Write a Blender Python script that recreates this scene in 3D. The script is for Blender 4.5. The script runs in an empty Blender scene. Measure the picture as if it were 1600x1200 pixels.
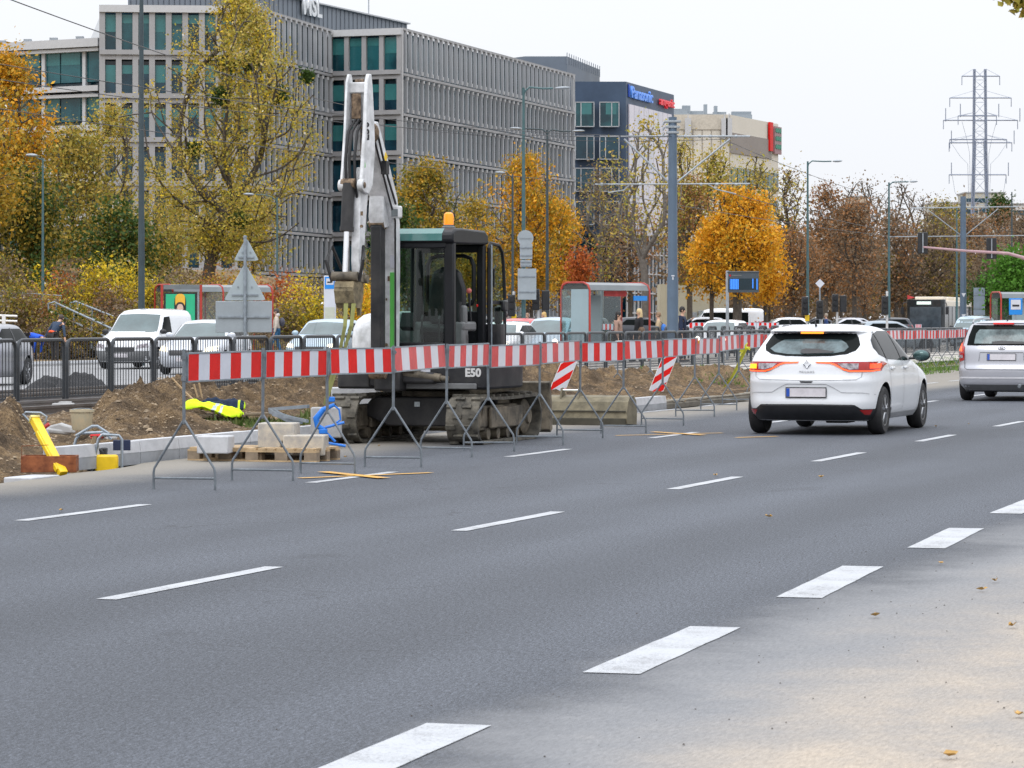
import bpy, bmesh, math, random
import numpy as np
from mathutils import Vector, Matrix, Euler
from mathutils.geometry import delaunay_2d_cdt
random.seed(7); RNG = np.random.default_rng(7)
PI = math.pi; R = math.radians
SC = bpy.context.scene
COL = bpy.data.collections.new('street'); SC.collection.children.link(COL)
TH = R(18.0)                                   # the road runs 18 degrees right of the view axis
D = Vector((math.sin(TH), math.cos(TH), 0)); N = Vector((-math.cos(TH), math.sin(TH), 0))
FWD = R(72.0); BACK = R(252.0)                 # headings along / against the road
CAMZ = 1.5

def RD(s, t, z=0.0):                            # road coordinates -> world
    v = D*s + N*t; return Vector((v.x, v.y, z))
def TOST(x, y): return (x*D.x + y*D.y, x*N.x + y*N.y)
def AT(px, Y, py=None):                         # photo pixel at depth Y -> world
    x = (px-800.0)*Y/5000.0
    return Vector((x, Y, 0.0 if py is None else CAMZ-(py-500.0)*Y/5000.0))
def ZAT(py, Y): return CAMZ-(py-500.0)*Y/5000.0
def GP(px, py):                                 # photo pixel on the flat ground
    Y = 7500.0/(py-500.0); return Vector(((px-800.0)*Y/5000.0, Y, 0))
ONES = 'zeroth first second third fourth fifth sixth seventh eighth ninth tenth eleventh twelfth thirteenth fourteenth fifteenth sixteenth seventeenth eighteenth nineteenth'.split()
TENS = {2:('twenty','twentieth'),3:('thirty','thirtieth'),4:('forty','fortieth'),5:('fifty','fiftieth'),6:('sixty','sixtieth'),7:('seventy','seventieth')}
def ordw(n):
    if n < 20: return ONES[n]
    a, b = divmod(n, 10)
    return TENS[a][1] if b == 0 else TENS[a][0]+'-'+ONES[b]

# ------------------------------------------------------------------ materials
def _nt(name):
    m = bpy.data.materials.new(name); m.use_nodes = True
    nt = m.node_tree; b = nt.nodes['Principled BSDF']; return m, nt, b
def nd(nt, typ, **kw):
    n = nt.nodes.new(typ)
    for k, v in kw.items():
        if k.startswith('i_'):
            key = k[2:]; key = int(key) if key.isdigit() else key.replace('_', ' ')
            n.inputs[key].default_value = v
        else: setattr(n, k, v)
    return n
def rgba(c): return (c[0], c[1], c[2], 1.0)
def mat(name, col, rough=.6, metal=0., var=.12, scale=3., bump=0., bscale=40., col2=None, spec=.5, coat=0., emis=None, estr=0., alpha=1., trans=0.):
    m, nt, b = _nt(name); L = nt.links
    b.inputs['Roughness'].default_value = rough; b.inputs['Metallic'].default_value = metal
    b.inputs['Specular IOR Level'].default_value = spec
    b.inputs['Coat Weight'].default_value = coat; b.inputs['Coat Roughness'].default_value = .06
    b.inputs['Alpha'].default_value = alpha; b.inputs['Transmission Weight'].default_value = trans
    tc = nd(nt, 'ShaderNodeTexCoord')
    if var > 0 or col2 is not None:
        n = nd(nt, 'ShaderNodeTexNoise', i_Scale=scale, i_Detail=5.0, i_Roughness=.65)
        L.new(tc.outputs['Object'], n.inputs['Vector'])
        cr = nd(nt, 'ShaderNodeValToRGB'); L.new(n.outputs['Fac'], cr.inputs['Fac'])
        c1 = [max(0, c*(1-var)) for c in col]; c2 = [min(1, c*(1+var)) for c in (col2 or col)]
        cr.color_ramp.elements[0].position = .32; cr.color_ramp.elements[1].position = .68
        cr.color_ramp.elements[0].color = rgba(c1); cr.color_ramp.elements[1].color = rgba(c2)
        L.new(cr.outputs['Color'], b.inputs['Base Color'])
    else: b.inputs['Base Color'].default_value = rgba(col)
    if bump > 0:
        n2 = nd(nt, 'ShaderNodeTexNoise', i_Scale=bscale, i_Detail=4.0)
        L.new(tc.outputs['Object'], n2.inputs['Vector'])
        bp = nd(nt, 'ShaderNodeBump', i_Strength=.6, i_Distance=bump)
        L.new(n2.outputs['Fac'], bp.inputs['Height']); L.new(bp.outputs['Normal'], b.inputs['Normal'])
    if emis is not None:
        b.inputs['Emission Color'].default_value = rgba(emis); b.inputs['Emission Strength'].default_value = estr
    return m
def leafmat(name, stops, rough=.6, trans=.25):
    """foliage: every leaf (mesh island) takes its own colour from the ramp"""
    m, nt, b = _nt(name); L = nt.links
    g = nd(nt, 'ShaderNodeNewGeometry'); cr = nd(nt, 'ShaderNodeValToRGB')
    L.new(g.outputs['Random Per Island'], cr.inputs['Fac'])
    e = cr.color_ramp.elements
    for i, c in enumerate(stops):
        p = i/(len(stops)-1)
        el = e[0] if i == 0 else (e[1] if i == len(stops)-1 else None)
        if el is None: el = e.new(p)
        else: el.position = p
        el.color = rgba(c)
    tr = nd(nt, 'ShaderNodeBsdfTranslucent'); mx = nd(nt, 'ShaderNodeMixShader', i_0=trans)
    L.new(cr.outputs['Color'], b.inputs['Base Color']); L.new(cr.outputs['Color'], tr.inputs['Color'])
    b.inputs['Roughness'].default_value = rough; b.inputs['Specular IOR Level'].default_value = .25
    L.new(b.outputs[0], mx.inputs[1]); L.new(tr.outputs[0], mx.inputs[2])
    L.new(mx.outputs[0], nt.nodes['Material Output'].inputs['Surface'])
    return m

# ------------------------------------------------------------------ mesh building
class MB:
    def __init__(s): s.v = []; s.f = []; s.m = []; s.M = Matrix.Identity(4)
    def add(s, vs, fs, mi=0):
        o = len(s.v); M = s.M
        s.v.extend([tuple(M @ Vector(p)) for p in vs])
        for f in fs: s.f.append([o+i for i in f]); s.m.append(mi)
        return s
    def box(s, c, d, rot=None, mi=0, taper=1.0):
        hx, hy, hz = d[0]/2, d[1]/2, d[2]/2; vs = []
        for z, k in ((-hz, 1), (hz, taper)):
            for x, y in ((-hx, -hy), (hx, -hy), (hx, hy), (-hx, hy)): vs.append(Vector((x*k, y*k, z)))
        if rot is not None:
            E = Euler(rot).to_matrix(); vs = [E @ v for v in vs]
        c = Vector(c); vs = [v+c for v in vs]
        return s.add(vs, [(3,2,1,0),(4,5,6,7),(0,1,5,4),(1,2,6,5),(2,3,7,6),(3,0,4,7)], mi)
    def tube(s, pts, r, n=8, mi=0, cap=True, closed=False):
        pts = [Vector(p) for p in pts]; K = len(pts); rs = r if hasattr(r, '__len__') else [r]*K
        vs = []; up = None
        for i, p in enumerate(pts):
            a = pts[i-1] if (i > 0 or closed) else p; b = pts[(i+1) % K] if (i < K-1 or closed) else p
            t = (b-a).normalized() if (b-a).length > 1e-9 else Vector((0, 0, 1))
            if up is None:
                up = Vector((0, 0, 1)) if abs(t.z) < .9 else Vector((1, 0, 0))
            u = up - t*up.dot(t)
            if u.length < 1e-6: u = t.orthogonal()
            u.normalize(); w = t.cross(u); up = u
            for k in range(n):
                a_ = 2*PI*k/n; vs.append(p + (u*math.cos(a_)+w*math.sin(a_))*rs[i])
        fs = []
        for i in range(K if closed else K-1):
            j = (i+1) % K
            for k in range(n): fs.append((i*n+k, i*n+(k+1) % n, j*n+(k+1) % n, j*n+k))
        if cap and not closed: fs += [tuple(range(n))[::-1], tuple((K-1)*n+k for k in range(n))]
        return s.add(vs, fs, mi)
    def cyl(s, a, b, r, n=16, mi=0, r2=None): return s.tube([a, b], [r, r if r2 is None else r2], n, mi)
    def prism(s, poly, axis, a, b, mi=0):
        """poly: 2D points; axis 'x' -> (y,z), 'y' -> (x,z), 'z' -> (x,y)"""
        def P(u, v, w): return {'x': (w, u, v), 'y': (u, w, v), 'z': (u, v, w)}[axis]
        k = len(poly); vs = [P(u, v, a) for u, v in poly]+[P(u, v, b) for u, v in poly]
        fs = [tuple(range(k))[::-1], tuple(range(k, 2*k))]+[(i, (i+1) % k, k+(i+1) % k, k+i) for i in range(k)]
        return s.add(vs, fs, mi)
    def lathe(s, prof, o=(0,0,0), axis='z', n=24, mi=0):
        """prof: (radius, height) pairs"""
        vs = []; K = len(prof); o = Vector(o)
        for r, h in prof:
            for k in range(n):
                a = 2*PI*k/n; c, d = r*math.cos(a), r*math.sin(a)
                vs.append(o+Vector({'z': (c, d, h), 'y': (c, h, d), 'x': (h, c, d)}[axis]))
        fs = [(i*n+k, i*n+(k+1) % n, (i+1)*n+(k+1) % n, (i+1)*n+k) for i in range(K-1) for k in range(n)]
        fs += [tuple(range(n))[::-1], tuple((K-1)*n+k for k in range(n))]
        return s.add(vs, fs, mi)
    def ball(s, c, r, n=12, mi=0):
        rr = r if hasattr(r, '__len__') else (r, r, r); vs = []; c = Vector(c); h = n//2
        for i in range(1, h):
            a = PI*i/h
            for k in range(n): 
                b = 2*PI*k/n; vs.append(c+Vector((rr[0]*math.sin(a)*math.cos(b), rr[1]*math.sin(a)*math.sin(b), rr[2]*math.cos(a))))
        fs = [(i*n+k, (i+1)*n+k, (i+1)*n+(k+1) % n, i*n+(k+1) % n) for i in range(h-2) for k in range(n)]
        t = len(vs); vs += [c+Vector((0, 0, rr[2])), c-Vector((0, 0, rr[2]))]
        fs += [(t, k, (k+1) % n) for k in range(n)]+[(t+1, (h-2)*n+(k+1) % n, (h-2)*n+k) for k in range(n)]
        return s.add(vs, fs, mi)
    def quad(s, a, b, c, d, mi=0): return s.add([a, b, c, d], [(0, 1, 2, 3)], mi)
    def build(s, name, mats, parent=None, smooth=35, bev=0., loc=None, rotz=0., fixn=True):
        me = bpy.data.meshes.new(name); me.from_pydata(s.v, [], s.f)
        mats = mats if isinstance(mats, (list, tuple)) else [mats]
        for m in mats: me.materials.append(m)
        if len(mats) > 1: me.polygons.foreach_set('material_index', s.m)
        if fixn and len(s.f) < 30000:
            bm = bmesh.new(); bm.from_mesh(me); bmesh.ops.recalc_face_normals(bm, faces=bm.faces); bm.to_mesh(me); bm.free()
        me.update()
        if smooth:
            me.polygons.foreach_set('use_smooth', [True]*len(me.polygons)); me.set_sharp_from_angle(angle=R(smooth))
        o = bpy.data.objects.new(name, me); COL.objects.link(o)
        if parent is not None: o.parent = parent
        if loc is not None: o.location = loc
        if rotz: o.rotation_euler = (0, 0, rotz)
        if bev > 0:
            b = o.modifiers.new('bevel', 'BEVEL'); b.width = bev; b.segments = 2; b.limit_method = 'ANGLE'; b.angle_limit = R(40); b.harden_normals = False
        return o
def np_mesh(name, V, F, mats, parent=None, mi=None, smooth=False, loc=None):
    V = np.asarray(V, np.float32); F = np.asarray(F, np.int32); k = F.shape[1]
    me = bpy.data.meshes.new(name); me.vertices.add(len(V)); me.vertices.foreach_set('co', V.ravel())
    me.loops.add(F.size); me.loops.foreach_set('vertex_index', F.ravel())
    me.polygons.add(len(F)); me.polygons.foreach_set('loop_start', np.arange(0, F.size, k, dtype=np.int32))
    try: me.polygons.foreach_set('loop_total', np.full(len(F), k, np.int32))
    except Exception: pass
    for m in (mats if isinstance(mats, (list, tuple)) else [mats]): me.materials.append(m)
    if mi is not None: me.polygons.foreach_set('material_index', np.asarray(mi, np.int32))
    me.polygons.foreach_set('use_smooth', np.full(len(F), bool(smooth)))
    me.update(calc_edges=True); me.validate()
    o = bpy.data.objects.new(name, me); COL.objects.link(o)
    if parent is not None: o.parent = parent
    if loc is not None: o.location = loc
    return o
def tag(o, label=None, cat=None, group=None, kind=None):
    if label: o['label'] = label
    if cat: o['category'] = cat
    if group: o['group'] = group
    if kind: o['kind'] = kind
    return o
def thing(name, label, cat, loc=(0,0,0), rotz=0., group=None, kind=None):
    o = bpy.data.objects.new(name, None); COL.objects.link(o); o.empty_display_size = .2
    o.location = loc; o.rotation_euler = (0, 0, rotz); return tag(o, label, cat, group, kind)
def struct(o): o['kind'] = 'structure'; return o
def dup(root, loc, rotz, label=None, group=None, scale=None):
    def rec(o, par):
        c = o.copy(); COL.objects.link(c)
        if par is not None: c.parent = par
        for ch in KIDS.get(o.name, []): rec(ch, c)
        return c
    KIDS = {}
    for o in root.children_recursive: KIDS.setdefault(o.parent.name, []).append(o)
    r = rec(root, None); r.location = loc; r.rotation_euler = (0, 0, rotz)
    if scale is not None: r.scale = scale
    if label: r['label'] = label
    if group: r['group'] = group
    return r
def bake(o):
    """apply an object's modifiers to its mesh"""
    dg = bpy.context.evaluated_depsgraph_get(); dg.update()
    me = bpy.data.meshes.new_from_object(o.evaluated_get(dg)); o.modifiers.clear(); old = o.data; o.data = me
    bpy.data.meshes.remove(old); return o
def text_obj(txt, size, ext, m, parent, M4, name='lettering', bold=.0, spacing=1.):
    c = bpy.data.curves.new('txt', 'FONT'); c.body = txt; c.size = size; c.extrude = ext; c.offset = bold
    c.align_x = 'CENTER'; c.align_y = 'CENTER'; c.space_character = spacing; c.resolution_u = 3
    t = bpy.data.objects.new('txt', c); COL.objects.link(t)
    dg = bpy.context.evaluated_depsgraph_get(); dg.update()
    me = bpy.data.meshes.new_from_object(t.evaluated_get(dg)); bpy.data.objects.remove(t); bpy.data.curves.remove(c)
    me.name = name; me.transform(M4); me.materials.clear(); me.materials.append(m)
    o = bpy.data.objects.new(name, me); COL.objects.link(o)
    if parent is not None: o.parent = parent
    return o
def frame_mat(origin, xdir, up=Vector((0,0,1))):
    """matrix whose local X runs along xdir, Y up, Z out of the face"""
    x = Vector(xdir).normalized(); y = Vector(up).normalized(); z = x.cross(y)
    M = Matrix((x, y, z)).transposed().to_4x4(); M.translation = Vector(origin); return M

# ------------------------------------------------------------------ value noise
_LAT = RNG.random((256, 256))
def vnoise(x, y):
    x = np.asarray(x, float); y = np.asarray(y, float)
    xi = np.floor(x).astype(int); yi = np.floor(y).astype(int); fx = x-xi; fy = y-yi
    fx = fx*fx*(3-2*fx); fy = fy*fy*(3-2*fy)
    g = lambda a, b: _LAT[a % 256, b % 256]
    return (g(xi, yi)*(1-fx)+g(xi+1, yi)*fx)*(1-fy)+(g(xi, yi+1)*(1-fx)+g(xi+1, yi+1)*fx)*fy
def fbm(x, y, o=5, lac=2.03, gain=.5):
    a = 1.; s = 0.; t = 0.
    for i in range(o):
        s = s+a*vnoise(x+17.3*i, y-9.1*i); t += a; a *= gain; x = x*lac; y = y*lac
    return s/t
def sstep(a, b, x):
    t = np.clip((x-a)/(b-a), 0, 1); return t*t*(3-2*t)
# ------------------------------------------------------------------ palette
M_GALV = mat('galvanised steel', (.27,.31,.35), .45, .6, .22, 8)
M_GALVD = mat('dull galvanised', (.30,.33,.36), .5, .5, .15, 8)
M_ANTHR = mat('anthracite paint', (.028,.034,.042), .4, .1, .2, 5)
M_BLUEGR = mat('blue grey mast paint', (.085,.125,.18), .45, .1, .12, 2)
M_DKPOLE = mat('dark green grey pole', (.035,.055,.065), .5, .1, .2, 2)
M_TEALPOLE = mat('teal pole', (.05,.11,.12), .5, .1, .2, 2)
M_RUB = mat('black rubber', (.018,.018,.02), .75, 0, .3, 10)
M_BLACK = mat('black plastic', (.014,.015,.018), .45, 0, .3, 6)
M_WHITEP = mat('white enamel', (.72,.73,.74), .35, 0, .05, 3)
M_RED = mat('red sheeting', (.60,.010,.008), .5, 0, .12, 4, spec=.2)
M_WSHEET = mat('white sheeting', (.54,.56,.62), .45, 0, .06, 4, spec=.3)
M_CONC = mat('concrete', (.36,.36,.36), .85, 0, .16, 5, .003, 60)
M_CONCL = mat('pale new concrete', (.46,.47,.49), .8, 0, .12, 7, .003, 80)
M_WOOD = mat('raw pine', (.42,.30,.17), .75, 0, .25, 9, .002, 50)
M_WOODG = mat('weathered board', (.22,.17,.12), .85, 0, .3, 7, .002, 50)
M_SOILD = mat('loose soil', (.17,.105,.055), .95, 0, .35, 4, .02, 25, col2=(.25,.165,.085))
M_GLASSD = mat('tinted window glass', (.006,.008,.008), .06, 0, .0, spec=.04)
M_CHROME = mat('chrome', (.8,.8,.82), .15, 1., 0)
M_YEL = mat('yellow paint', (.75,.50,.01), .4, 0, .12, 6)

# ------------------------------------------------------------------ world, sun, camera
w = bpy.data.worlds.new('World'); SC.world = w; w.use_nodes = True; nt = w.node_tree; L = nt.links
bg = nt.nodes['Background']; bg.inputs['Strength'].default_value = .1
sky = nd(nt, 'ShaderNodeTexSky', sky_type='NISHITA'); sky.sun_disc = False
sky.sun_elevation = R(38); sky.sun_rotation = R(200); sky.air_density = 1.; sky.dust_density = 4.
tc = nd(nt, 'ShaderNodeTexCoord'); sp = nd(nt, 'ShaderNodeSeparateXYZ'); L.new(tc.outputs['Generated'], sp.inputs[0])
mx = nd(nt, 'ShaderNodeMath', operation='MAXIMUM', i_1=0.0); L.new(sp.outputs['Z'], mx.inputs[0])
pw = nd(nt, 'ShaderNodeMath', operation='POWER', i_1=1.45); L.new(mx.outputs[0], pw.inputs[0])
ml = nd(nt, 'ShaderNodeMath', operation='MULTIPLY_ADD', i_1=19.5, i_2=10.1); L.new(pw.outputs[0], ml.inputs[0])
nz = nd(nt, 'ShaderNodeTexNoise', i_Scale=2.2, i_Detail=3.0); L.new(tc.outputs['Generated'], nz.inputs['Vector'])
nr = nd(nt, 'ShaderNodeMapRange', i_1=.3, i_2=.7, i_3=.965, i_4=1.02); L.new(nz.outputs['Fac'], nr.inputs[0])
m2 = nd(nt, 'ShaderNodeMath', operation='MULTIPLY'); L.new(ml.outputs[0], m2.inputs[0]); L.new(nr.outputs[0], m2.inputs[1])
cc = nd(nt, 'ShaderNodeCombineXYZ')
for i, k in enumerate((.97, .995, 1.04)):
    mm = nd(nt, 'ShaderNodeMath', operation='MULTIPLY', i_1=k); L.new(m2.outputs[0], mm.inputs[0]); L.new(mm.outputs[0], cc.inputs[i])
mix = nd(nt, 'ShaderNodeMix', data_type='RGBA'); mix.inputs[0].default_value = .93
L.new(sky.outputs[0], mix.inputs[6]); L.new(cc.outputs[0], mix.inputs[7]); L.new(mix.outputs[2], bg.inputs['Color'])
sl = bpy.data.lights.new('sun', 'SUN'); sl.energy = 0.9; sl.angle = R(25); sl.color = (1., .985, .97)
so = bpy.data.objects.new('sun', sl); COL.objects.link(so)
so.rotation_euler = Vector((-.35, -.75, .95)).to_track_quat('Z', 'Y').to_euler()
cam = bpy.data.cameras.new('camera'); co = bpy.data.objects.new('camera', cam); COL.objects.link(co)
co.location = (0, 0, CAMZ); co.rotation_euler = (R(90), 0, 0)
cam.sensor_width = 36.; cam.lens = 112.5; cam.shift_y = -100/1600.; cam.clip_start = .5; cam.clip_end = 6000
cam.dof.use_dof = True; cam.dof.focus_distance = 40.; cam.dof.aperture_fstop = 20.
SC.camera = co
SC.view_settings.view_transform = 'Standard'; SC.view_settings.look = 'None'; SC.view_settings.exposure = 0.; SC.view_settings.gamma = 1.
SC.render.engine = 'CYCLES'; SC.cycles.max_bounces = 6; SC.cycles.transparent_max_bounces = 8
SC.cycles.use_denoising = True
try: SC.cycles.denoising_prefilter = 'FAST'; SC.cycles.denoising_input_passes = 'RGB_ALBEDO_NORMAL'
except Exception: pass

# ------------------------------------------------------------------ asphalt carriageway with dusty shoulder (object X = along, Y = across)
def asphalt(name, near):
    m, nt, b = _nt(name); L = nt.links; tc = nd(nt, 'ShaderNodeTexCoord')
    def noise(sc, det=4., rough=.6, sx=1., sy=1.):
        mp = nd(nt, 'ShaderNodeMapping'); mp.inputs['Scale'].default_value = (sx, sy, 1); L.new(tc.outputs['Object'], mp.inputs['Vector'])
        n = nd(nt, 'ShaderNodeTexNoise', i_Scale=sc, i_Detail=det, i_Roughness=rough); L.new(mp.outputs[0], n.inputs['Vector']); return n.outputs['Fac']
    def ramp(f, stops):
        r = nd(nt, 'ShaderNodeValToRGB'); e = r.color_ramp.elements
        for i, (p, c) in enumerate(stops):
            el = e[i] if i < 2 else e.new(p)
            el.position = p; el.color = rgba(c) if hasattr(c, '__len__') else (c, c, c, 1)
        L.new(f, r.inputs[0]); return r.outputs['Color']
    def mixc(f, a, b_, bt='MIX'):
        x = nd(nt, 'ShaderNodeMix', data_type='RGBA', blend_type=bt)
        if hasattr(f, 'links'): L.new(f, x.inputs[0])
        else: x.inputs[0].default_value = f
        for k, v in ((6, a), (7, b_)):
            if hasattr(v, 'links'): L.new(v, x.inputs[k])
            else: x.inputs[k].default_value = rgba(v)
        return x.outputs[2]
    def mth(op, a, b_=None, cl=False):
        x = nd(nt, 'ShaderNodeMath', operation=op, use_clamp=cl)
        for k, v in ((0, a), (1, b_)):
            if v is None: continue
            if hasattr(v, 'links'): L.new(v, x.inputs[k])
            else: x.inputs[k].default_value = v
        return x.outputs[0]
    grain = ramp(noise(95, 4., .9), [(.38, .35), (.5, 1.), (.64, 2.1)])
    g2 = ramp(noise(70, 4., .8, .22, 1.), [(.36, .58), (.5, 1.), (.66, 1.62)])
    tone = ramp(noise(.5, 5., .6, .12, 1.), [(.3, .80), (.7, 1.18)])
    patch = ramp(noise(.11, 4., .7), [(.35, .92), (.65, 1.08)])
    c = mixc(1., (.059,.0655,.079), grain, 'MULTIPLY'); c = mixc(1., c, g2, 'MULTIPLY'); c = mixc(1., c, tone, 'MULTIPLY'); c = mixc(1., c, patch, 'MULTIPLY')
    sx = nd(nt, 'ShaderNodeSeparateXYZ'); L.new(tc.outputs['Object'], sx.inputs[0]); t = sx.outputs['Y']
    # polished wheel paths
    wv = mth('MULTIPLY', mth('SUBTRACT', t, 4.45), 2*PI/1.75); wv = mth('COSINE', wv)
    wp = nd(nt, 'ShaderNodeMapRange', i_1=-1., i_2=1., i_3=.91, i_4=1.09); L.new(wv, wp.inputs[0]); c = mixc(1., c, wp.outputs[0], 'MULTIPLY')
    # dark stains and thin sealed cracks
    st = ramp(noise(.9, 3., .55, .5, 1.), [(.24, .70), (.33, 1.)]); c = mixc(1., c, st, 'MULTIPLY')
    vo = nd(nt, 'ShaderNodeTexVoronoi', feature='DISTANCE_TO_EDGE', i_Scale=.22); wn = nd(nt, 'ShaderNodeVectorMath', operation='ADD'); ns = nd(nt, 'ShaderNodeTexNoise', i_Scale=1.4, i_Detail=4.)
    L.new(tc.outputs['Object'], ns.inputs['Vector']); L.new(tc.outputs['Object'], wn.inputs[0]); L.new(ns.outputs['Color'], wn.inputs[1]); L.new(wn.outputs[0], vo.inputs['Vector'])
    cr = ramp(vo.outputs['Distance'], [(.0, 0.), (.0022, 1.)]); ck = ramp(noise(.25, 2.), [(.50, 1.), (.56, 0.)])
    crk = mth('MULTIPLY', mth('SUBTRACT', 1., cr), mth('SUBTRACT', 1., ck)); c = mixc(mth('MULTIPLY', crk, .55), c, (.02,.021,.024))
    if near:
        
        j = nd(nt, 'ShaderNodeMath', operation='MULTIPLY_ADD', i_1=1.5, i_2=-.75); L.new(noise(.7, 6., .65), j.inputs[0])
        tt = mth('ADD', t, j.outputs[0])
        d1 = nd(nt, 'ShaderNodeMapRange', interpolation_type='SMOOTHSTEP', i_1=3.1, i_2=4.05, i_3=1., i_4=0.); L.new(tt, d1.inputs[0])
        d2 = nd(nt, 'ShaderNodeMapRange', interpolation_type='SMOOTHSTEP', i_1=2.2, i_2=3.35, i_3=1., i_4=0.); L.new(tt, d2.inputs[0])
        fine = ramp(noise(60, 5., .85, .22, 1.), [(.34, .76), (.66, 1.24)])
        dust = mixc(1., (.20,.203,.212), fine, 'MULTIPLY')
        sand = mixc(noise(1.6, 6., .7, .5, 1.), (.30,.275,.245), (.41,.335,.255)); sand = mixc(1., sand, fine, 'MULTIPLY')
        grit = ramp(noise(26, 2., .6), [(.27, .45), (.31, 1.)]); sand = mixc(1., sand, grit, 'MULTIPLY')
        c = mixc(mth('MULTIPLY', d1.outputs[0], .9), c, dust); 
        sm = mth('MULTIPLY', d2.outputs[0], ramp(noise(.9, 6., .7, .6, 1.), [(.36, .35), (.6, 1.)])); c = mixc(sm, c, sand)
        # dust along the kerb of the works
        d3 = nd(nt, 'ShaderNodeMapRange', interpolation_type='SMOOTHSTEP', i_1=12.6, i_2=14.1, i_3=0., i_4=1.); L.new(mth('ADD', t, mth('MULTIPLY', noise(.7, 5.), .9)), d3.inputs[0])
        c = mixc(mth('MULTIPLY', d3.outputs[0], .75), c, (.25,.225,.185))
    L.new(c, b.inputs['Base Color']); b.inputs['Roughness'].default_value = .78; b.inputs['Specular IOR Level'].default_value = .35
    bp = nd(nt, 'ShaderNodeBump', i_Strength=.5, i_Distance=.004); L.new(noise(150, 2., .8), bp.inputs['Height']); L.new(bp.outputs[0], b.inputs['Normal'])
    return m
M_ASPH = asphalt('asphalt with dust', True); M_ASPH2 = asphalt('older asphalt', False)
def sheet(name, pts, z, m, s0=0.):
    mb = MB(); mb.add([(s, t, z) for s, t in pts], [tuple(range(len(pts)))])
    o = mb.build(name, m, smooth=0, fixn=False); o.rotation_euler = (0, 0, FWD); return struct(o)
# carriageway: left edge is ragged where the kerb is being rebuilt, then opens into a turning lane
edge = []
for s in np.arange(14, 58, .25):
    te = 13.35+.75*float(sstep(24, 33, s))+.10*float(vnoise(s*1.3, 3.3)-.5)*(2 if s < 34 else 1.)
    edge.append((float(s), te))
kerb_t = lambda s: 14.3+2.9*float(sstep(57, 80, s))
edge += [(float(s), kerb_t(s)+.02) for s in np.arange(58, 90, 2.)]+[(1080, 17.2)]
sheet('road', [(-40, -6), (1080, -6)]+edge[::-1]+[(-40, 13.4)], 0.0, M_ASPH)
M_GRND = mat('worn grass and earth', (.10,.10,.05), .95, 0, .3, .35, col2=(.17,.15,.09))
mb = MB(); mb.quad((-780,-140,0),(780,-140,0),(780,1140,0),(-780,1140,0))
struct(mb.build('ground', M_GRND, smooth=0, loc=(0,0,-.62)))
sheet('pavement', [(-40, -30), (900, -30), (900, -6), (-40, -6)], .06, mat('pavement slabs', (.25,.24,.22), .9, 0, .15, 3))
# white lane markings
def paint(name, col, rough=.6, wear=.35):
    m, nt, b = _nt(name); L = nt.links; tc = nd(nt, 'ShaderNodeTexCoord')
    n = nd(nt, 'ShaderNodeTexNoise', i_Scale=55., i_Detail=4., i_Roughness=.8); L.new(tc.outputs['Object'], n.inputs['Vector'])
    n2 = nd(nt, 'ShaderNodeTexNoise', i_Scale=2.5, i_Detail=4., i_Roughness=.7); L.new(tc.outputs['Object'], n2.inputs['Vector'])
    a = nd(nt, 'ShaderNodeMath', operation='MULTIPLY_ADD', i_1=.55); L.new(n.outputs['Fac'], a.inputs[0]); 
    mm = nd(nt, 'ShaderNodeMath', operation='MULTIPLY', i_1=.45); L.new(n2.outputs['Fac'], mm.inputs[0]); L.new(mm.outputs[0], a.inputs[2])
    r = nd(nt, 'ShaderNodeValToRGB'); r.color_ramp.elements[0].position = wear; r.color_ramp.elements[1].position = wear+.12
    r.color_ramp.elements[0].color = (.20,.205,.215,1); r.color_ramp.elements[1].color = rgba(col)
    L.new(a.outputs[0], r.inputs[0]); L.new(r.outputs[0], b.inputs['Base Color']); b.inputs['Roughness'].default_value = rough; return m
M_WLINE = paint('white road paint', (.40,.415,.44), wear=.385); M_YLINE = paint('yellow road tape', (.58,.31,.04), wear=.36)
def line(name, p, q, wd, m, z=.004):
    a = Vector(p[:2]).to_3d(); b = Vector(q[:2]).to_3d(); d = (b-a).normalized(); n = Vector((-d.y, d.x, 0))*wd/2
    K = 8; vs = []; fs = []
    for i in range(K+1):
        c = a+(b-a)*i/K; j = (random.random()-.5)*.012
        vs += [tuple(c+n*(1+j/wd)), tuple(c-n*(1-j/wd))]
    fs = [(2*i, 2*i+1, 2*i+3, 2*i+2) for i in range(K)]
    mb = MB(); c0 = (a+b)/2; mb.add([(x-c0.x, y-c0.y, 0) for x, y, _ in vs], fs)
    return struct(mb.build(name, m, smooth=0, loc=(c0.x, c0.y, z)))
def st_line(s0, s1, t0, t1, wd, m=None, z=.004): return line('lane_marking', RD(s0, t0), RD(s1, t1), wd, m or M_WLINE, z)
# thin dashes between the lanes
def s_of(g): return TOST(g.x, g.y)[0]
s0 = s_of(GP(157, 937)); s1 = s_of(GP(437, 886)); per = 5.86; dl = 2.38
for k in range(-1, 40): st_line(s0+k*per, s0+k*per+dl, min(7.46, 7.37+.014*k), min(7.46, 7.37+.014*k), .12)
b0 = s_of(GP(18, 815))
for k in range(-1, 40): st_line(b0+k*per+.08, b0+k*per+dl-.08, 10.86, 10.86, .12)
c0 = s_of(GP(980, 645))
for k in range(0, 30): st_line(c0+k*4., c0+k*4.+2.4, 14.02, 14.02, .12)
# broad edge dashes on the right
def wline(a, b): return line('lane_marking', a, b, .25, M_WLINE)
wline(GP(955,1053), GP(1118,980.5)); wline(GP(1248,934.5), GP(1348,885.5)); wline(GP(1447,857), GP(1510,826)); wline(GP(718,1133)-(GP(1118,980.5)-GP(955,1053))*1.02, GP(718,1133))
for k in range(12): st_line(s_of(GP(1575,803))+3.9*k, s_of(GP(1575,803))+3.9*k+2., 4.02, 4.06, .25)
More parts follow.
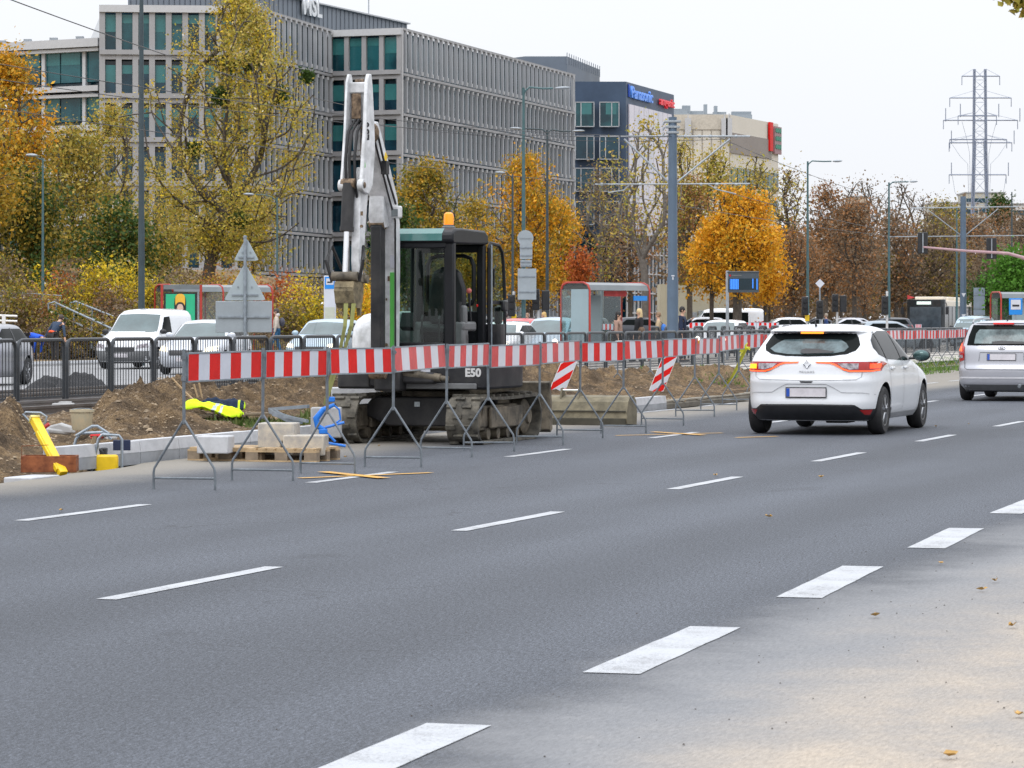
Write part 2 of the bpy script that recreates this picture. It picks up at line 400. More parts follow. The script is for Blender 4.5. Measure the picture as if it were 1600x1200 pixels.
# yellow temporary crosses that cancel the white dashes
line('temporary_marking', GP(468,748), GP(674,739.5), .10, M_YLINE, .008); line('temporary_marking', GP(505,738.5), GP(600,748.5), .14, M_YLINE, .012)
line('temporary_marking', GP(962,681.3), GP(1128,677.2), .09, M_YLINE, .008); line('temporary_marking', GP(1020,675.8), GP(1100,681), .12, M_YLINE, .012)
line('temporary_marking', GP(1150,684.5), GP(1215,682.5), .10, M_YLINE, .008)

# ------------------------------------------------------------------ kerb under construction and verge
def kerb(name, s0, s1, tf, h, wd, m, m2, z0=-.02, step=1.):
    mb = MB(); s = s0
    while s < s1-.01:
        e = min(s+step, s1); t0, t1 = tf(s), tf(e); dz = .004*random.random()
        g = .006
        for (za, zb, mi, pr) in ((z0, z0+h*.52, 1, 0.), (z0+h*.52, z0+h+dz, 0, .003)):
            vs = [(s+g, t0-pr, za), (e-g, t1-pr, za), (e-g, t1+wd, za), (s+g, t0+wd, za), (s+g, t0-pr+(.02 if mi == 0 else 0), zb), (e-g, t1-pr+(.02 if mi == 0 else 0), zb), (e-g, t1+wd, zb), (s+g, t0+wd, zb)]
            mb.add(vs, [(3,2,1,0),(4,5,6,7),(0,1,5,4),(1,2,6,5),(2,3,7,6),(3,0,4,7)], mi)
        s = e
    o = mb.build(name, [m, m2], smooth=0); o.rotation_euler = (0, 0, FWD); return struct(o)
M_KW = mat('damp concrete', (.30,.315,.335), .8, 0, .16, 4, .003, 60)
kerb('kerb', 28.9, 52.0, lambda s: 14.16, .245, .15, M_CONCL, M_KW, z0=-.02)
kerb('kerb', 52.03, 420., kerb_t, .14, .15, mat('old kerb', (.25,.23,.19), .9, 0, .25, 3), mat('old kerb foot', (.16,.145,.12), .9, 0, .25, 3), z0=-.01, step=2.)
def verge_h(s, t):
    H = np.interp(s, [20, 29, 31, 33, 34.8, 36, 38, 41, 44, 47, 50, 53, 56, 60, 63, 68, 75, 90], [.06, .26, .40, .45, .50, .52, .62, .50, .58, .34, .30, .42, .54, .50, .34, .24, .08, .03])
    X_ = s*D.x+t*N.x; Y_ = s*D.y+t*N.y; px_ = 800+5000*X_/np.maximum(Y_, 5.)
    H = H*np.where(s < 46, np.clip(sstep(105, 200, px_)+.9*(1-sstep(15, 55, px_)), 0, 1), 1.)
    c = 17.3+.6*np.sin(s*.35); m = np.exp(-((t-c)/np.where(t < c, 1.45, 1.25))**2)*H
    rough = fbm(s*.9, t*.9, 6, gain=.62)-.5; rg = fbm(s*5., t*5., 4, gain=.7)-.5
    fade = 1-sstep(64, 80, s)
    rr_ = fbm(s*1.9+31, t*1.9, 5, gain=.65)-.5; z = .12+m*(.80+1.5*rough+1.1*rr_)+rough*.16*fade+rr_*.10*fade+rg*(.10+.46*m)*(.3+.7*fade)
    pit = (1-sstep(28.6, 31.5, s+.6*(fbm(t*1.3, s*1.3, 3)-.5)))*(1-sstep(15.3, 15.9, t+1.2*(fbm(s*.8, t*.8, 4)-.5)))
    z = z*(1-pit)+(-.38+.1*rough)*pit
    z = np.where(t < kerbv(s)+.20, np.minimum(z, .11), z)
    z = z*(1-sstep(20.6, 21.6, t))+(.04+.05*(rg+rough))*sstep(20.6, 21.6, t)
    return z
def kerbv(s): return np.where(s < 28.9, 13.0, 14.16+3.04*sstep(57, 80, s))
S = np.concatenate([np.arange(20, 50, .055), np.arange(50, 80, .09), np.arange(80, 170, .5)]); NT_ = 120
u = np.linspace(0, 1, NT_); T0 = np.where(S < 28.9, 13.2, np.where(S < 57, 14.29, 14.29+2.9*sstep(57, 80, S)))
SS = np.repeat(S[:, None], NT_, 1); TT = T0[:, None]+(21.8-T0[:, None])*u[None, :]; ZZ = verge_h(SS, TT)
XX = SS*D.x+TT*N.x; YY = SS*D.y+TT*N.y; V = np.stack([XX, YY, ZZ], -1).reshape(-1, 3)
i = np.arange(len(S)-1)[:, None]*NT_+np.arange(NT_-1)[None, :]; F = np.stack([i, i+1, i+NT_+1, i+NT_], -1).reshape(-1, 4)[:, ::-1]
def soilmat():
    m, nt, b = _nt('dug soil'); L = nt.links; tc = nd(nt, 'ShaderNodeTexCoord')
    def noise(sc, det, rough=.65):
        n = nd(nt, 'ShaderNodeTexNoise', i_Scale=sc, i_Detail=det, i_Roughness=rough); L.new(tc.outputs['Object'], n.inputs['Vector']); return n.outputs['Fac']
    r = nd(nt, 'ShaderNodeValToRGB'); e = r.color_ramp.elements; L.new(noise(1.7, 9., .78), r.inputs[0])
    e[0].position = .30; e[0].color = (.05,.037,.026,1); e[1].position = .72; e[1].color = (.36,.285,.19,1)
    x = e.new(.46); x.color = (.13,.094,.062,1); x = e.new(.59); x.color = (.25,.172,.098,1)
    r2 = nd(nt, 'ShaderNodeValToRGB'); L.new(noise(34, 5., .8), r2.inputs[0]); r2.color_ramp.elements[0].position = .33; r2.color_ramp.elements[0].color = (.45,.45,.45,1)
    r2.color_ramp.elements[1].position = .66; r2.color_ramp.elements[1].color = (1.5,1.5,1.5,1)
    mm = nd(nt, 'ShaderNodeMix', data_type='RGBA', blend_type='MULTIPLY'); mm.inputs[0].default_value = 1.; L.new(r.outputs[0], mm.inputs[6]); L.new(r2.outputs[0], mm.inputs[7])
    L.new(mm.outputs[2], b.inputs['Base Color']); b.inputs['Roughness'].default_value = .95; b.inputs['Specular IOR Level'].default_value = .15
    bp = nd(nt, 'ShaderNodeBump', i_Strength=1., i_Distance=.07); L.new(noise(14, 8., .8), bp.inputs['Height']); L.new(bp.outputs[0], b.inputs['Normal'])
    return m
M_SOIL = soilmat()
struct(np_mesh('verge', V, F, M_SOIL, smooth=True))
sheet('verge', [(168, 17.4), (900, 17.4), (900, 21.9), (168, 21.9)], .05, M_GRND)
sheet('verge', [(-40, 13.3), (21, 13.3), (21, 21.9), (-40, 21.9)], .05, M_GRND)
def vz(s, t): return float(verge_h(np.array([s]), np.array([t]))[0])
# clods and stones lying on the heaps
V = []; F = []; rs = np.random.default_rng(3)
for k in range(15000):
    s = rs.uniform(27, 72) if k % 2 else rs.uniform(27, 46); t = rs.uniform(14.45, 20.8)
    if s > 62 and rs.random() < .6: continue
    z = vz(s, t); r = rs.uniform(.006, .022)*(2.2 if rs.random() < .05 else 1); c = RD(s, t, z+r*.1)
    o = len(V); V += [(c.x+p[0]*r*rs.uniform(.6,1.5), c.y+p[1]*r*rs.uniform(.6,1.5), c.z+p[2]*r*rs.uniform(.5,1.)) for p in ((.5,.1,.75),(-.4,.3,.8),(0,-.45,.7),(1,0,-.1),(.1,.95,0),(-.95,.1,-.1),(-.1,-1,0))]
    F += [(o,o+1,o+2),(o,o+4,o+1),(o,o+3,o+4),(o+1,o+5,o+2),(o+1,o+4,o+5),(o+2,o+3,o),(o+2,o+6,o+3),(o+2,o+5,o+6)]
tag(np_mesh('soil_clods', V, F, mat('clods and stones', (.075,.052,.035), .95, 0, .25, 2.5, col2=(.36,.28,.19))), 'loose brown clods and stones strewn over the dug verge', 'stones', kind='stuff')
# grass on the verge further along
def blades(n, area, h, cols, name, label, seed, zf):
    rr = np.random.default_rng(seed); V = np.zeros((n*3, 3)); s = rr.uniform(area[0], area[1], n); t = rr.uniform(area[2], area[3], n)
    keep = fbm(s*.7+seed, t*.7, 4) > area[4]; s = s[keep]; t = t[keep]; n = len(s)
    x = s*D.x+t*N.x; y = s*D.y+t*N.y; z = zf(s, t); a = rr.uniform(0, 2*PI, n); w_ = rr.uniform(.01, .03, n); hh = h*rr.uniform(.4, 1.2, n)
    A = np.stack([x-w_*np.cos(a), y-w_*np.sin(a), z-.01], -1); B = np.stack([x+w_*np.cos(a), y+w_*np.sin(a), z-.01], -1)
    C = np.stack([x+rr.normal(0, .04, n), y+rr.normal(0, .04, n), z+hh], -1)
    V = np.stack([A, B, C], 1).reshape(-1, 3); F = np.arange(3*n).reshape(-1, 3)
    return tag(np_mesh(name, V, F, leafmat(name, cols)), label, 'grass', kind='stuff')
blades(16000, (62, 120, 15.2, 21.2, .42), .09, [(.05,.12,.02),(.10,.19,.03),(.16,.24,.05)], 'grass', 'patchy green grass left on the verge past the heaps', 5, verge_h)
blades(2600, (36, 42, 15.0, 15.9, .40), .10, [(.05,.10,.02),(.10,.15,.03),(.14,.16,.05)], 'grass', 'small tuft of grass beside the new kerb', 9, verge_h)

# ------------------------------------------------------------------ tram track, platform, opposite carriageway, hillside
M_BALL = mat('ballast', (.17,.145,.115), .95, 0, .4, 14, .02, 30)
sheet('tram_bed', [(-60, 21.8), (900, 21.8), (900, 28.6), (-60, 28.6)], .03, M_BALL)
M_RAIL = mat('rail steel', (.20,.19,.19), .35, .8, .25, 2)
for t in (21.9, 23.42, 26.0, 27.5):
    mb = MB(); mb.prism([(-.07, 0), (.07, 0), (.07, .02), (.012, .04), (.012, .11), (.036, .12), (.036, .16), (-.036, .16), (-.036, .12), (-.012, .11), (-.012, .04), (-.07, .02)], 'x', -40, 600)
    o = mb.build('rail', M_RAIL, smooth=0, loc=RD(0, t, .03)); o.rotation_euler = (0, 0, FWD); struct(o)
M_PAV = mat('pale track slabs', (.34,.32,.29), .9, 0, .14, .8)
sheet('track_paving', [(66, 18.9), (200, 18.9), (200, 28.6), (66, 28.6)], .16, M_PAV)
M_PLAT = mat('platform slabs', (.33,.31,.28), .9, 0, .14, 1.5)
sheet('platform', [(75, 28.6), (260, 28.6), (260, 31.4), (75, 31.4)], .16, M_PLAT)
mb = MB(); mb.box((167, 28.6, .08), (186, .12, .17)); mb.box((167, 31.4, .08), (186, .12, .17))
o = mb.build('kerb', M_CONC, smooth=0); o.rotation_euler = (0, 0, FWD); struct(o)
M_CROAD = mat('pale concrete roadway', (.22,.225,.23), .85, 0, .12, .6, col2=(.24,.24,.245))
sheet('road', [(-60, 28.6), (900, 28.6), (900, 46.2), (-60, 46.2)], .016, M_CROAD)
kerb('kerb', 0., 500., lambda s: 46.2, .16, .2, M_CONCL, M_CONC, z0=.0, step=4.)
def hill(x, y):
    s = x*D.x+y*D.y; t = x*N.x+y*N.y
    left = sstep(-4, -15, -(-x)) if False else 1-sstep(-15, -5, x+.0*y)
    far = sstep(60, 110, s)
    z = 3.9*sstep(51, 66, t)*left*far + .5*(fbm(x*.08, y*.08, 3)-.5)*sstep(50, 60, t)
    return .12+z
sv = np.concatenate([np.arange(-60, 60, 10.), np.arange(60, 330, 2.5), np.arange(330, 940, 30.)]); tv = np.concatenate([np.arange(46.3, 80, 1.2), np.arange(80, 240, 6.), np.arange(240, 700, 40.)])
SS, TT = np.meshgrid(sv, tv, indexing='ij'); XX = SS*D.x+TT*N.x; YY = SS*D.y+TT*N.y; ZZ = hill(XX, YY)
n1, n2 = SS.shape; i = np.arange(n1-1)[:, None]*n2+np.arange(n2-1)[None, :]; F = np.stack([i, i+n2, i+n2+1, i+1], -1).reshape(-1, 4)
M_EMB = mat('autumn ground', (.10,.085,.035), .95, 0, .35, .5, col2=(.20,.13,.06), bump=.05, bscale=6)
struct(np_mesh('hillside', np.stack([XX, YY, ZZ], -1).reshape(-1, 3), F, M_EMB, smooth=True))
def hz(x, y): return float(hill(np.array([float(x)]), np.array([float(y)]))[0])
# ------------------------------------------------------------------ trestle barriers with striped boards
M_STAND = mat('weathered stand tube', (.15,.17,.19), .5, .4, .3, 8)
def make_stand():
    t = thing('barrier_stand', '', 'barrier stand')
    hw = .30
    mb = MB(); mb.tube([(0,0,.58),(0,0,1.24)], .0155, 8); mb.build('upright', M_STAND, t)
    mb = MB()
    for s in (-1, 1): mb.tube([(0, s*.0, .62), (0, s*hw*.97, .19), (0, s*hw, .15), (0, s*hw, 0)], .0115, 8)
    mb.build('splayed_legs', M_STAND, t)
    mb = MB(); mb.tube([(0,-hw,.10),(0,hw,.10)], .010, 6); mb.build('crossbar', M_STAND, t)
    for z in (.98, 1.17): mb = MB(); mb.tube([(0,0,z),(.05,.02,z+.012),(.09,.0,z)], .011, 6); mb.tube([(0,0,z-.02),(0,0,z+.02)], .024, 8); mb.build('hook', M_STAND, t)
    return t
def board_mesh(Lb, n=7, first=0, m=None):
    t = thing('barrier_board', '', 'barrier board'); h = .25
    mb = MB()
    for k in range(n):
        x0, x1 = Lb*k/n, Lb*(k+1)/n; mi = (k+first) % 2
        mb.quad((x0,-.009,0),(x1,-.009,0),(x1,-.009,h),(x0,-.009,h), mi); mb.quad((x1,.009,0),(x0,.009,0),(x0,.009,h),(x1,.009,h), mi)
    mb.build('striped_panel', [M_RED, M_WSHEET] if m is None else m, t, smooth=0, fixn=False)
    mb = MB(); e = .012
    for a, b in (((0,0),(Lb,0)), ((0,h),(Lb,h))): mb.box((Lb/2, 0, a[1]), (Lb, .026, .014))
    for x in (0, Lb): mb.box((x, 0, h/2), (.014, .026, h+.014))
    mb.build('edge_rim', M_GALV, t, smooth=0); return t
stands = [(288,765),(410,751),(512,740),(614,730),(697,714),(764,705),(843.5,695),(906,684),(974,677),(1035,665),(1086,651),(1123,641),(1155,633)]
SP = [GP(*p) for p in stands]
far_front = [(1192,624),(1226,616),(1258,609),(1288,603.5),(1316,598.5),(1342,594.5),(1366,591),(1388,588),(1409,585.5),(1428.5,583.4),(1447,581.5),(1464,580),(1480,578.5),(1495,577.3),(1509,576.2),(1522,575.2)]
SP2 = [GP(*p) for p in far_front]
ALLS = SP+SP2
proto = make_stand()
for i, p in enumerate(ALLS):
    n = ALLS[min(i+1, len(ALLS)-1)]-ALLS[max(i-1, 0)]; a = math.atan2(n.y, n.x)+random.uniform(-.12, .12)
    o = proto if i == 0 else dup(proto, (0,0,0), 0)
    o.location = p; o.rotation_euler = (random.uniform(-.012,.012), random.uniform(-.015,.015), a)
    near = {0:'galvanised barrier stand at the left end of the striped barrier', 1:'galvanised stand between the two leftmost striped boards', 2:'galvanised stand just left of the yellow painted cross', 3:'galvanised stand in front of the excavator boom', 4:'galvanised stand before the excavator cab window', 5:'galvanised stand before the excavator right-hand track, under the cab door',}
    tag(o, near.get(i, 'galvanised barrier stand, %s from the left end of the row' % ordw(i+1)), group='galvanised stands of the striped barrier')
M_PINK = mat('pale red sheeting', (.56,.07,.07), .45, 0, .2, 3, spec=.25); M_WS2 = mat('glossy white sheeting', (.60,.59,.63), .4, 0, .05, 3, spec=.3)  # paler copies of the red and white, used on some boards
for i in range(len(ALLS)-1):
    a, b = ALLS[i], ALLS[i+1]; d = (b-a); Lb = d.length
    wide = [7,7,8,8,7,8,7,7,7,7,7,7,7,7]
    o = board_mesh(Lb-.10, 7, 0, [M_PINK, M_WS2] if i in (3,4,5,6,10,11,17,20) else None)
    z = [.945,.955,.96,.965,.97,.96,.965,.965,.97,.975][i] if i < 10 else .97+random.uniform(-.012,.012)
    dd = d.normalized(); o.location = a+dd*.05+Vector((0,0,z+random.uniform(-.012,.012)))
    o.rotation_euler = (random.uniform(-.07,.05), random.uniform(-.006,.006), math.atan2(d.y, d.x))
    lab = {0:'leftmost red and white striped board of the barrier', 1:'striped red and white board left of the yellow cross, second in the row', 2:'striped red and white board crossing before the excavator arm', 3:'paler striped board below the excavator front window', 4:'paler striped board below the excavator cab door', 5:'paler striped board right of the excavator cab'}
    tag(o, lab.get(i, 'red and white striped barrier board, %s from the left end' % ordw(i+1)), group='striped boards of the barrier')
# second row of stands behind, inside the works
row2 = [(965,623.5),(1016,617),(1059,611),(1097,606),(1131,601.5),(1160,598)]
SP3 = [GP(*p) for p in row2]
for i, p in enumerate(SP3):
    n = SP3[min(i+1, 5)]-SP3[max(i-1, 0)]
    o = dup(proto, p, math.atan2(n.y, n.x), '%s stand from the left in the rear barrier row by the kerb' % ordw(i+1), 'stands of the rear barrier row')
    o.scale = (1, 1, .80)
    if i < 0:
        d = SP3[i+1]-p; b = board_mesh(d.length-.06, 9, i % 2); b.location = p+d.normalized()*.03+Vector((0,0,.985)); b.rotation_euler = (random.uniform(-.04,.04), 0, math.atan2(d.y, d.x))
        tag(b, 'striped board, %s from the left in the rear barrier row' % ordw(i+1), group='boards of the rear barrier row')
# white bar laid along the tops of the boards
a = AT(962, 46.5, 534.5); b = AT(1122, 58.5, 530)
mb = MB(); mb.tube([(0,0,0), tuple(b-a)], .018, 8)
tag(mb.build('lath', M_WHITEP, loc=a), 'thin white lath lying along the tops of the striped boards', 'lath')
M_LAMPW = mat('lamp lens lit', (.8,.7,.6), .3, 0, 0, emis=(1.,.8,.6), estr=1.6); M_LAMPR = mat('red flasher lit', (.8,.05,.02), .3, 0, 0, emis=(1.,.12,.02), estr=1.5)
for (px, Y, py, m, lab) in ((867,39.4,534,M_LAMPW,'small white flasher lamp on the barrier above the leaning red striped plate'), (1090,50.,529,M_LAMPW,'round pale flasher lamp on the tall stand beside the mast'), (1131,54.2,530.5,M_LAMPW,'small pale flasher lamp on the stand right of the mast')):
    p = AT(px, Y, py); mb = MB(); mb.lathe([(.0,-.02),(.034,-.018),(.036,.0),(.034,.018),(.0,.02)], axis='y', n=14)
    t = thing('flasher_lamp', lab, 'lamp', p); mb.build('lens', m, t); mb = MB(); mb.box((0,0,-.055),(.045,.05,.045)); mb.build('battery_case', M_YEL, t)

# ------------------------------------------------------------------ leaning chevron plates on rubber feet
def beacon(px, py, label, lean):
    p = GP(px, py); t = thing('marker_plate', label, 'marker plate', p, math.atan2(-p.y, -p.x)+PI/2)
    w_, h = .25, 1.0
    mb = MB(); K = 24; cols = []
    # diagonal stripes cut as polygons in the plate's own plane
    def clip(poly, a, b, c, keep):
        out = []
        for i in range(len(poly)):
            P, Q = poly[i], poly[(i+1) % len(poly)]; f = lambda r: (a*r[0]+b*r[1]-c)*keep
            if f(P) >= 0: out.append(P)
            if (f(P) >= 0) != (f(Q) >= 0):
                k = f(P)/(f(P)-f(Q)); out.append((P[0]+(Q[0]-P[0])*k, P[1]+(Q[1]-P[1])*k))
        return out
    sh = lambda x, z: (x+lean*z, z)
    for yy in (-.012, .012):
        for k in range(-3, 12):
            c0, c1 = .06+k*.15, .06+(k+1)*.15; poly = [(-w_/2, 0), (w_/2, 0), (w_/2, h), (-w_/2, h)]
            poly = clip(poly, -.85, 1., c0, 1); 
            if len(poly) > 2: poly = clip(poly, -.85, 1., c1, -1)
            if len(poly) > 2: 
                q = [sh(*r) for r in poly]
                mb.add([(x, yy, z+.06) for x, z in q], [tuple(range(len(q)))], 0 if k % 2 == 0 else 1)
    mb.build('striped_face', [M_RED, M_WSHEET], t, smooth=0, fixn=False)
    mb = MB(); mb.M = Matrix(((1,0,lean,0),(0,1,0,0),(0,0,1,.06),(0,0,0,1))); mb.box((0,0,h/2),(w_+.02,.02,h+.02)); mb.build('plate_core', M_WHITEP, t, smooth=0, bev=.004)
    mb = MB(); mb.box((0,0,.035),(.40,.72,.07)); mb.build('rubber_foot', M_RUB, t, bev=.012)
beacon(860, 641, 'red striped marker plate leaning right, beside the dumped bucket', .42)
beacon(1020, 629, 'red striped marker plate leaning right at the kerb, further from the excavator', .40)
# yellow caution tape knotted to a stand and trailing to the kerb
mb = MB(); a = AT(1163, 57.2, 541); pts = [AT(1163,57.2,545), AT(1150,57.6,572), AT(1140,57.9,592), AT(1128,58.2,607)]
for q in range(3):
    o = Vector((.02*q, 0, .01*q)); k = [p-a+o for p in pts]
    for i in range(3): mb.quad(k[i], k[i+1], k[i+1]+Vector((.045,.0,.03)), k[i]+Vector((.045,0,.03)))
for q in range(9):
    g = random.uniform(0, 2*PI); c = Vector((0,0,-.06)); e = c+Vector((math.cos(g)*.11, random.uniform(-.05,.05), math.sin(g)*.15)); mb.tube([c, (c+e)/2+Vector((0,0,.02)), e], [.012,.016,.005], 5)
M_TAPE = mat('yellow tape', (.72,.72,.03), .4, 0, .15, 8)
tag(mb.build('caution_tape', M_TAPE, smooth=0, loc=a, fixn=False), 'knotted yellow tape trailing from a stand down to the kerb', 'tape')

# ------------------------------------------------------------------ pallets, kerb stones, boards and gear beside the trench
def pallet(px, py, L_, W_, rz, label):
    p = GP(px, py); t = thing('pallet', label, 'pallet', p, rz, 'pallets with kerb stones')
    for k in range(7):
        mb = MB(); mb.box(((k-3)*L_/7.2, 0, .132), (.10*L_/1.2+.02, W_, .022), (0,0,random.uniform(-.02,.02))); mb.build('deck_board', M_WOOD, t, smooth=0)
    for y in (-W_/2+.05, 0, W_/2-.05):
        mb = MB(); mb.box((0, y, .110), (L_, .1, .02)); mb.build('stringer', M_WOOD, t, smooth=0)
        for x in (-L_/2+.07, 0, L_/2-.07):
            mb = MB(); mb.box((x, y, .058), (.14, .1, .083)); mb.build('block', M_WOODG, t, smooth=0)
        mb = MB(); mb.box((0, y, .008), (L_, .1, .016)); mb.build('skid', M_WOOD, t, smooth=0)
    return t
pallet(372, 718, .86, .72, FWD-PI/2-.02, 'left raw wood pallet beside the new kerb')
pallet(458, 719.5, .80, .75, FWD-PI/2+.03, 'right raw wood pallet next to the yellow cross')
def stone(px, py, Y, d, rz, label, m=M_CONCL, notch=False, name='kerb_stone'):
    p = AT(px, Y, py); p.z = max(p.z, 0.0); mb = MB()
    if notch: mb.prism([(-d[0]/2, 0), (d[0]/2*.25, 0), (d[0]/2*.25, d[2]*.42), (d[0]/2, d[2]*.5), (d[0]/2, d[2]), (-d[0]/2, d[2])], 'y', -d[1]/2, d[1]/2)
    else: mb.box((0,0,d[2]/2), d)
    o = mb.build(name, m, bev=.012); o.location = p; o.rotation_euler = (0, 0, rz)
    return tag(o, label, 'kerb stone', 'loose kerb stones by the pallets')
M_STONE2 = mat('sandy stained concrete', (.33,.325,.32), .85, 0, .14, 7, .003, 60, col2=(.46,.41,.33))
stone(337, 708, 34.0, (.34,.30,.185), -.15, 'plain grey kerb stone on the left pallet')
stone(436, 710, 34.3, (.40,.32,.34), -.12, 'tall L-shaped stone between the two pallets, stained with sand', M_STONE2, True)
stone(478, 711, 34.1, (.44,.34,.215), -.10, 'low sand-stained kerb stone at the right end of the pallets', M_STONE2)
# more stones left of the excavator
for (px, py, Y, d, l) in ((553, 612.5, 41.5, (.22,.2,.14), 'small rough concrete lump on top of the stones behind the excavator'), (556, 632, 41.0, (.62,.3,.22), 'large rough pale block behind the excavator left track'), (601, 632, 41.4, (.20,.2,.13), 'small block right of the large pale block behind the excavator')):
    stone(px, py, Y, d, random.uniform(-.2,.2), l)
stone(92, 741, 31.2, (.62,.3,.2), FWD, 'grey kerb stone sunk in the trench under the rusty box').location = AT(50, 31.1, 776)
# rusty steel box in the pit
M_RUST = mat('rusty steel', (.16,.045,.018), .85, .2, .35, 9, .003, 60, col2=(.24,.08,.03))
p = AT(78, 31.6, 737); t = thing('steel_box', 'rusty brown steel box lying in the trench at left', 'steel box', p, .05)
mb = MB(); mb.box((0,-.15,.08),(.54,.02,.16)); mb.box((0,.15,.08),(.54,.02,.16)); mb.box((-.26,0,.08),(.02,.28,.16)); mb.box((.26,0,.08),(.02,.28,.16)); mb.build('wall', M_RUST, t, bev=.003)
mb = MB(); mb.box((0,0,.012),(.5,.28,.014)); mb.build('bottom', M_RUST, t, smooth=0)
mb = MB(); mb.tube([(-.26,-.16,.14),(-.26,-.16,.26),(0.,-.16,.27),(.0,-.16,.27)], .004, 5); mb.build('wire_handle', M_RUST, t)
# plaster bucket
p = AT(128, 36.2, 672); t = thing('bucket', 'mortar-splashed beige plastic bucket on the soil', 'bucket', p)
M_BKT = mat('dirty white plastic', (.50,.46,.33), .6, 0, .2, 14, col2=(.42,.34,.22))
mb = MB(); mb.lathe([(0,0),(.105,0),(.112,.02),(.128,.205),(.14,.205),(.14,.232),(.126,.232),(.118,.2),(.10,.02),(0,.02)], n=28); mb.build('tub', M_BKT, t)
mb = MB(); mb.tube([(.135*math.cos(a), .02, .215+.03*math.sin(a)) for a in np.linspace(0, PI, 14)], .004, 6); mb.build('handle', M_GALV, t)
# rammer: yellow box shaft with a grey loop handle
t = thing('rammer', 'yellow trench rammer with grey loop handle leaning left', 'rammer', AT(99, 31.4, 741), 0)
a, b = Vector((0,0,0)), AT(54, 31.9, 656)-AT(99, 31.4, 741)
mb = MB(); d = (b-a); M = d.to_track_quat('Z', 'Y').to_matrix().to_4x4(); mb.M = M; mb.box((0,0,d.length/2),(.085,.07,d.length)); mb.box((.035,0,d.length*.42),(.05,.05,d.length*.7)); mb.build('shaft', M_YEL, t, bev=.006)
mb = MB(); mb.M = M; mb.box((.0,0,d.length+.012),(.1,.09,.03)); mb.build('cap', mat('pale yellow', (.7,.6,.2), .5), t, bev=.006)
mb = MB(); mb.M = M
for k in (.25, .55, .8): mb.box((0.0,-.04,d.length*k),(.11,.02,.02))
mb.build('clamp', M_GALVD, t, smooth=0)
h = b+Vector((0,0,.02)); mb = MB(); mb.tube([h+Vector(v) for v in ((.1,0,-.07),(.12,0,.01),(.06,0,.05),(-.09,0,.055),(-.12,0,.04),(-.05,0,-.035),(.02,0,-.06))], .012, 8); mb.build('loop_handle', M_GALV, t)
mb = MB(); mb.tube([h+Vector((.08,-.02,-.11)), h+Vector((.15,-.02,-.06))], .02, 8); mb.build('throttle_grip', mat('dull red', (.4,.03,.03), .5), t)
mb = MB(); mb.ball(h+Vector((.12,-.02,-.18)), (.035,.03,.06), 10); mb.build('engine_knob', M_GALVD, t)
# plate compactor in a tubular frame
t = thing('plate_compactor', 'plate compactor in a grey tubular frame with yellow cover', 'compactor', AT(148, 32.9, 742), .0)
fr = [(-.31,.0),( -.20,.40),(-.17,.42),(.02,.42)]
for nm, yy, pts in (('roll_frame', -.16, [(-.02,0,.0),(.06,0,.38),(.10,0,.42),(.27,0,.41),(.30,0,.37),(.30,0,.0)]), ('roll_frame', .2, [(-.31,0,.0),(-.22,0,.36),(-.17,0,.42),(.06,0,.43),(.15,0,.36)]), ('carry_handle', .05, [(-.2,0,.40),(-.03,0,.50),(.02,0,.50),(.14,0,.42)])):
    mb = MB(); mb.tube([(p_[0], yy, p_[2]) for p_ in pts], .015, 10); mb.build(nm, M_GALV, t)
mb = MB(); mb.box((.14,-.14,.12),(.24,.05,.19)); mb.build('cover', M_YEL, t, bev=.03)
mb = MB(); mb.box((0,0,-.02),(.62,.4,.05)); mb.build('base_plate', M_GALVD, t, bev=.01)
mb = MB(); mb.box((.02,.05,.16),(.2,.2,.24)); mb.lathe([(0,-.1),(.09,-.1),(.09,.1),(0,.1)], (.02,.02,.2), 'y', 16); mb.build('engine', M_BLACK, t, bev=.015)
mb = MB(); mb.ball((-.23,.1,.20),(.085,.07,.07),14); mb.build('white_tank', M_WHITEP, t)
mb = MB()
for q in range(3): mb.tube([(.0+q*.015,-.1,.40),(-.06+q*.01,-.12,.2),(-.13-.02*q,-.1,.0)], .008, 6)
mb.build('hose', mat('tan hose', (.25,.18,.1), .6), t)
mb = MB(); mb.box((.26,.15,.3),(.18,.03,.11)); mb.build('panel', mat('navy plastic', (.01,.02,.06), .4), t, bev=.006)
# red and white cloth and gloves on the kerb
mb = MB()
for q in range(14): mb.ball((random.uniform(-.12,.12), random.uniform(-.05,.05), random.uniform(0,.05)), (random.uniform(.03,.07), .05, random.uniform(.015,.03)), 8, q % 2)
tag(mb.build('work_gloves', [mat('red cloth', (.5,.03,.03), .9), mat('white cloth', (.6,.6,.58), .9)], loc=AT(166, 34.2, 686)), 'crumpled red and white work gloves lying on the kerb', 'gloves')
# concrete lump on the soil
mb = MB(); mb.prism([(-.18,0),(-.1,.09),(.02,.12),(.15,.08),(.19,0)], 'y', -.1, .1); mb.box((-.02,0,.03),(.30,.24,.06),(.1,.1,.3))
tag(mb.build('concrete_lump', M_CONC, loc=AT(92, 37.0, 677), bev=.02), 'dark grey broken concrete lump left of the bucket', 'concrete lump')
mb = MB(); mb.box((0,0,.04),(.34,.25,.11)); mb.box((.03,.02,.09),(.2,.2,.06))
tag(mb.build('concrete_footing', M_CONC, loc=AT(99, 52., 639), bev=.015), 'small concrete footing block beside the tram rail', 'footing')
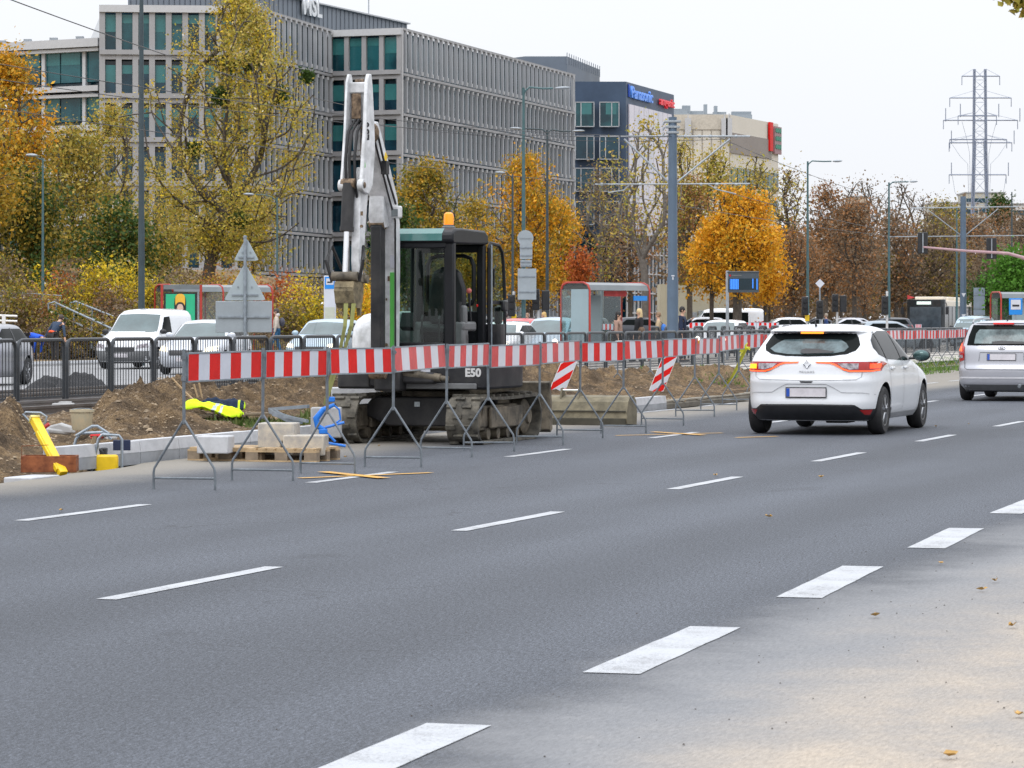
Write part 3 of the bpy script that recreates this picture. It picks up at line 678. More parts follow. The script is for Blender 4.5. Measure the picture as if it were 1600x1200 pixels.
# wooden board platform with a hi-vis jacket and a dark pair of trousers on it
s_, t_ = TOST(AT(328, 40.2).x, 40.2); base = AT(328, 40.2, 655); zb = base.z
t = thing('board_stack', 'weathered wooden boards laid flat on the soil heap', 'boards', base, 0)
for k, (x, y, l, w_, a, z) in enumerate([(-.45,.1,.66,.42,.06,.06),(.12,.25,1.1,.15,.1,.05),(.4,.1,.7,.14,.12,.05),(-.05,-.08,.17,.5,.2,.03),(.16,-.1,.15,.46,.25,.03),(.36,-.12,.14,.4,.22,.03)]):
    mb = MB(); mb.box((x,y,z+.004*k),(l,w_,.03),(0,random.uniform(-.03,.03),a)); mb.build('board', M_WOODG, t, bev=.004)
mb = MB(); mb.box((-.1,.3,.02),(1.1,.08,.06)); mb.build('bearer', M_WOODG, t, smooth=0)
M_HIVIS = mat('fluorescent yellow cloth', (.62,.95,.01), .8, 0, .10, 9, .01, 18, emis=None); M_NAVYC = mat('navy cloth', (.008,.02,.05), .9, 0, .25, 8, .01, 18)
M_REFL = mat('reflective tape', (.36,.40,.42), .35, .3, .1, 9)
def cloth(name, W_, H_, amp, m, par, loc, rot, seed, mats=None, band=None):
    nx, ny = 44, 18; rr = []; fs = []; mi = []
    for j in range(ny+1):
        for i in range(nx+1):
            u, v = i/nx-.5, j/ny-.5; sh = 1-.25*abs(2*u)**3
            x = u*W_; y = v*H_*sh; z = amp*(fbm(u*5+seed, v*4, 4)-.2)+.035*(1-(2*v)**2)+amp*.8*abs(math.sin(7*v+4*u+seed))
            rr.append((x, y, max(float(z), 0.0)*(1-.35*abs(2*u)**6)))
    for j in range(ny):
        for i in range(nx): fs.append((j*(nx+1)+i, j*(nx+1)+i+1, (j+1)*(nx+1)+i+1, (j+1)*(nx+1)+i)); mi.append(1 if band and any(a <= (i/nx) < b for a, b in band) else 0)
    mb = MB(); mb.v = rr; mb.f = [list(f) for f in fs]; mb.m = mi
    o = mb.build(name, mats or m, par, smooth=60, fixn=False); o.location = loc; o.rotation_euler = rot
    so_ = o.modifiers.new('solid', 'SOLIDIFY'); so_.thickness = .012; return o
jk = cloth('hi_vis_jacket', .74, .30, .10, None, None, AT(332, 39.9, 648), (.1, .17, -.12), 2, [M_HIVIS, M_REFL], [(.50,.55),(.62,.67)]); tag(jk, 'bright yellow hi-vis jacket with grey reflective bands on the boards', 'jacket')
jt = cloth('work_trousers', .56, .28, .10, None, None, AT(348, 40.3, 641), (.1, .03, .05), 5, [M_NAVYC, M_HIVIS], [(.84,.87),(.96,1.01)]); tag(jt, 'navy work trousers with yellow hems lying behind the jacket', 'trousers')
# thin wooden stakes
for k, (x0, y0, x1, y1, Y) in enumerate(((268,590,304,628,41.),(276,600,302,624,41.2),(303,600,309,622,41.5),(311,598,316,624,41.6))):
    a = AT(x0, Y, y0); b = AT(x1, Y, y1); mb = MB(); mb.tube([(0,0,0), tuple(a-b)], .012, 5)
    tag(mb.build('wooden_stake', M_WOOD, loc=b), ['longest pale wooden stake leaning left by the boards','shorter pale stake leaning left beside the longest one','upright thin stake, left of the pair behind the jacket','upright thin stake, right of the pair behind the jacket'][k], 'stake', 'wooden stakes stuck in the soil')
# steel channels and pipes
for k, (x0, y0, x1, y1, Y, r) in enumerate(((421,642,482,637,38.5,.022),(423,645,455,661,38.0,.03),(428,649,470,662,37.6,.028),(444,652,480,660,37.4,.018))):
    a = AT(x0, Y, y0); b = AT(x1, Y-.3, y1); mb = MB(); d = b-a; mb.M = Matrix.Translation(a-a) @ d.to_track_quat('X', 'Z').to_matrix().to_4x4()
    mb.box((d.length/2, 0, 0), (d.length, r*2.2, .006)); mb.box((d.length/2, r, r*.8), (d.length, .006, r*1.8)); mb.box((d.length/2, -r, r*.8), (d.length, .006, r*1.8))
    tag(mb.build('steel_channel', M_GALV, smooth=0, loc=a), ['longest steel channel at the back of the scrap beside the L-shaped stone','steel channel pointing down right on the scrap pile','lower steel channel against the L-shaped stone','shortest thin steel strip on the scrap pile'][k], 'steel channel', 'steel channels behind the stones')
# blue kerb clamp hanging in a lifting strap
M_BLUE = mat('blue enamel', (.01,.16,.60), .4, 0, .15, 7)
t = thing('kerb_clamp', 'blue kerb lifting clamp on the ground left of the excavator', 'clamp', AT(515, 37.3, 700), 0)
def P_(x, y, Y=37.3): return AT(x, Y, y)-AT(515, 37.3, 700)
mb = MB(); mb.tube([P_(523,632), P_(505,640), P_(494,654), P_(496,666), P_(508,672)], [.02,.032,.04,.036,.024], 10); mb.build('hooked_arm', M_BLUE, t)
mb = MB(); mb.tube([P_(508,668), P_(538,660)], .016, 8); mb.tube([P_(510,676), P_(524,690)], .014, 8); mb.tube([P_(500,690), P_(540,697)], .016, 8); mb.build('lower_bar', M_BLUE, t)
mb = MB(); mb.box(P_(518,624),(.08,.04,.06)); mb.box(P_(505,674),(.1,.06,.06)); mb.build('lug', M_BLUE, t, bev=.01)
mb = MB(); mb.tube([P_(523,634), P_(530,640), P_(532,656), P_(520,664)], .011, 8); mb.build('return_bar', M_BLUE, t)
mb = MB(); mb.box((0,0,0),(.36,.2,.36)); 
tag(mb.build('kerb_stone', M_CONC, loc=P_(510,660,37.8)+AT(515,37.3,700), bev=.015), 'grey block gripped by the blue kerb clamp', 'kerb stone')
M_STRAP = mat('olive lifting strap', (.27,.28,.10), .85, 0, .2, 9)
top = AT(548, 37.0, 474); pts = [AT(548,37.,474), AT(545,37.,510), AT(536,37.1,545), AT(520,37.2,590), AT(508,37.3,632)]
mb = MB()
for off in (-.055, .035):
    q = [p-top+Vector((off*(1-i*.2),0,0)) for i, p in enumerate(pts)]
    for i in range(4):
        w0, w1 = .05-.006*i, .05-.006*(i+1); mb.add([q[i]-Vector((w0/2,0,0)), q[i]+Vector((w0/2,0,0)), q[i+1]+Vector((w1/2,0,0)), q[i+1]-Vector((w1/2,0,0)), q[i]+Vector((-w0/2,.012,0)), q[i]+Vector((w0/2,.012,0)), q[i+1]+Vector((w1/2,.012,0)), q[i+1]+Vector((-w1/2,.012,0))], [(0,1,2,3),(7,6,5,4),(0,3,7,4),(1,5,6,2)])
tag(mb.build('lifting_strap', M_STRAP, loc=top, fixn=False), 'olive doubled lifting strap hanging from the bucket to the clamp', 'strap')

# ------------------------------------------------------------------ guard railing between the tram tracks
def make_rail(w_=1.72, h=1.12, name='guard_rail_panel'):
    t = thing(name, '', 'railing'); r = .13
    def loop(hw, hh, rr, z0): return [(-hw,0,z0),(-hw,0,hh-rr)]+[(-hw+rr-rr*math.cos(a),0,hh-rr+rr*math.sin(a)) for a in (R(30),R(60),R(90))]+[(hw-rr+rr*math.sin(a),0,hh-rr+rr*math.cos(a)) for a in (0,R(30),R(60))]+[(hw,0,hh-rr),(hw,0,z0)]
    mb = MB(); pts = loop(w_/2, h, r, -.1); pr = []
    # flat bar frame: rectangular section following the loop
    for i in range(len(pts)-1):
        a, b = Vector(pts[i]), Vector(pts[i+1]); d = (b-a); nrm = Vector((-d.z, 0, d.x)).normalized() if d.length > 0 else Vector((1,0,0))
    mb.tube(pts, .034, 6); mb.box((0,0,.15),(w_,.035,.035)); mb.build('frame', M_ANTHR, t)
    mb = MB(); n = 15
    for k in range(1, n): 
        x = -w_/2+w_*k/n; hh = h-.02 if abs(x) < w_/2-r else h-.05; mb.box((x,0,(hh+.15)/2),(.011,.013,hh-.15))
    mb.build('bars', M_ANTHR, t, smooth=0); return t
rp = make_rail(); cnt = 0; per = 1.835
sA = s_of(AT(22, 24.3*5257/2398))
for k in range(-3, 62):
    s = sA+per*(k+.5)
    Y = s*.951+24.3*.309; px = 800+5000*(s*.309-24.3*.951)/Y
    if px < -90 or s > 138: continue
    cnt += 1; o = rp if cnt == 1 else dup(rp, (0,0,0), 0); o.location = RD(s, 24.3, .04); o.rotation_euler = (0, 0, FWD+random.uniform(-.01,.01))
    tag(o, 'anthracite railing panel between the tram tracks, %s from the left edge' % ordw(cnt), group='anthracite railing between the tracks')
rp2 = make_rail(1.15, 1.1, 'guard_rail_panel')
for k in range(16):
    s = 104+1.95*k; o = rp2 if k == 0 else dup(rp2, (0,0,0), 0); o.location = RD(s, 28.75, .16); o.rotation_euler = (0, 0, FWD)
    tag(o, 'rounded platform railing hoop, %s from the left beyond the mast' % ordw(k+1), group='railing hoops on the platform edge')
# dark ballast heaps beyond the track
for k, (px, py, w_, h) in enumerate(((78,608,1.3,.34),(126,606,1.8,.42))):
    p = RD(*TOST(AT(px, 64).x, 64)); nx = 40; vs = []; fs = []
    for j in range(17):
        for i in range(nx+1):
            u, v = i/nx*2-1, j/16*2-1; r2 = u*u+v*v; z = h*max(0, math.cos(min(1, math.sqrt(r2))*PI/2))*(1+.5*(float(fbm(u*6+k*9, v*6, 4))-.5))
            vs.append((u*w_*.6, v*.55, z))
    for j in range(16):
        for i in range(nx): a = j*(nx+1)+i; fs.append((a, a+1, a+nx+2, a+nx+1))
    mb = MB(); mb.v = vs; mb.f = [list(f) for f in fs]; mb.m = [0]*len(fs)
    o = mb.build('gravel_heap', mat('black crushed stone', (.022,.022,.024), .9, 0, .5, 20, .02, 40), smooth=60, fixn=False); o.location = (p.x, p.y, .03); o.rotation_euler = (0,0,FWD)
    tag(o, ['smaller black gravel heap behind the railing, nearer the grey car','larger black gravel heap behind the railing'][k], 'gravel heap', 'black gravel heaps behind the railing')
# fallen leaves
M_LEAFY = mat('fallen leaf yellow', (.42,.25,.07), .7, 0, .3, 20)
spots = [(1368,966,'large yellow leaf on the dusty shoulder below the lane dash'),(1582,982,'yellow leaf near the right edge of the shoulder'),(1592,1122,'orange leaf lying at the lower right edge'),(1483,1187,'pale brown leaf at the bottom of the shoulder'),(1201,810,'small yellow leaf alone on the middle lane'),(95,800,'curled brown leaf at the left lane dash'),(1554,911,'small yellow leaf right of the broad dashes'),(1534,925,'small yellow leaf on the sand right of the dashes'),(1283,748,'tiny leaf in the lane right of the yellow cross'),(592,699,'brown leaf before the excavator left track'),(1513,664,'tiny pale leaf between the two cars'),(1462,668,'tiny pale leaf right of the white hatchback'),(540,716,'dead leaf beside the third stand'),(1118,745,'tiny yellow leaf above a lane dash'),(1470,883,'small leaf at the edge of the sand')]
for k, (px, py, lab) in enumerate(spots):
    p = GP(px, py); sz = .036 if py > 900 else .032; mb = MB(); pts = []
    for i in range(9):
        a = 2*PI*i/9; r = sz*(.62+.38*(i % 2))*(1.35 if i == 0 else 1); pts.append((r*math.cos(a)*.62, r*math.sin(a), .012+.018*random.random()))
    mb.add([(0,0,.008)]+pts, [(0, i+1, (i+1) % 9+1) for i in range(9)])
    o = mb.build('fallen_leaf', M_LEAFY, smooth=0, fixn=False); o.location = (p.x, p.y, .004); o.rotation_euler = (0, 0, random.uniform(0, 6)); tag(o, lab, 'leaf', 'fallen leaves on the road')
V = []; F = []; rr = np.random.default_rng(11)
for k in range(420):
    s = rr.uniform(9, 26); t_ = rr.uniform(.2, 3.4) if rr.random() < .8 else rr.uniform(3.4, 5); r = rr.uniform(.0015, .006); c = RD(s, t_, r*.5); o = len(V)
    V += [(c.x+r, c.y, c.z), (c.x, c.y+r, c.z), (c.x-r, c.y, c.z), (c.x, c.y-r, c.z), (c.x, c.y, c.z+r)]; F += [(o,o+1,o+4),(o+1,o+2,o+4),(o+2,o+3,o+4),(o+3,o,o+4)]
tag(np_mesh('grit', V, F, mat('grit', (.06,.05,.045), .9, 0, .5, 3)), 'dark grit scattered over the sandy shoulder', 'grit', kind='stuff')
# ------------------------------------------------------------------ mini excavator; local +x faces the camera along the road, +y is the cab side
EX = Vector((-.946, 39.73, 0)); M_EXB = mat('dark machine paint', (.016,.018,.024), .5, .0, .35, 3, spec=.3, col2=(.035,.034,.034)); M_EXW = mat('white machine paint', (.50,.51,.52), .42, 0, .16, 5.5, col2=(.66,.67,.69))
M_EXU = mat('dusty undercarriage steel', (.065,.060,.05), .8, .1, .4, 5, .004, 40, col2=(.16,.135,.10))
M_TRK = mat('dusty rubber track', (.035,.034,.030), .85, 0, .35, 6, .006, 35, col2=(.11,.10,.08))
M_GREASE = mat('grease stained steel', (.05,.03,.018), .7, .2, .5, 18, col2=(.2,.14,.09)); M_HOSE = mat('hydraulic hose', (.015,.015,.017), .5, 0, .2, 9)
M_GREYP = mat('grey plastic', (.13,.135,.14), .55, 0, .15, 7); M_GREEN = mat('green decal', (.12,.50,.10), .4, 0, .05); M_TEALG = mat('green tinted glass', (.020,.075,.065), .07, 0, .2, 1.5, spec=.7)
ex = thing('mini_excavator', 'white and black mini excavator with raised boom and open cab door in the closed lane', 'excavator', EX, BACK)
# clear cab glazing: thin tinted panes one can see through
def cabglass():
    m, nt, b = _nt('cab glass'); L = nt.links; tr = nd(nt, 'ShaderNodeBsdfTransparent'); tr.inputs[0].default_value = (.54,.68,.63,1)
    gl = nd(nt, 'ShaderNodeBsdfGlossy'); gl.inputs['Roughness'].default_value = .03; mx = nd(nt, 'ShaderNodeMixShader')
    mx.inputs[0].default_value = .045; L.new(tr.outputs[0], mx.inputs[1]); L.new(gl.outputs[0], mx.inputs[2])
    L.new(mx.outputs[0], nt.nodes['Material Output'].inputs['Surface']); return m
M_CABG = cabglass()
def track(y):
    Lh, r, hw = 1.0, .285, .20; t = None
    def path(r_, n=14):
        P = []
        for i in range(n+1): a = -PI/2+PI*i/n; P.append((Lh+r_*math.cos(a)*1.0, r+.005+r_*math.sin(a)*(1 if math.sin(a) > 0 else 1)))
        top = [(Lh*k, r+.005+r_-(.03*math.cos(k*PI/1.0)*0+.018*(1-abs(k)))) for k in (.6,.2,-.2,-.6)]
        P += top
        for i in range(n+1): a = PI/2+PI*i/n; P.append((-Lh+r_*math.cos(a), r+.005+r_*math.sin(a)))
        return P
    po, pi_ = path(r), path(r-.035); n = len(po); vs = []
    for P, yy in ((po, -hw), (po, hw), (pi_, hw), (pi_, -hw)):
        vs += [(x, y+yy, z) for x, z in P]
    fs = [(a*n+i, a*n+(i+1) % n, ((a+1) % 4)*n+(i+1) % n, ((a+1) % 4)*n+i) for a in range(4) for i in range(n)]
    mb = MB(); mb.add(vs, fs)
    # lugs round the outside: alternating blocks
    seg = []; tot = 0
    for i in range(n):
        a, b = Vector((po[i][0], 0, po[i][1])), Vector((po[(i+1) % n][0], 0, po[(i+1) % n][1])); seg.append((tot, a, b)); tot += (b-a).length
    K = 46
    for k in range(K):
        d = tot*k/K
        for q, (s0, a, b) in enumerate(seg):
            ln = (b-a).length
            if s0 <= d < s0+ln or q == n-1:
                c = a+(b-a)*min(1, (d-s0)/ln); tdir = (b-a).normalized(); nn = Vector((tdir.z, 0, -tdir.x)); ang = math.atan2(tdir.z, tdir.x); break
        for yy in ((-.135, .05), (.045, .135))[k % 2:k % 2+1] if False else (((-.14), (.055)) if k % 2 else ((-.055), (.14))):
            mb.box(c+nn*.012+Vector((0, y+yy, 0)), (.05, .115, .034), (0, -ang, 0))
    mb.build('track_belt', M_TRK, ex, smooth=30)
    fr = MB(); fr.box((0, y, .29), (1.75, .16, .26)); fr.prism([(-.85,.2),(.85,.2),(.72,.46),(-.6,.46)], 'y', y-.1, y+.1); fr.build('track_frame', M_EXU, ex, bev=.015)
    sg = 1 if y > 0 else -1
    for x, rr_, nm in ((Lh, .235, 'idler_wheel'), (-Lh, .22, 'drive_sprocket')):
        mb = MB(); mb.lathe([(0,-.09),(rr_-.05,-.09),(rr_,-.06),(rr_,.06),(rr_-.05,.09),(.1,.10),(.09,.13),(0,.13)], (x, y, .29), 'y', 28); mb.build(nm, M_EXU, ex)
    for x in (-.55,-.18,.2,.58):
        mb = MB(); mb.lathe([(0,-.11),(.07,-.11),(.07,.11),(0,.11)], (x, y, .115), 'y', 16); mb.build('track_roller', M_EXU, ex)
    mb = MB(); mb.box((-.02, y+.13, .31), (1.25, .05, .26)); mb.build('side_plate', M_EXU, ex, bev=.02)
track(-.775); track(.775)
mb = MB(); mb.box((0,0,.42),(1.0,1.3,.26)); mb.prism([(-.78,.36),(-.4,.2),(.4,.2),(.78,.36),(.6,.56),(-.6,.56)], 'x', -.35, .62); mb.build('chassis', M_EXB, ex, bev=.02)
mb = MB(); mb.lathe([(0,0),(.42,0),(.42,.09),(.36,.11),(0,.11)], (0,0,.53), 'z', 32); mb.build('slew_ring', M_EXU, ex)
mb = MB(); mb.box((.63,-.02,.47),(.01,.07,.06)); mb.build('emblem', M_REFL, ex, smooth=0)
mb = MB(); mb.prism([(-1.74,.10),(-1.66,.06),(-1.60,.10),(-1.66,.40),(-1.60,.70),(-1.66,.72),(-1.72,.40)], 'y', -.98, .98)
for yy in (-.45,.45): mb.box((-1.3,yy,.33),(.75,.10,.12))
mb.build('dozer_blade', M_EXU, ex, bev=.01)
# house: dark skirt, counterweight and engine cover
def rrect(x0, x1, y0, y1, rf, rb, n=7):
    P = []
    for cx, cy, r, a0 in ((x1-rf, y1-rf, rf, 0), (x0+rb, y1-rb, rb, 90), (x0+rb, y0+rb, rb, 180), (x1-rf, y0+rf, rf, 270)):
        for i in range(n+1): a = R(a0+90*i/n); P.append((cx+r*math.cos(a), cy+r*math.sin(a)))
    return P
mb = MB(); mb.prism(rrect(-1.15, .92, -.97, .97, .07, .75), 'z', .66, 1.05); mb.build('skirt', M_EXB, ex, bev=.03)
mb = MB(); mb.box((.935,.35,.70),(.02,1.0,.07)); mb.box((.93,-.1,.88),(.03,.5,.08)); mb.build('bumper_strip', M_GREYP, ex, bev=.01)
# white hood on the boom side, rounded over
P = rrect(-1.16, .62, -.97, -.36, .30, .28); mb = MB(); K = len(P); vs = []
lev = [(1.055, 1.0), (1.25, 1.0), (1.40, .97), (1.50, .90), (1.56, .78), (1.60, .55), (1.61, .2)]
cx, cy = -.35, -.55
for z, k in lev: vs += [(cx+(x-cx)*(k if x > cx else (1+k)/2), cy+(y-cy)*k, z) for x, y in P]
fs = [(i*K+j, i*K+(j+1) % K, (i+1)*K+(j+1) % K, (i+1)*K+j) for i in range(len(lev)-1) for j in range(K)]+[tuple((len(lev)-1)*K+j for j in range(K))]
mb.add(vs, fs); mb.build('engine_hood', M_EXW, ex, smooth=60)
mb = MB(); mb.prism(rrect(-1.15, -.42, -.5, .70, .05, .62), 'z', 1.06, 1.45); mb.build('engine_cover', M_EXB, ex, bev=.05)
# cab
cx0, cx1, cy0, cy1, cz0, cz1 = -.40, .90, -.38, .53, 1.06, 2.44
M_CABF = mat('black cab frame', (.008,.009,.012), .45, 0, .3, 4, spec=.3)
def post(name, a, b, w1, w2, m=M_CABF, bev=.02):
    mb = MB(); a = Vector(a); b = Vector(b); d = b-a; mb.M = Matrix.Translation(a) @ d.to_track_quat('Z', 'X').to_matrix().to_4x4() if abs(d.normalized().z) < .98 else Matrix.Translation(a)
    mb.box((0,0,d.length/2),(w1,w2,d.length)); return mb.build(name, m, ex, bev=bev)
for x, y, a_, b_ in ((cx1-.05,cy1-.05,.10,.13),(cx1-.04,cy0+.04,.07,.07),(cx0+.05,cy1-.05,.10,.10),(cx0+.05,cy0+.05,.10,.10)): post('cab_pillar', (x,y,cz0), (x,y,cz1), a_, b_)
mb = MB(); mb.box(((cx0+cx1)/2,(cy0+cy1)/2,cz0+.03),(cx1-cx0,cy1-cy0,.08)); mb.build('cab_floor', M_CABF, ex, bev=.01)
for c_, d_ in (((cx1-.02,(cy0+cy1)/2-.04,cz0+.10),(.05,cy1-cy0-.16,.14)), ((cx1-.02,(cy0+cy1)/2-.03,cz1-.03),(.06,cy1-cy0-.1,.08)), ((cx0+.04,(cy0+cy1)/2,cz0+.3),(.06,cy1-cy0-.1,.5)), ((cx0+.05,(cy0+cy1)/2,cz1-.05),(.08,cy1-cy0-.1,.1))): mb = MB(); mb.box(c_, d_); mb.build('cab_cross_frame', M_CABF, ex, bev=.015)
# roof: rounded front with green tinted band
prof = [(cx0-.03, 2.44), (cx1+.0, 2.42), (cx1+.045, 2.46), (cx1+.03, 2.55), (cx1-.06, 2.605), (cx1-.3, 2.62), (cx0+.1, 2.61), (cx0-.03, 2.55)]
mb = MB(); mb.prism(prof, 'y', cy0-.02, cy1+.02); mb.build('cab_roof', M_CABF, ex, bev=.025)
mb = MB(); mb.quad((cx1+.049, cy0+.03, 2.462), (cx1+.049, cy1-.12, 2.462), (cx1+.036, cy1-.12, 2.548), (cx1+.036, cy0+.03, 2.548)); mb.quad((cx1+.036, cy0+.03, 2.548), (cx1+.036, cy1-.12, 2.548), (cx1-.055, cy1-.12, 2.611), (cx1-.055, cy0+.03, 2.611))
mb.build('roof_glass', mat('roof glass', (.05,.16,.15), .12, 0, .15, 2, spec=.8), ex, smooth=0)
def pane(name, pts, m=M_CABG):
    mb = MB(); mb.add(pts, [tuple(range(len(pts)))]); return mb.build(name, m, ex, smooth=0, fixn=False)
pane('front_window', [(cx1-.01,cy0+.08,cz0+.17),(cx1-.01,cy1-.12,cz0+.17),(cx1-.01,cy1-.12,cz1-.07),(cx1-.01,cy0+.08,cz1-.07)])
pane('rear_window', [(cx0+.05,cy0+.1,cz0+.55),(cx0+.05,cy1-.1,cz0+.55),(cx0+.05,cy1-.1,cz1-.1),(cx0+.05,cy0+.1,cz1-.1)])
pane('side_window', [(cx0+.1,cy0+.01,cz0+.3),(cx1-.08,cy0+.01,cz0+.1),(cx1-.08,cy0+.01,cz1-.05),(cx0+.1,cy0+.01,cz1-.05)])
# rear window surround with rounded corners
mb = MB(); y0, y1, z0, z1 = cy0+.16, cy1-.14, cz0+.62, cz1-.14
mb.tube([(cx0+.08,)+p for p in ((y0,z0+.08),(y0+.03,z0+.02),(y0+.1,z0),(y1-.1,z0),(y1-.03,z0+.02),(y1,z0+.08),(y1,z1-.12),(y1-.04,z1-.03),(y1-.13,z1),(y0+.13,z1),(y0+.04,z1-.03),(y0,z1-.12))], .028, 6, closed=True); mb.build('window_surround', M_CABF, ex)
post('cab_mid_post', (-.1, cy0+.04, cz0), (-.1, cy0+.04, cz1), .07, .05)
# interior: seat, consoles, levers
mb = MB(); mb.box((.12,.12,cz0+.32),(.48,.44,.14)); mb.build('seat_cushion', M_BLACK, ex, bev=.05)
mb = MB(); mb.prism([(-.02,.0),(.46,.0),(.47,.45),(.40,.66),(.30,.72),(.16,.72),(.04,.66),(-.01,.45)], 'x', -.16, -.06); bo = mb.build('seat_back', M_BLACK, ex, bev=.04); bo.location = (0, -.11, cz0+.38)
for y in (-.14,.44):
    mb = MB(); mb.box((.15,y,cz0+.36),(.5,.13,.12)); mb.box((.3,y,cz0+.2),(.2,.12,.3)); mb.build('control_console', M_GREYP, ex, bev=.03)
    mb = MB(); mb.tube([(.36,y,cz0+.4),(.38,y,cz0+.56),(.36,y,cz0+.66)], [.022,.014,.026], 8); mb.build('joystick', M_BLACK, ex)
for y in (.08,.30):
    mb = MB(); mb.tube([(.72,y,cz0+.05),(.74,y,cz0+.45),(.7,y,cz0+.5)], .012, 6); mb.box((.76,y,cz0+.1),(.12,.1,.02)); mb.build('travel_pedal', M_BLACK, ex)
mb = MB(); mb.tube([(.02,.47,cz0+.42),(.08,.47,cz0+.62),(.10,.47,cz0+.78)], [.012,.012,.02], 6); mb.ball((.105,.47,cz0+.80),.035,10,1); mb.build('safety_lever', [M_BLACK, mat('pink knob', (.5,.12,.1), .4)], ex)
mb = MB(); mb.box((.28,.45,cz0+.45),(.12,.1,.34)); mb.box((.26,.45,cz0+.16),(.14,.1,.26)); mb.build('door_side_console', M_GREYP, ex, bev=.03)
mb = MB(); mb.box((.6,-.15,cz0+.42),(.12,.16,.2),(0,-.4,0)); mb.build('display', M_BLACK, ex, bev=.01)
mb = MB(); mb.lathe([(0,0),(.018,0),(.018,.01),(0,.01)], (-.2,cy1-.06,cz0+.62), 'y', 12); mb.build('red_button', M_RED, ex)
# open door folded back beside the cab
ang = R(180); mb = MB(); M = Matrix.Translation((cx0+.02, cy1+.03, 0)) @ Matrix.Rotation(ang, 4, 'Z'); mb.M = M
dl = [(.02, cz0+.02), (.02, cz1-.04), (.08, cz1+.02), (.42, cz1+.0), (.55, cz1-.08), (.60, cz1-.22), (.66, cz0+.75), (.66, cz0+.1), (.6, cz0+.02)]
mb.tube([(x,0,z) for x, z in dl], .022, 6, closed=True); mb.box((.34,0,cz0+.66),(.62,.035,.05)); mb.tube([(.22,0,cz0+.85),(.22,0,cz1-.3),(.3,0,cz1-.26)], .013, 6); d_ = mb.build('door', M_CABF, ex)
mb = MB(); mb.M = M; mb.add([(x,.0,z) for x, z in dl], [tuple(range(len(dl)))]); mb.build('door_glass', M_CABG, d_, smooth=0, fixn=False)
mb = MB(); mb.M = M; mb.box((.50,-.05,cz0+.62),(.16,.06,.14)); mb.box((.55,.05,cz0+.50),(.12,.08,.22)); mb.build('door_latch', M_BLACK, d_, bev=.02)
mb = MB(); mb.M = M; mb.tube([(.04,-.03,cz0),(.04,-.03,cz1)], .012, 6); mb.build('hinge_rod', M_GALV, d_)
# beacon
mb = MB(); mb.lathe([(0,0),(.085,0),(.085,.025),(.065,.035),(.065,.05),(0,.05)], (.55,.36,2.612), n=24); b_ = mb.build('beacon_base', M_GREYP, ex)
mb = MB(); mb.lathe([(0,0),(.060,0),(.060,.10),(.052,.135),(.03,.15),(0,.152)], (.55,.36,2.664), n=24); mb.build('beacon_lens', mat('amber lens lit', (.8,.25,.01), .25, 0, 0, emis=(1.,.28,.01), estr=.55), b_)
# swing post
mb = MB(); mb.box((1.02,-.22,.86),(.30,.34,.44)); mb.lathe([(0,-.25),(.12,-.25),(.12,.25),(0,.25)], (1.05,-.22,.9), 'z', 20); mb.box((.98,.1,.80),(.16,.5,.14)); mb.build('swing_post', M_EXB, ex, bev=.03)
mb = MB(); mb.cyl((1.02,-.1,.86),(1.02,.42,.80),.05,14); mb.cyl((1.02,.1,.84),(1.02,.52,.79),.03,12); mb.cyl((1.06,-.55,.92),(1.06,.1,.92),.06,14); mb.build('swing_cylinder', M_EXU, ex)
mb = MB()
for k in range(4): mb.tube([(.95,-.42+.07*k,1.0),(1.08,-.48+.09*k,.86),(1.02,-.5+.1*k,.70),(.9,-.4+.07*k,.68)], .016, 8)
mb.build('hoses', M_HOSE, ex)
# boom in the plane y = -.22: side profile in x,z
by = -.22
boom = [(1.02,.80),(1.16,.82),(1.16,1.5),(1.16,2.2),(1.22,2.62),(1.36,2.90),(1.84,3.62),(1.90,3.76),(1.84,3.86),(1.74,3.86),(1.34,3.34),(1.08,2.98),(.99,2.66),(.98,2.2),(1.0,1.4)]
mb = MB(); mb.prism(boom, 'y', by-.13, by+.11); mb.build('boom', M_EXW, ex, bev=.012)
def cyl2(name, a, b, y, r, rod, frac, m=M_EXB):
    a = Vector((a[0], y, a[1])); b = Vector((b[0], y, b[1])); c = a+(b-a)*frac
    mb = MB(); mb.cyl(a, c, r, 18); mb.cyl(c-(b-a).normalized()*.04, c+(b-a).normalized()*.01, r*1.12, 18); o = mb.build(name, m, ex)
    mb = MB(); mb.cyl(c, b, rod, 14); mb.build('piston_rod', M_CHROME, o)
    for e in (a, b): mb = MB(); mb.cyl(e-Vector((0,r*1.1,0)), e+Vector((0,r*1.1,0)), r*.8, 14); mb.build('pin', M_GREASE, o)
    return o
cyl2('boom_cylinder', (1.36,.86), (1.36,2.66), by-.04, .088, .045, .985)
mb = MB(); mb.box((1.45,by-.03,1.75),(.03,.13,1.75)); mb.build('cylinder_guard', M_EXB, ex, bev=.01)
mb = MB(); mb.prism([(1.24,2.62),(1.40,2.60),(1.46,2.74),(1.42,3.0),(1.2,2.9)], 'y', by-.13, by+.06); mb.build('boom_bracket', M_EXW, ex, bev=.015)
mb = MB(); mb.box((1.166,by+.07,1.60),(.012,.05,.95)); mb.build('green_decal', M_GREEN, ex, smooth=0); 
mb = MB(); mb.box((1.166,by+.07,2.30),(.012,.05,.34)); mb.build('white_decal', M_WSHEET, ex, smooth=0)
# work lamp on the boom
mb = MB(); mb.box((1.26,by+.16,2.80),(.12,.12,.15)); o = mb.build('work_lamp', M_EXW, ex, bev=.02)
mb = MB(); mb.box((1.325,by+.16,2.79),(.012,.08,.09)); mb.build('lamp_lens', mat('lamp lens', (.12,.14,.15), .15, 0, .2, 20), o, smooth=0)
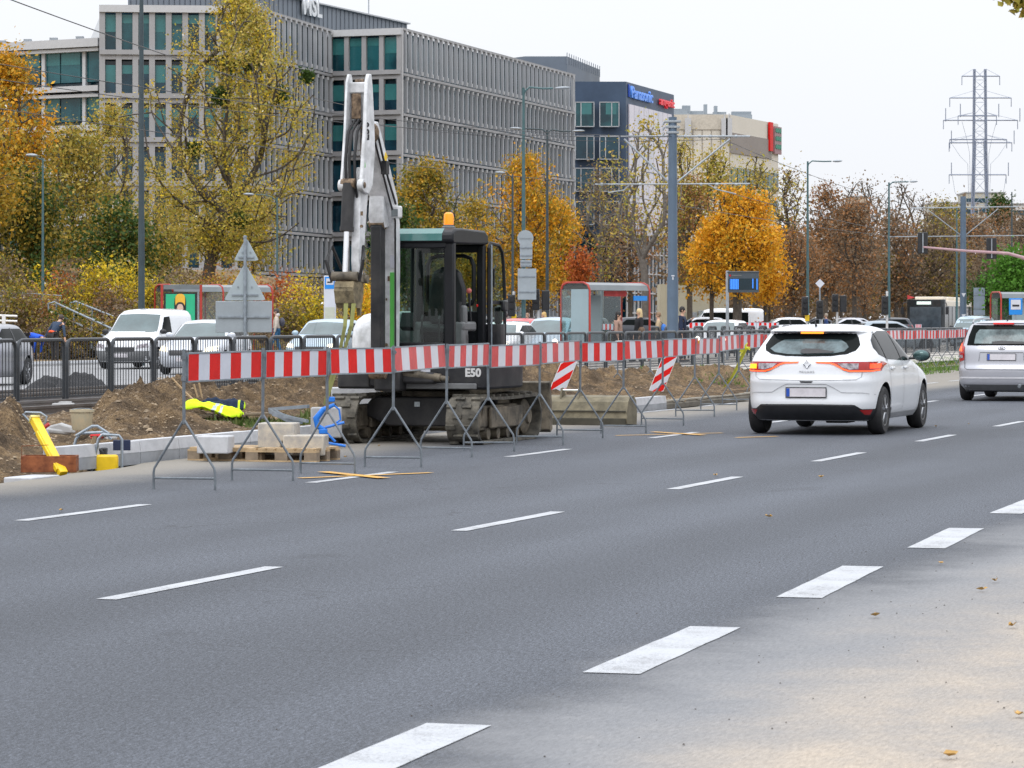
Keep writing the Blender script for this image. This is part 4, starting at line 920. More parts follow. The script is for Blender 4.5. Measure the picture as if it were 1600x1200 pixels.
# arm (dipper): forked top, hoses inside
ay0, ay1 = -.345, -.07
arm_side = [(2.04,4.25),(1.99,3.9),(1.96,3.5),(2.04,3.1),(2.16,2.98),(2.34,3.00),(2.40,3.10),(2.36,3.28),(2.28,3.75),(2.22,4.3),(2.16,4.40),(2.08,4.40)]
mb = MB(); mb.prism(arm_side, 'y', ay1-.045, ay1); mb.build('arm_plate', M_EXW, ex, bev=.01)
left_side = [(2.04,4.28),(2.10,4.40),(2.18,4.40),(2.24,4.30),(2.30,3.75),(2.38,3.28),(2.42,3.10),(2.36,3.02),(2.26,3.10),(2.12,3.6)]
mb = MB(); mb.prism(left_side, 'y', ay0, ay0+.03); mb.build('arm_plate', M_EXW, ex, bev=.008)
mb = MB(); mb.prism([(2.24,2.04),(2.34,1.98),(2.38,2.2),(2.34,2.9),(2.2,3.3),(2.0,3.3),(2.14,2.7)], 'y', ay1-.15, ay1-.046); mb.build('arm_box', M_EXW, ex, bev=.012)
# cross head at the top
mb = MB(); mb.box((2.12,(ay0+ay1)/2,4.24),(.10,ay1-ay0-.02,.13)); mb.prism([(2.0,3.5),(2.08,3.5),(2.14,4.2),(2.06,4.2)], 'y', ay0+.04, ay1-.05); mb.build('arm_head', M_EXW, ex, bev=.015)
mb = MB(); mb.box((2.175,ay1-.16,4.02),(.02,.12,.30)); mb.box((2.15,ay1-.10,3.62),(.03,.03,.35)); mb.build('arm_recess', M_GREASE, ex, bev=.01)
for k, y in enumerate((ay0+.055, ay0+.10, ay1-.11)):
    mb = MB(); mb.tube([(2.05+.02*k,y+.08,3.80),(2.18,y+.05,3.86),(2.27,y,3.72),(2.34,y-.01,3.4),(2.36,y+.01,3.05),(2.3,y+.02,2.9)], .017, 8); mb.build('hydraulic_hose', M_HOSE, ex)
for y in (ay0+.015, ay1-.02):
    mb = MB(); mb.cyl((2.37,y-.035,3.08),(2.37,y+.035,3.08),.07,18); mb.build('pivot_boss', M_EXW, ex, bev=.005); mb = MB(); mb.cyl((2.37,y-.045,3.08),(2.37,y+.045,3.08),.035,14); mb.build('pin', M_GREASE, ex)
cyl2('bucket_cylinder', (2.38,3.10), (2.50,2.0), (ay0+ay1)/2-.04, .075, .032, .50)
mb = MB(); mb.box((2.485,(ay0+ay1)/2-.04,2.66),(.008,.05,.09)); mb.build('cylinder_sticker', M_WSHEET, ex, smooth=0)
cyl2('arm_cylinder', (1.22,3.36), (2.0,4.32), by-.03, .045, .025, .6, M_EXW)
mb = MB(); mb.ball((1.86,by+.08,3.72),(.07,.08,.12),14); mb.build('greased_pivot', M_GREASE, ex)
mb = MB(); mb.box((1.60,by+.14,3.32),(.10,.07,.16)); mb.tube([(1.86,by+.12,3.8),(1.74,by+.15,3.5),(1.5,by+.14,3.2),(1.2,by+.13,2.9)], .014, 6); mb.build('hose_clamp', M_EXB, ex)
mb = MB(); mb.box((1.52,by+.113,3.42),(.08,.006,.16),(0,-.6,0)); mb.box((2.225,ay1-.02,3.5),(.006,.035,.30)); mb.build('yellow_label', M_YEL, ex, smooth=0)
# scuffs, bolts and grease on the boom and arm
for x, z, r in ((1.17,2.45,.022),(1.17,1.2,.02),(2.12,4.18,.02),(2.30,3.3,.018),(2.33,2.6,.018)):
    mb = MB(); mb.cyl((x,by+.0 if x < 2 else ay1-.03,z),(x+.02,by+.0 if x < 2 else ay1-.03,z),r,10); mb.build('bolt', M_GREASE, ex)
for x, y, z, w_, h_ in ((1.172,by+.03,2.0,.03,.06),(1.172,by-.0,1.75,.02,.03),(2.335,ay1-.03,2.75,.03,.05)):
    mb = MB(); mb.box((x,y,z),(.006,w_,h_)); mb.build('scuff_mark', M_GREASE, ex, smooth=0)
mb = MB(); mb.tube([(1.90,by+.1,3.7),(1.5,by+.13,3.05),(1.22,by+.13,2.7),(1.19,by+.12,1.2),(1.15,by+.1,.9)], .012, 6); mb.build('hydraulic_line', M_HOSE, ex)
# lettering on the arm and skirt
F_ = frame_mat((2.262,ay1-.022,3.63),(0,0,1),(0,-1,0)); text_obj('E50', .15, .002, M_BLACK, ex, frame_mat((2.235,ay1-.022,3.72),(0,0,1),(0,-1,0)), 'arm_lettering', .004)
mb = MB(); mb.prism([(-.02,0),(.03,.1),(.0,.32),(-.025,.2)], 'x', 2.305, 2.312); o = mb.build('green_decal', M_GREEN, ex, smooth=0); o.location = (0, ay1-.022, 3.20)
text_obj('E50', .135, .003, mat('white lettering', (.55,.55,.55), .5), ex, frame_mat((.925,.80,.86),(0,1,0)), 'model_lettering', .006)
mb = MB(); mb.box((.945,.20,.87),(.006,.12,.10)); mb.build('white_sticker', M_WSHEET, ex, smooth=0)
# bucket linkage and narrow muddy bucket
M_MUD = mat('muddy steel', (.10,.085,.055), .85, .1, .4, 9, .006, 30, col2=(.22,.18,.11))
mb = MB(); yc = (ay0+ay1)/2-.02
for y in (yc-.12, yc+.12): mb.prism([(2.2,2.02),(2.54,2.06),(2.56,1.97),(2.2,1.93)], 'y', y-.015, y+.015)
mb.cyl((2.52,yc-.17,2.01),(2.52,yc+.15,2.01),.055,16); mb.cyl((2.24,yc-.15,1.98),(2.24,yc+.17,1.98),.05,16); mb.build('bucket_link', M_EXU, ex)
mb = MB()
for q in (-.14,.12): mb = MB(); mb.tube([(2.3,yc+q,2.1),(2.42,yc+q*1.5,2.36),(2.52,yc+q*1.8,2.2),(2.5,yc+q*1.3,1.95)], .02, 8); mb.build('coupler_hose', M_HOSE, ex)
bp_ = [(2.58,1.95),(2.60,1.84),(2.56,1.70),(2.48,1.64),(2.38,1.64),(2.30,1.70),(2.26,1.82),(2.26,1.95)]
mb = MB(); 
for i in range(len(bp_)-2):
    a, b = bp_[i], bp_[i+1]; mb.prism([a, b, (b[0]*.97+.06, b[1]*.97+.055), (a[0]*.97+.06, a[1]*.97+.055)], 'y', yc-.11, yc+.11)
for y in (yc-.12, yc+.11): mb.prism(bp_, 'y', y, y+.012)
bk = mb.build('bucket', M_MUD, ex, smooth=20)
for k in range(3):
    mb = MB(); mb.prism([(-.03,0),(.03,0),(.012,-.13),(-.012,-.13)], 'y', -.022, .022); o = mb.build('tooth', M_MUD, bk); o.location = (2.32, yc-.09+.09*k, 1.68)
mb = MB(); 
for y in (yc-.09, yc+.06): mb.prism([(2.54,1.96),(2.25,1.99),(2.28,1.80),(2.56,1.76)], 'y', y, y+.04)
mb.box((2.57,yc,1.87),(.05,.24,.06),(0,.2,0)); mb.build('quick_coupler', M_MUD, ex, bev=.01)
# wide ditching bucket left on the road behind the machine
M_KHAKI = mat('khaki bucket steel', (.13,.115,.075), .75, .15, .25, 5, .003, 40, col2=(.19,.165,.11))
c = GP(909, 664); db = thing('ditching_bucket', 'wide khaki ditching bucket lying face down behind the excavator', 'excavator bucket', c, FWD-PI/2)
W2 = .66; prof = [(0,.02),(-.02,.10),(.0,.20),(.05,.33),(.14,.40),(.34,.42),(.48,.34),(.52,.15),(.50,.0)]
mb = MB()
for i in range(len(prof)-1):
    (x0,z0),(x1,z1) = prof[i], prof[i+1]; mb.add([(-W2,x0,z0),(W2,x0,z0),(W2,x1,z1),(-W2,x1,z1),(-W2,x0+.015,z0-.01),(W2,x0+.015,z0-.01),(W2,x1+.015,z1-.012),(-W2,x1+.015,z1-.012)], [(0,1,2,3),(7,6,5,4),(0,4,5,1),(1,5,6,2),(2,6,7,3),(3,7,4,0)])
mb.build('shell', M_KHAKI, db, smooth=25)
for x in (-W2-.012, W2):
    mb = MB(); mb.prism(prof, 'x', x, x+.014); mb.build('side_plate', M_KHAKI, db, smooth=0)
mb = MB(); mb.box((0,-.025,.05),(2*W2,.03,.10)); mb.box((0,-.02,.20),(2*W2,.02,.018)); mb.build('cutting_edge', mat('dark edge steel', (.06,.055,.04), .7, .3, .3, 6), db, bev=.004)
for x in (-.36,-.10):
    mb = MB(); mb.prism([(.1,.38),(.14,.52),(.20,.53),(.34,.42)], 'x', x, x+.025); mb.build('lug', M_KHAKI, db, smooth=0)
mb = MB(); mb.cyl((-.36,.16,.49),(-.07,.16,.49),.016,10); mb.build('pin', M_CHROME, db)
# ------------------------------------------------------------------ cars: body lofted from horizontal slices; local +x forward from the rear bumper, +y left
def carbody_funcs(P):
    z_r, x_r = zip(*P['rear']); z_f, x_f = zip(*P['front']); z_w, w_ = zip(*P['half'])
    xr = lambda z: float(np.interp(z, z_r, x_r)); xf = lambda z: float(np.interp(z, z_f, x_f)); hw = lambda z: float(np.interp(z, z_w, w_))
    return xr, xf, hw, P.get('p', 6.), P.get('q', 4.5)
def smooth_curve(pts, k=3):
    """Catmull-Rom resample of a (z, x) polyline kept monotone in z"""
    out = []
    for i in range(len(pts)-1):
        p0 = pts[max(i-1, 0)]; p1 = pts[i]; p2 = pts[i+1]; p3 = pts[min(i+2, len(pts)-1)]
        m1 = 0 if i == 0 else (p2[1]-p0[1])/(p2[0]-p0[0]); m2 = 0 if i == len(pts)-2 else (p3[1]-p1[1])/(p3[0]-p1[0]); h = p2[0]-p1[0]
        if i == 0: m1 = (p2[1]-p1[1])/h
        if i == len(pts)-2: m2 = (p2[1]-p1[1])/h
        sl_ = (p2[1]-p1[1])/h
        m1 = 0 if m1*sl_ <= 0 else math.copysign(min(abs(m1), 3*abs(sl_)), sl_); m2 = 0 if m2*sl_ <= 0 else math.copysign(min(abs(m2), 3*abs(sl_)), sl_)
        for j in range(k):
            t = j/k; t2, t3 = t*t, t*t*t
            out.append((p1[0]+h*t, (2*t3-3*t2+1)*p1[1]+(t3-2*t2+t)*h*m1+(-2*t3+3*t2)*p2[1]+(t3-t2)*h*m2))
    out.append(pts[-1]); return out
def patch2d(poly, step):
    """triangulate a 2D polygon with interior points"""
    bd = []
    for i in range(len(poly)):
        a, b = Vector(poly[i]), Vector(poly[(i+1) % len(poly)]); n = max(1, int((b-a).length/step))
        for k in range(n): bd.append(a+(b-a)*k/n)
    n = len(bd); xs = [p[0] for p in poly]; ys = [p[1] for p in poly]; pts = list(bd)
    def inside(x, y):
        c = False; j = n-1
        for i in range(n):
            if (bd[i].y > y) != (bd[j].y > y) and x < (bd[j].x-bd[i].x)*(y-bd[i].y)/(bd[j].y-bd[i].y)+bd[i].x: c = not c
            j = i
        return c
    x = min(xs)+step*.5
    while x < max(xs):
        y = min(ys)+step*.5
        while y < max(ys):
            if inside(x, y) and min((bd[i].x-x)**2+(bd[i].y-y)**2 for i in range(n)) > (step*.35)**2: pts.append(Vector((x, y)))
            y += step
        x += step
    r = delaunay_2d_cdt(pts, [(i, (i+1) % n) for i in range(n)], [tuple(range(n))], 1, 1e-5)
    return [tuple(v) for v in r[0]], [tuple(f) for f in r[2]]
class Car:
    def __init__(s, name, label, cat, loc, rz, P, paint, group=None, lod=1):
        s.P = P; s.xr, s.xf, s.hw, s.p, s.q = carbody_funcs(P); s.lod = lod; s.root = thing(name, label, cat, loc, rz, group); s.paint = paint
        zs = [z for z in P['z']]
        # contour parameters, same for every slice
        A = []; m = 14 if lod else 7
        p, q = s.p, s.q
        ends = [(math.cos(a)**(2/p), math.sin(a)**(2/q)) for a in np.linspace(0.02, PI/2-.02, m)]
        q1 = [(1, 0)]+[((1-y**q)**(1/p), y) for y in (.25, .5, .68)]
        q1 += [e for e in ends if e[1] > .72 and e[0] > .62]+[(x, (1-x**p)**(1/q)) for x in (.58, .42, .24, .08)]
        quad = q1; ring = quad+[(-x, y) for x, y in quad[::-1]]+[(-x, -y) for x, y in quad if y > 0]+[(x, -y) for x, y in quad[::-1] if y > 0]
        K = len(ring); vs = []
        for z in zs:
            a, b, w_ = s.xr(z), s.xf(z), s.hw(z); c, h = (a+b)/2, (b-a)/2
            vs += [(c+h*X, w_*Y, z) for X, Y in ring]
        fs = [(i*K+j, i*K+(j+1) % K, (i+1)*K+(j+1) % K, (i+1)*K+j) for i in range(len(zs)-1) for j in range(K)]
        fs += [tuple(range(K))[::-1], tuple((len(zs)-1)*K+j for j in range(K))]
        mb = MB(); mb.add(vs, fs); body = mb.build('body', [paint, M_BLACK], s.root, smooth=0)
        # wheel arches
        cut = MB(); ra = P['wr']+.045
        for x in P['axles']:
            for sg in (-1, 1): cut.cyl((x, sg*(P['W']/2-.24), P['wr']+.01), (x, sg*(P['W']/2+.2), P['wr']+.01), ra, 28 if lod else 14, 1)
        co_ = cut.build('cut', [paint, M_BLACK], s.root, smooth=0)
        md = body.modifiers.new('b', 'BOOLEAN'); md.operation = 'DIFFERENCE'; md.object = co_; md.solver = 'EXACT'
        try: md.material_mode = 'TRANSFER'
        except Exception: pass
        bake(body); bpy.data.objects.remove(co_)
        body.data.polygons.foreach_set('use_smooth', [True]*len(body.data.polygons)); body.data.set_sharp_from_angle(angle=R(38)); s.body = body
        s.wheels()
    def X_rear(s, y, z):
        a, b, w_ = s.xr(z), s.xf(z), s.hw(z); k = min(.999, abs(y)/w_); return (a+b)/2-(b-a)/2*(1-k**s.q)**(1/s.p)
    def X_front(s, y, z):
        a, b, w_ = s.xr(z), s.xf(z), s.hw(z); k = min(.999, abs(y)/w_); return (a+b)/2+(b-a)/2*(1-k**s.q)**(1/s.p)
    def Y_side(s, x, z):
        a, b, w_ = s.xr(z), s.xf(z), s.hw(z); k = min(.9999, abs(x-(a+b)/2)/((b-a)/2)); return w_*(1-k**s.p)**(1/s.q)
    def patch(s, name, side, poly, m, off=.004, parent=None, step=.07):
        if not s.lod: step = max(step, .16)
        V, F = patch2d(poly, step); vs = []
        e = .01
        for u, v in V:
            if side in ('rear', 'front'):
                fn = s.X_rear if side == 'rear' else s.X_front; x = fn(u, v); sg = -1 if side == 'rear' else 1
                nx = 1.; ny = -(fn(u+e, v)-fn(u-e, v))/(2*e); nzz = -(fn(u, v+e)-fn(u, v-e))/(2*e); n = Vector((nx, ny, nzz)).normalized()*sg
                vs.append(Vector((x, u, v))+n*off)
            else:
                sg = 1 if side == 'left' else -1; y = s.Y_side(u, v); n = Vector((-(s.Y_side(u+e, v)-s.Y_side(u-e, v))/(2*e), 1, -(s.Y_side(u, v+e)-s.Y_side(u, v-e))/(2*e))).normalized()*off
                vs.append(Vector((u+n.x, sg*(y+n.y), v+n.z)))
        mb = MB(); mb.add(vs, F); o = mb.build(name, m, parent or s.root, smooth=80, fixn=False)
        # orient outward
        me = o.data; c = sum((p.normal for p in me.polygons), Vector())
        out = {'rear': Vector((-1,0,.2)), 'front': Vector((1,0,.2)), 'left': Vector((0,1,.1)), 'right': Vector((0,-1,.1))}[side]
        if c.dot(out) < 0: me.flip_normals()
        return o
    def wheels(s):
        P = s.P; r = P['wr']; wd = P.get('ww', .2); seg = 32 if s.lod else 16
        for x in P['axles']:
            for sg in (-1, 1):
                y = sg*(P['W']/2-wd/2-.015); mb = MB(); k = wd/2
                mb.lathe([(r*.62,-k*.9),(r*.9,-k),(r*.98,-k*.75),(r,-k*.3),(r,k*.3),(r*.98,k*.75),(r*.9,k),(r*.62,k*.9)], (x, y, r), 'y', seg); wh = mb.build('wheel', M_RUB, s.root, smooth=40)
                mb = MB(); ri = r*.64; o_ = sg*k*.72
                mb.lathe([(ri,-.02*sg),(ri,.02*sg),(ri*.9,.015*sg),(ri*.88,-.04*sg),(0,-.04*sg)] if sg > 0 else [(0,.04),(ri*.88,.04),(ri*.9,-.015),(ri,-.02),(ri,.02)], (x, y+o_, r), 'y', seg)
                if s.lod:
                    for q in range(5):
                        a = 2*PI*q/5+.3; c_, s_ = math.cos(a), math.sin(a)
                        for dd in (-.14, .14):
                            c2, s2 = math.cos(a+dd), math.sin(a+dd); mb.tube([(x+.05*c_, y+o_+.012*sg, r+.05*s_), (x+ri*.92*c2, y+o_+.004*sg, r+ri*.92*s2)], [.022, .016], 5)
                    mb.lathe([(0,-.01),(.05,-.01),(.05,.02),(0,.02)], (x, y+o_, r), 'y', 12)
                mb.build('rim', P.get('rim', M_ALLOY), wh, smooth=40)
M_ALLOY = mat('alloy', (.32,.33,.35), .35, .7, .1, 9)
M_CARW = mat('white car paint', (.68,.70,.73), .25, 0, .02, 1, coat=.6); M_SILV = mat('silver car paint', (.42,.43,.47), .3, .35, .03, 1, coat=.5)
M_REDL = mat('red lamp lens', (.35,.008,.008), .12, 0, .1, 20, coat=.4); M_REDLIT = mat('lit tail lamp', (.8,.05,.02), .2, 0, 0, emis=(1.,.10,.02), estr=1.1)
M_ORLIT = mat('lit tail strip', (.9,.1,.03), .2, 0, 0, emis=(1.,.13,.03), estr=1.0); M_AMBLIT = mat('lit amber indicator', (.9,.4,.02), .2, 0, 0, emis=(1.,.38,.01), estr=1.7)
M_BRK = mat('lit high brake lamp', (.9,.2,.03), .2, 0, 0, emis=(1.,.30,.02), estr=1.6); M_LENSD = mat('smoked lens', (.10,.07,.09), .1, 0, .5, 16, col2=(.35,.33,.36))
M_PLATE = mat('blank number plate', (.55,.53,.56), .4, 0, .10, 9); M_EUB = mat('blue plate band', (.01,.07,.40), .4)
M_SEAM = mat('panel gap', (.05,.05,.06), .7)
def rib(pts, wd):
    """ribbon polygon round a 2D polyline"""
    a = []; b = []
    for i, p in enumerate(pts):
        q0 = Vector(pts[max(i-1, 0)]); q1 = Vector(pts[min(i+1, len(pts)-1)]); d = (q1-q0).normalized(); n = Vector((-d.y, d.x))*wd/2
        a.append((p[0]+n.x, p[1]+n.y)); b.append((p[0]-n.x, p[1]-n.y))
    return a+b[::-1]
zl = lambda *seg: sorted(set([round(float(z), 4) for a, b, n in seg for z in np.linspace(a, b, n)]))
HATCH = dict(W=1.81, wr=.318, axles=(.80, 3.47), p=7., q=4.2,
    rear=smooth_curve([(.19,.16),(.30,.05),(.42,.015),(.52,.03),(.62,.03),(.70,.02),(.78,.055),(.95,.09),(1.03,.14),(1.10,.235),(1.28,.46),(1.335,.50),(1.345,.40),(1.38,.43),(1.41,.60),(1.435,1.0),(1.447,1.35)]),
    front=smooth_curve([(.19,4.22),(.30,4.34),(.45,4.36),(.60,4.34),(.70,4.27),(.78,4.05),(.85,3.72),(.92,3.36),(.98,3.10),(1.10,2.86),(1.25,2.58),(1.36,2.32),(1.41,2.12),(1.435,1.95),(1.447,1.65)]),
    half=smooth_curve([(.19,.80),(.28,.865),(.45,.895),(.62,.905),(.78,.902),(.90,.885),(.98,.855),(1.05,.825),(1.2,.745),(1.32,.67),(1.37,.62),(1.41,.52),(1.435,.36),(1.447,.16)]),
    z=zl((.19,.62,14),(.62,1.0,18),(1.0,1.33,13),(1.33,1.39,6),(1.39,1.447,8)))
rearmid = lambda: None
def hatch():
    ca = Vector((4.06, 42.3, 0)); o = ca-D*.80
    c = Car('hatchback', 'white hatchback driving away in the middle lane with brake lamps lit', 'car', o, FWD, HATCH, M_CARW)
    r = c.root
    # rear screen with black surround
    rs_ = [(-.63,1.17),(-.60,1.10),(-.50,1.055),(-.3,1.03),(0,1.022),(.3,1.03),(.50,1.055),(.60,1.10),(.63,1.17),(.585,1.27),(.545,1.335),(.3,1.342),(0,1.344),(-.3,1.342),(-.545,1.335),(-.585,1.27)]
    rw = c.patch('rear_window', 'rear', [(y, min(z, 1.334)) for y, z in rs_], M_GLASSD, .006, step=.05)
    c.patch('painted_window_light', 'rear', [(-.50,1.14),(-.46,1.085),(-.3,1.055),(0,1.045),(.28,1.05),(.46,1.075),(.54,1.12),(.46,1.19),(.38,1.235),(0,1.245),(-.38,1.235),(-.46,1.19)], mat('painted screen light', (.03,.05,.055), .08, 0, .5, 3.5, spec=.35, col2=(.085,.12,.13)), .009, rw, .05)  # opaque paler patch paints the light showing through the rear screen
    c.patch('rear_wiper', 'rear', [(-.34,1.075),(-.30,1.058),(.06,1.048),(.11,1.06),(.11,1.10),(.05,1.115),(-.12,1.108)], M_BLACK, .02, None, .05)
    # high brake lamp under the spoiler lip
    mb = MB(); mb.box((c.xr(1.345)-.012, 0, 1.333), (.02,.30,.024)); mb.build('high_brake_lamp', M_BRK, r, smooth=0)
    # tail lamps (left one also indicating)
    for sg in (1, -1):
        f = lambda pts: [(sg*y, z) for y, z in pts]
        lamp = c.patch('tail_lamp', 'rear', f([(.10,.956),(.86,.956),(.88,.93),(.876,.84),(.80,.826),(.56,.822),(.48,.845),(.36,.915),(.30,.932),(.14,.938)]), M_REDL, .005, step=.03)
        c.patch('lit_strip', 'rear', f(rib([(.12,.948),(.30,.940),(.36,.922),(.48,.858),(.56,.834),(.79,.836),(.865,.85)], .018)), M_ORLIT, .010, lamp, .03)
        c.patch('clear_lens', 'rear', f([(.40,.935),(.66,.935),(.66,.862),(.56,.855),(.46,.885)]), M_LENSD, .009, lamp, .04)
        c.patch('outer_lens', 'rear', f([(.69,.925),(.855,.925),(.86,.865),(.69,.865)]), M_AMBLIT if sg > 0 else M_REDLIT, .010, lamp, .04) if sg > 0 else c.patch('outer_lens', 'rear', f([(.78,.93),(.865,.93),(.865,.87),(.78,.87)]), M_REDLIT, .010, lamp, .04)
    # lower bumper, reflectors, plate, badge
    c.patch('lower_bumper', 'rear', [(-.86,.20),(.86,.20),(.885,.345),(.70,.345),(.62,.40),(-.62,.40),(-.70,.345),(-.885,.345)], M_BLACK, .006, step=.05)
    c.patch('bumper_shelf', 'rear', rib([(-.6,.395),(0,.40),(.6,.395)], .02), mat('grey plastic trim', (.05,.05,.055), .5), .012, None, .06)
    for sg in (1, -1): c.patch('reflector', 'rear', [(sg*.67,.338),(sg*.80,.338),(sg*.77,.275),(sg*.72,.275)], M_REDL, .012, step=.05)
    pl = c.patch('number_plate', 'rear', [(-.26,.50),(.26,.50),(.26,.615),(-.26,.615)], M_PLATE, .022, step=.06)
    c.patch('blue_band', 'rear', [(.215,.503),(.258,.503),(.258,.612),(.215,.612)], M_EUB, .025, pl)
    c.patch('plate_frame', 'rear', [(-.272,.486),(.272,.486),(.272,.628),(-.272,.628)], M_BLACK, .015, pl, .06)
    mb = MB(); x0 = c.xr(.92)-.012
    mb.tube([(x0,0,.975),(x0-.004,.042,.925),(x0,0,.872),(x0-.004,-.042,.925)], .011, 6, closed=True); mb.build('badge', M_CHROME, r)
    text_obj('MEGANE', .040, .002, mat('chrome lettering', (.35,.35,.37), .3, .6, 0), r, frame_mat((c.xr(.825)-.012,0,.825),(0,-1,0)), 'tailgate_lettering', 0, 1.4)
    for nm, pts in (('tailgate_seam', [(-.72,.955),(-.70,.76),(-.64,.725),(0,.715),(.64,.725),(.70,.76),(.72,.955)]), ('bumper_crease', [(-.84,.53),(-.7,.555),(-.46,.56),(-.36,.62),(-.26,.668),(.26,.668),(.36,.62),(.46,.56),(.7,.555),(.84,.53)])):
        c.patch(nm, 'rear', rib(pts, .007), mat('shut line', (.28,.29,.31), .6), .004, None, .05)
    c.patch('tailgate_handle', 'rear', [(-.09,.705),(.09,.705),(.07,.685),(-.07,.685)], M_BLACK, .006)
    mb = MB(); mb.tube([(.62,0,1.42),(.58,0,1.47),(.50,0,1.53)], [.018,.008,.004], 8); mb.build('aerial', M_BLACK, r)
    # sides
    for side in ('right', 'left'):
        sg = -1 if side == 'right' else 1
        gl = c.patch('side_window', side, [(.62,1.14),(.70,1.05),(1.1,.985),(2.2,.955),(2.92,.965),(2.66,1.16),(2.42,1.29),(2.10,1.348),(1.4,1.352),(.95,1.31),(.72,1.24)], M_GLASSD, .005, step=.08)
        for x in (1.98, 1.02): c.patch('window_pillar', side, rib([(x, .96), (x+.03, 1.345)], .05), M_BLACK, .009, gl)
        for pts in ([(1.02,.96),(1.12,.62),(1.20,.30)],[(1.98,.955),(1.99,.30)],[(2.95,.95),(3.05,.6),(3.02,.30)]): c.patch('door_seam', side, rib(pts, .009), mat('shut line dark', (.15,.15,.17), .6), .004)
        c.patch('sill', side, [(1.18,.20),(3.08,.20),(3.08,.27),(1.18,.27)], M_GREYP if False else mat('sill paint', (.36,.37,.39), .4), .006)
        for x in (1.22, 2.12):
            mb = MB(); y = c.Y_side(x, .86)*sg; mb.box((x, y+sg*.02, .865), (.19,.03,.035)); mb.build('door_handle', M_CARW, r, bev=.01)
        mb = MB(); y = c.Y_side(2.72, 1.0)*sg; mb.box((2.74, y+sg*.05, .985),(.05,.12,.03)); mb.prism([(-.03,-.08),(.20,-.055),(.235,.0),(.20,.085),(.02,.095),(-.03,.03)], 'x', -.06, .05)
        mi = MB(); mi.box((0,0,0),(.06,.1,.04)); 
        mm = MB(); mm.box((2.74, y+sg*.04, .975),(.05,.12,.03)); mir = mm.build('mirror_arm', M_BLACK, r, bev=.01)
        mm = MB(); mm.ball((2.73, y+sg*.19, 1.02),(.07,.125,.085),18); mm.build('mirror_shell', M_CARW if sg > 0 else M_BLACK, mir)
        mm = MB(); mm.ball((2.70, y+sg*.19, 1.02),(.052,.112,.072),18); mm.build('mirror_glass', mat('mirror glass', (.06,.11,.11), .08, .3, .3, 6), mir)
    c.patch('windscreen', 'front', [(-.66,1.0),(.66,1.0),(.56,1.33),(-.56,1.33)], M_GLASSD, .005)
    for sg in (1, -1): c.patch('headlamp', 'front', [(sg*.45,.66),(sg*.82,.70),(sg*.80,.77),(sg*.5,.73)], M_LENSD, .006)
    c.patch('grille', 'front', [(-.4,.5),(.4,.5),(.42,.68),(-.42,.68)], M_BLACK, .006)
    mb = MB(); mb.box((2.3,0,.20),(3.2,1.3,.06)); mb.box((.75,-.3,.20),(.5,.3,.1)); mb.build('underbody', M_BLACK, r, bev=.02)
hatch()
WAGON = dict(W=1.79, wr=.318, axles=(.90, 3.55), p=8., q=5.,
    rear=smooth_curve([(.20,.14),(.32,.02),(.50,.0),(.60,.0),(.66,.04),(.80,.06),(.95,.08),(1.03,.12),(1.20,.21),(1.38,.32),(1.43,.33),(1.45,.30),(1.475,.45),(1.49,.8),(1.50,1.2)]),
    front=smooth_curve([(.20,4.36),(.35,4.47),(.55,4.47),(.70,4.38),(.80,4.1),(.88,3.7),(.95,3.4),(1.0,3.2),(1.2,2.85),(1.38,2.55),(1.45,2.35),(1.475,2.2),(1.49,2.0),(1.50,1.7)]),
    half=smooth_curve([(.20,.78),(.30,.86),(.50,.888),(.75,.892),(.90,.875),(1.0,.845),(1.2,.765),(1.38,.69),(1.43,.63),(1.46,.54),(1.485,.38),(1.50,.18)]),
    z=zl((.20,.62,12),(.62,1.0,14),(1.0,1.43,14),(1.43,1.50,10)))
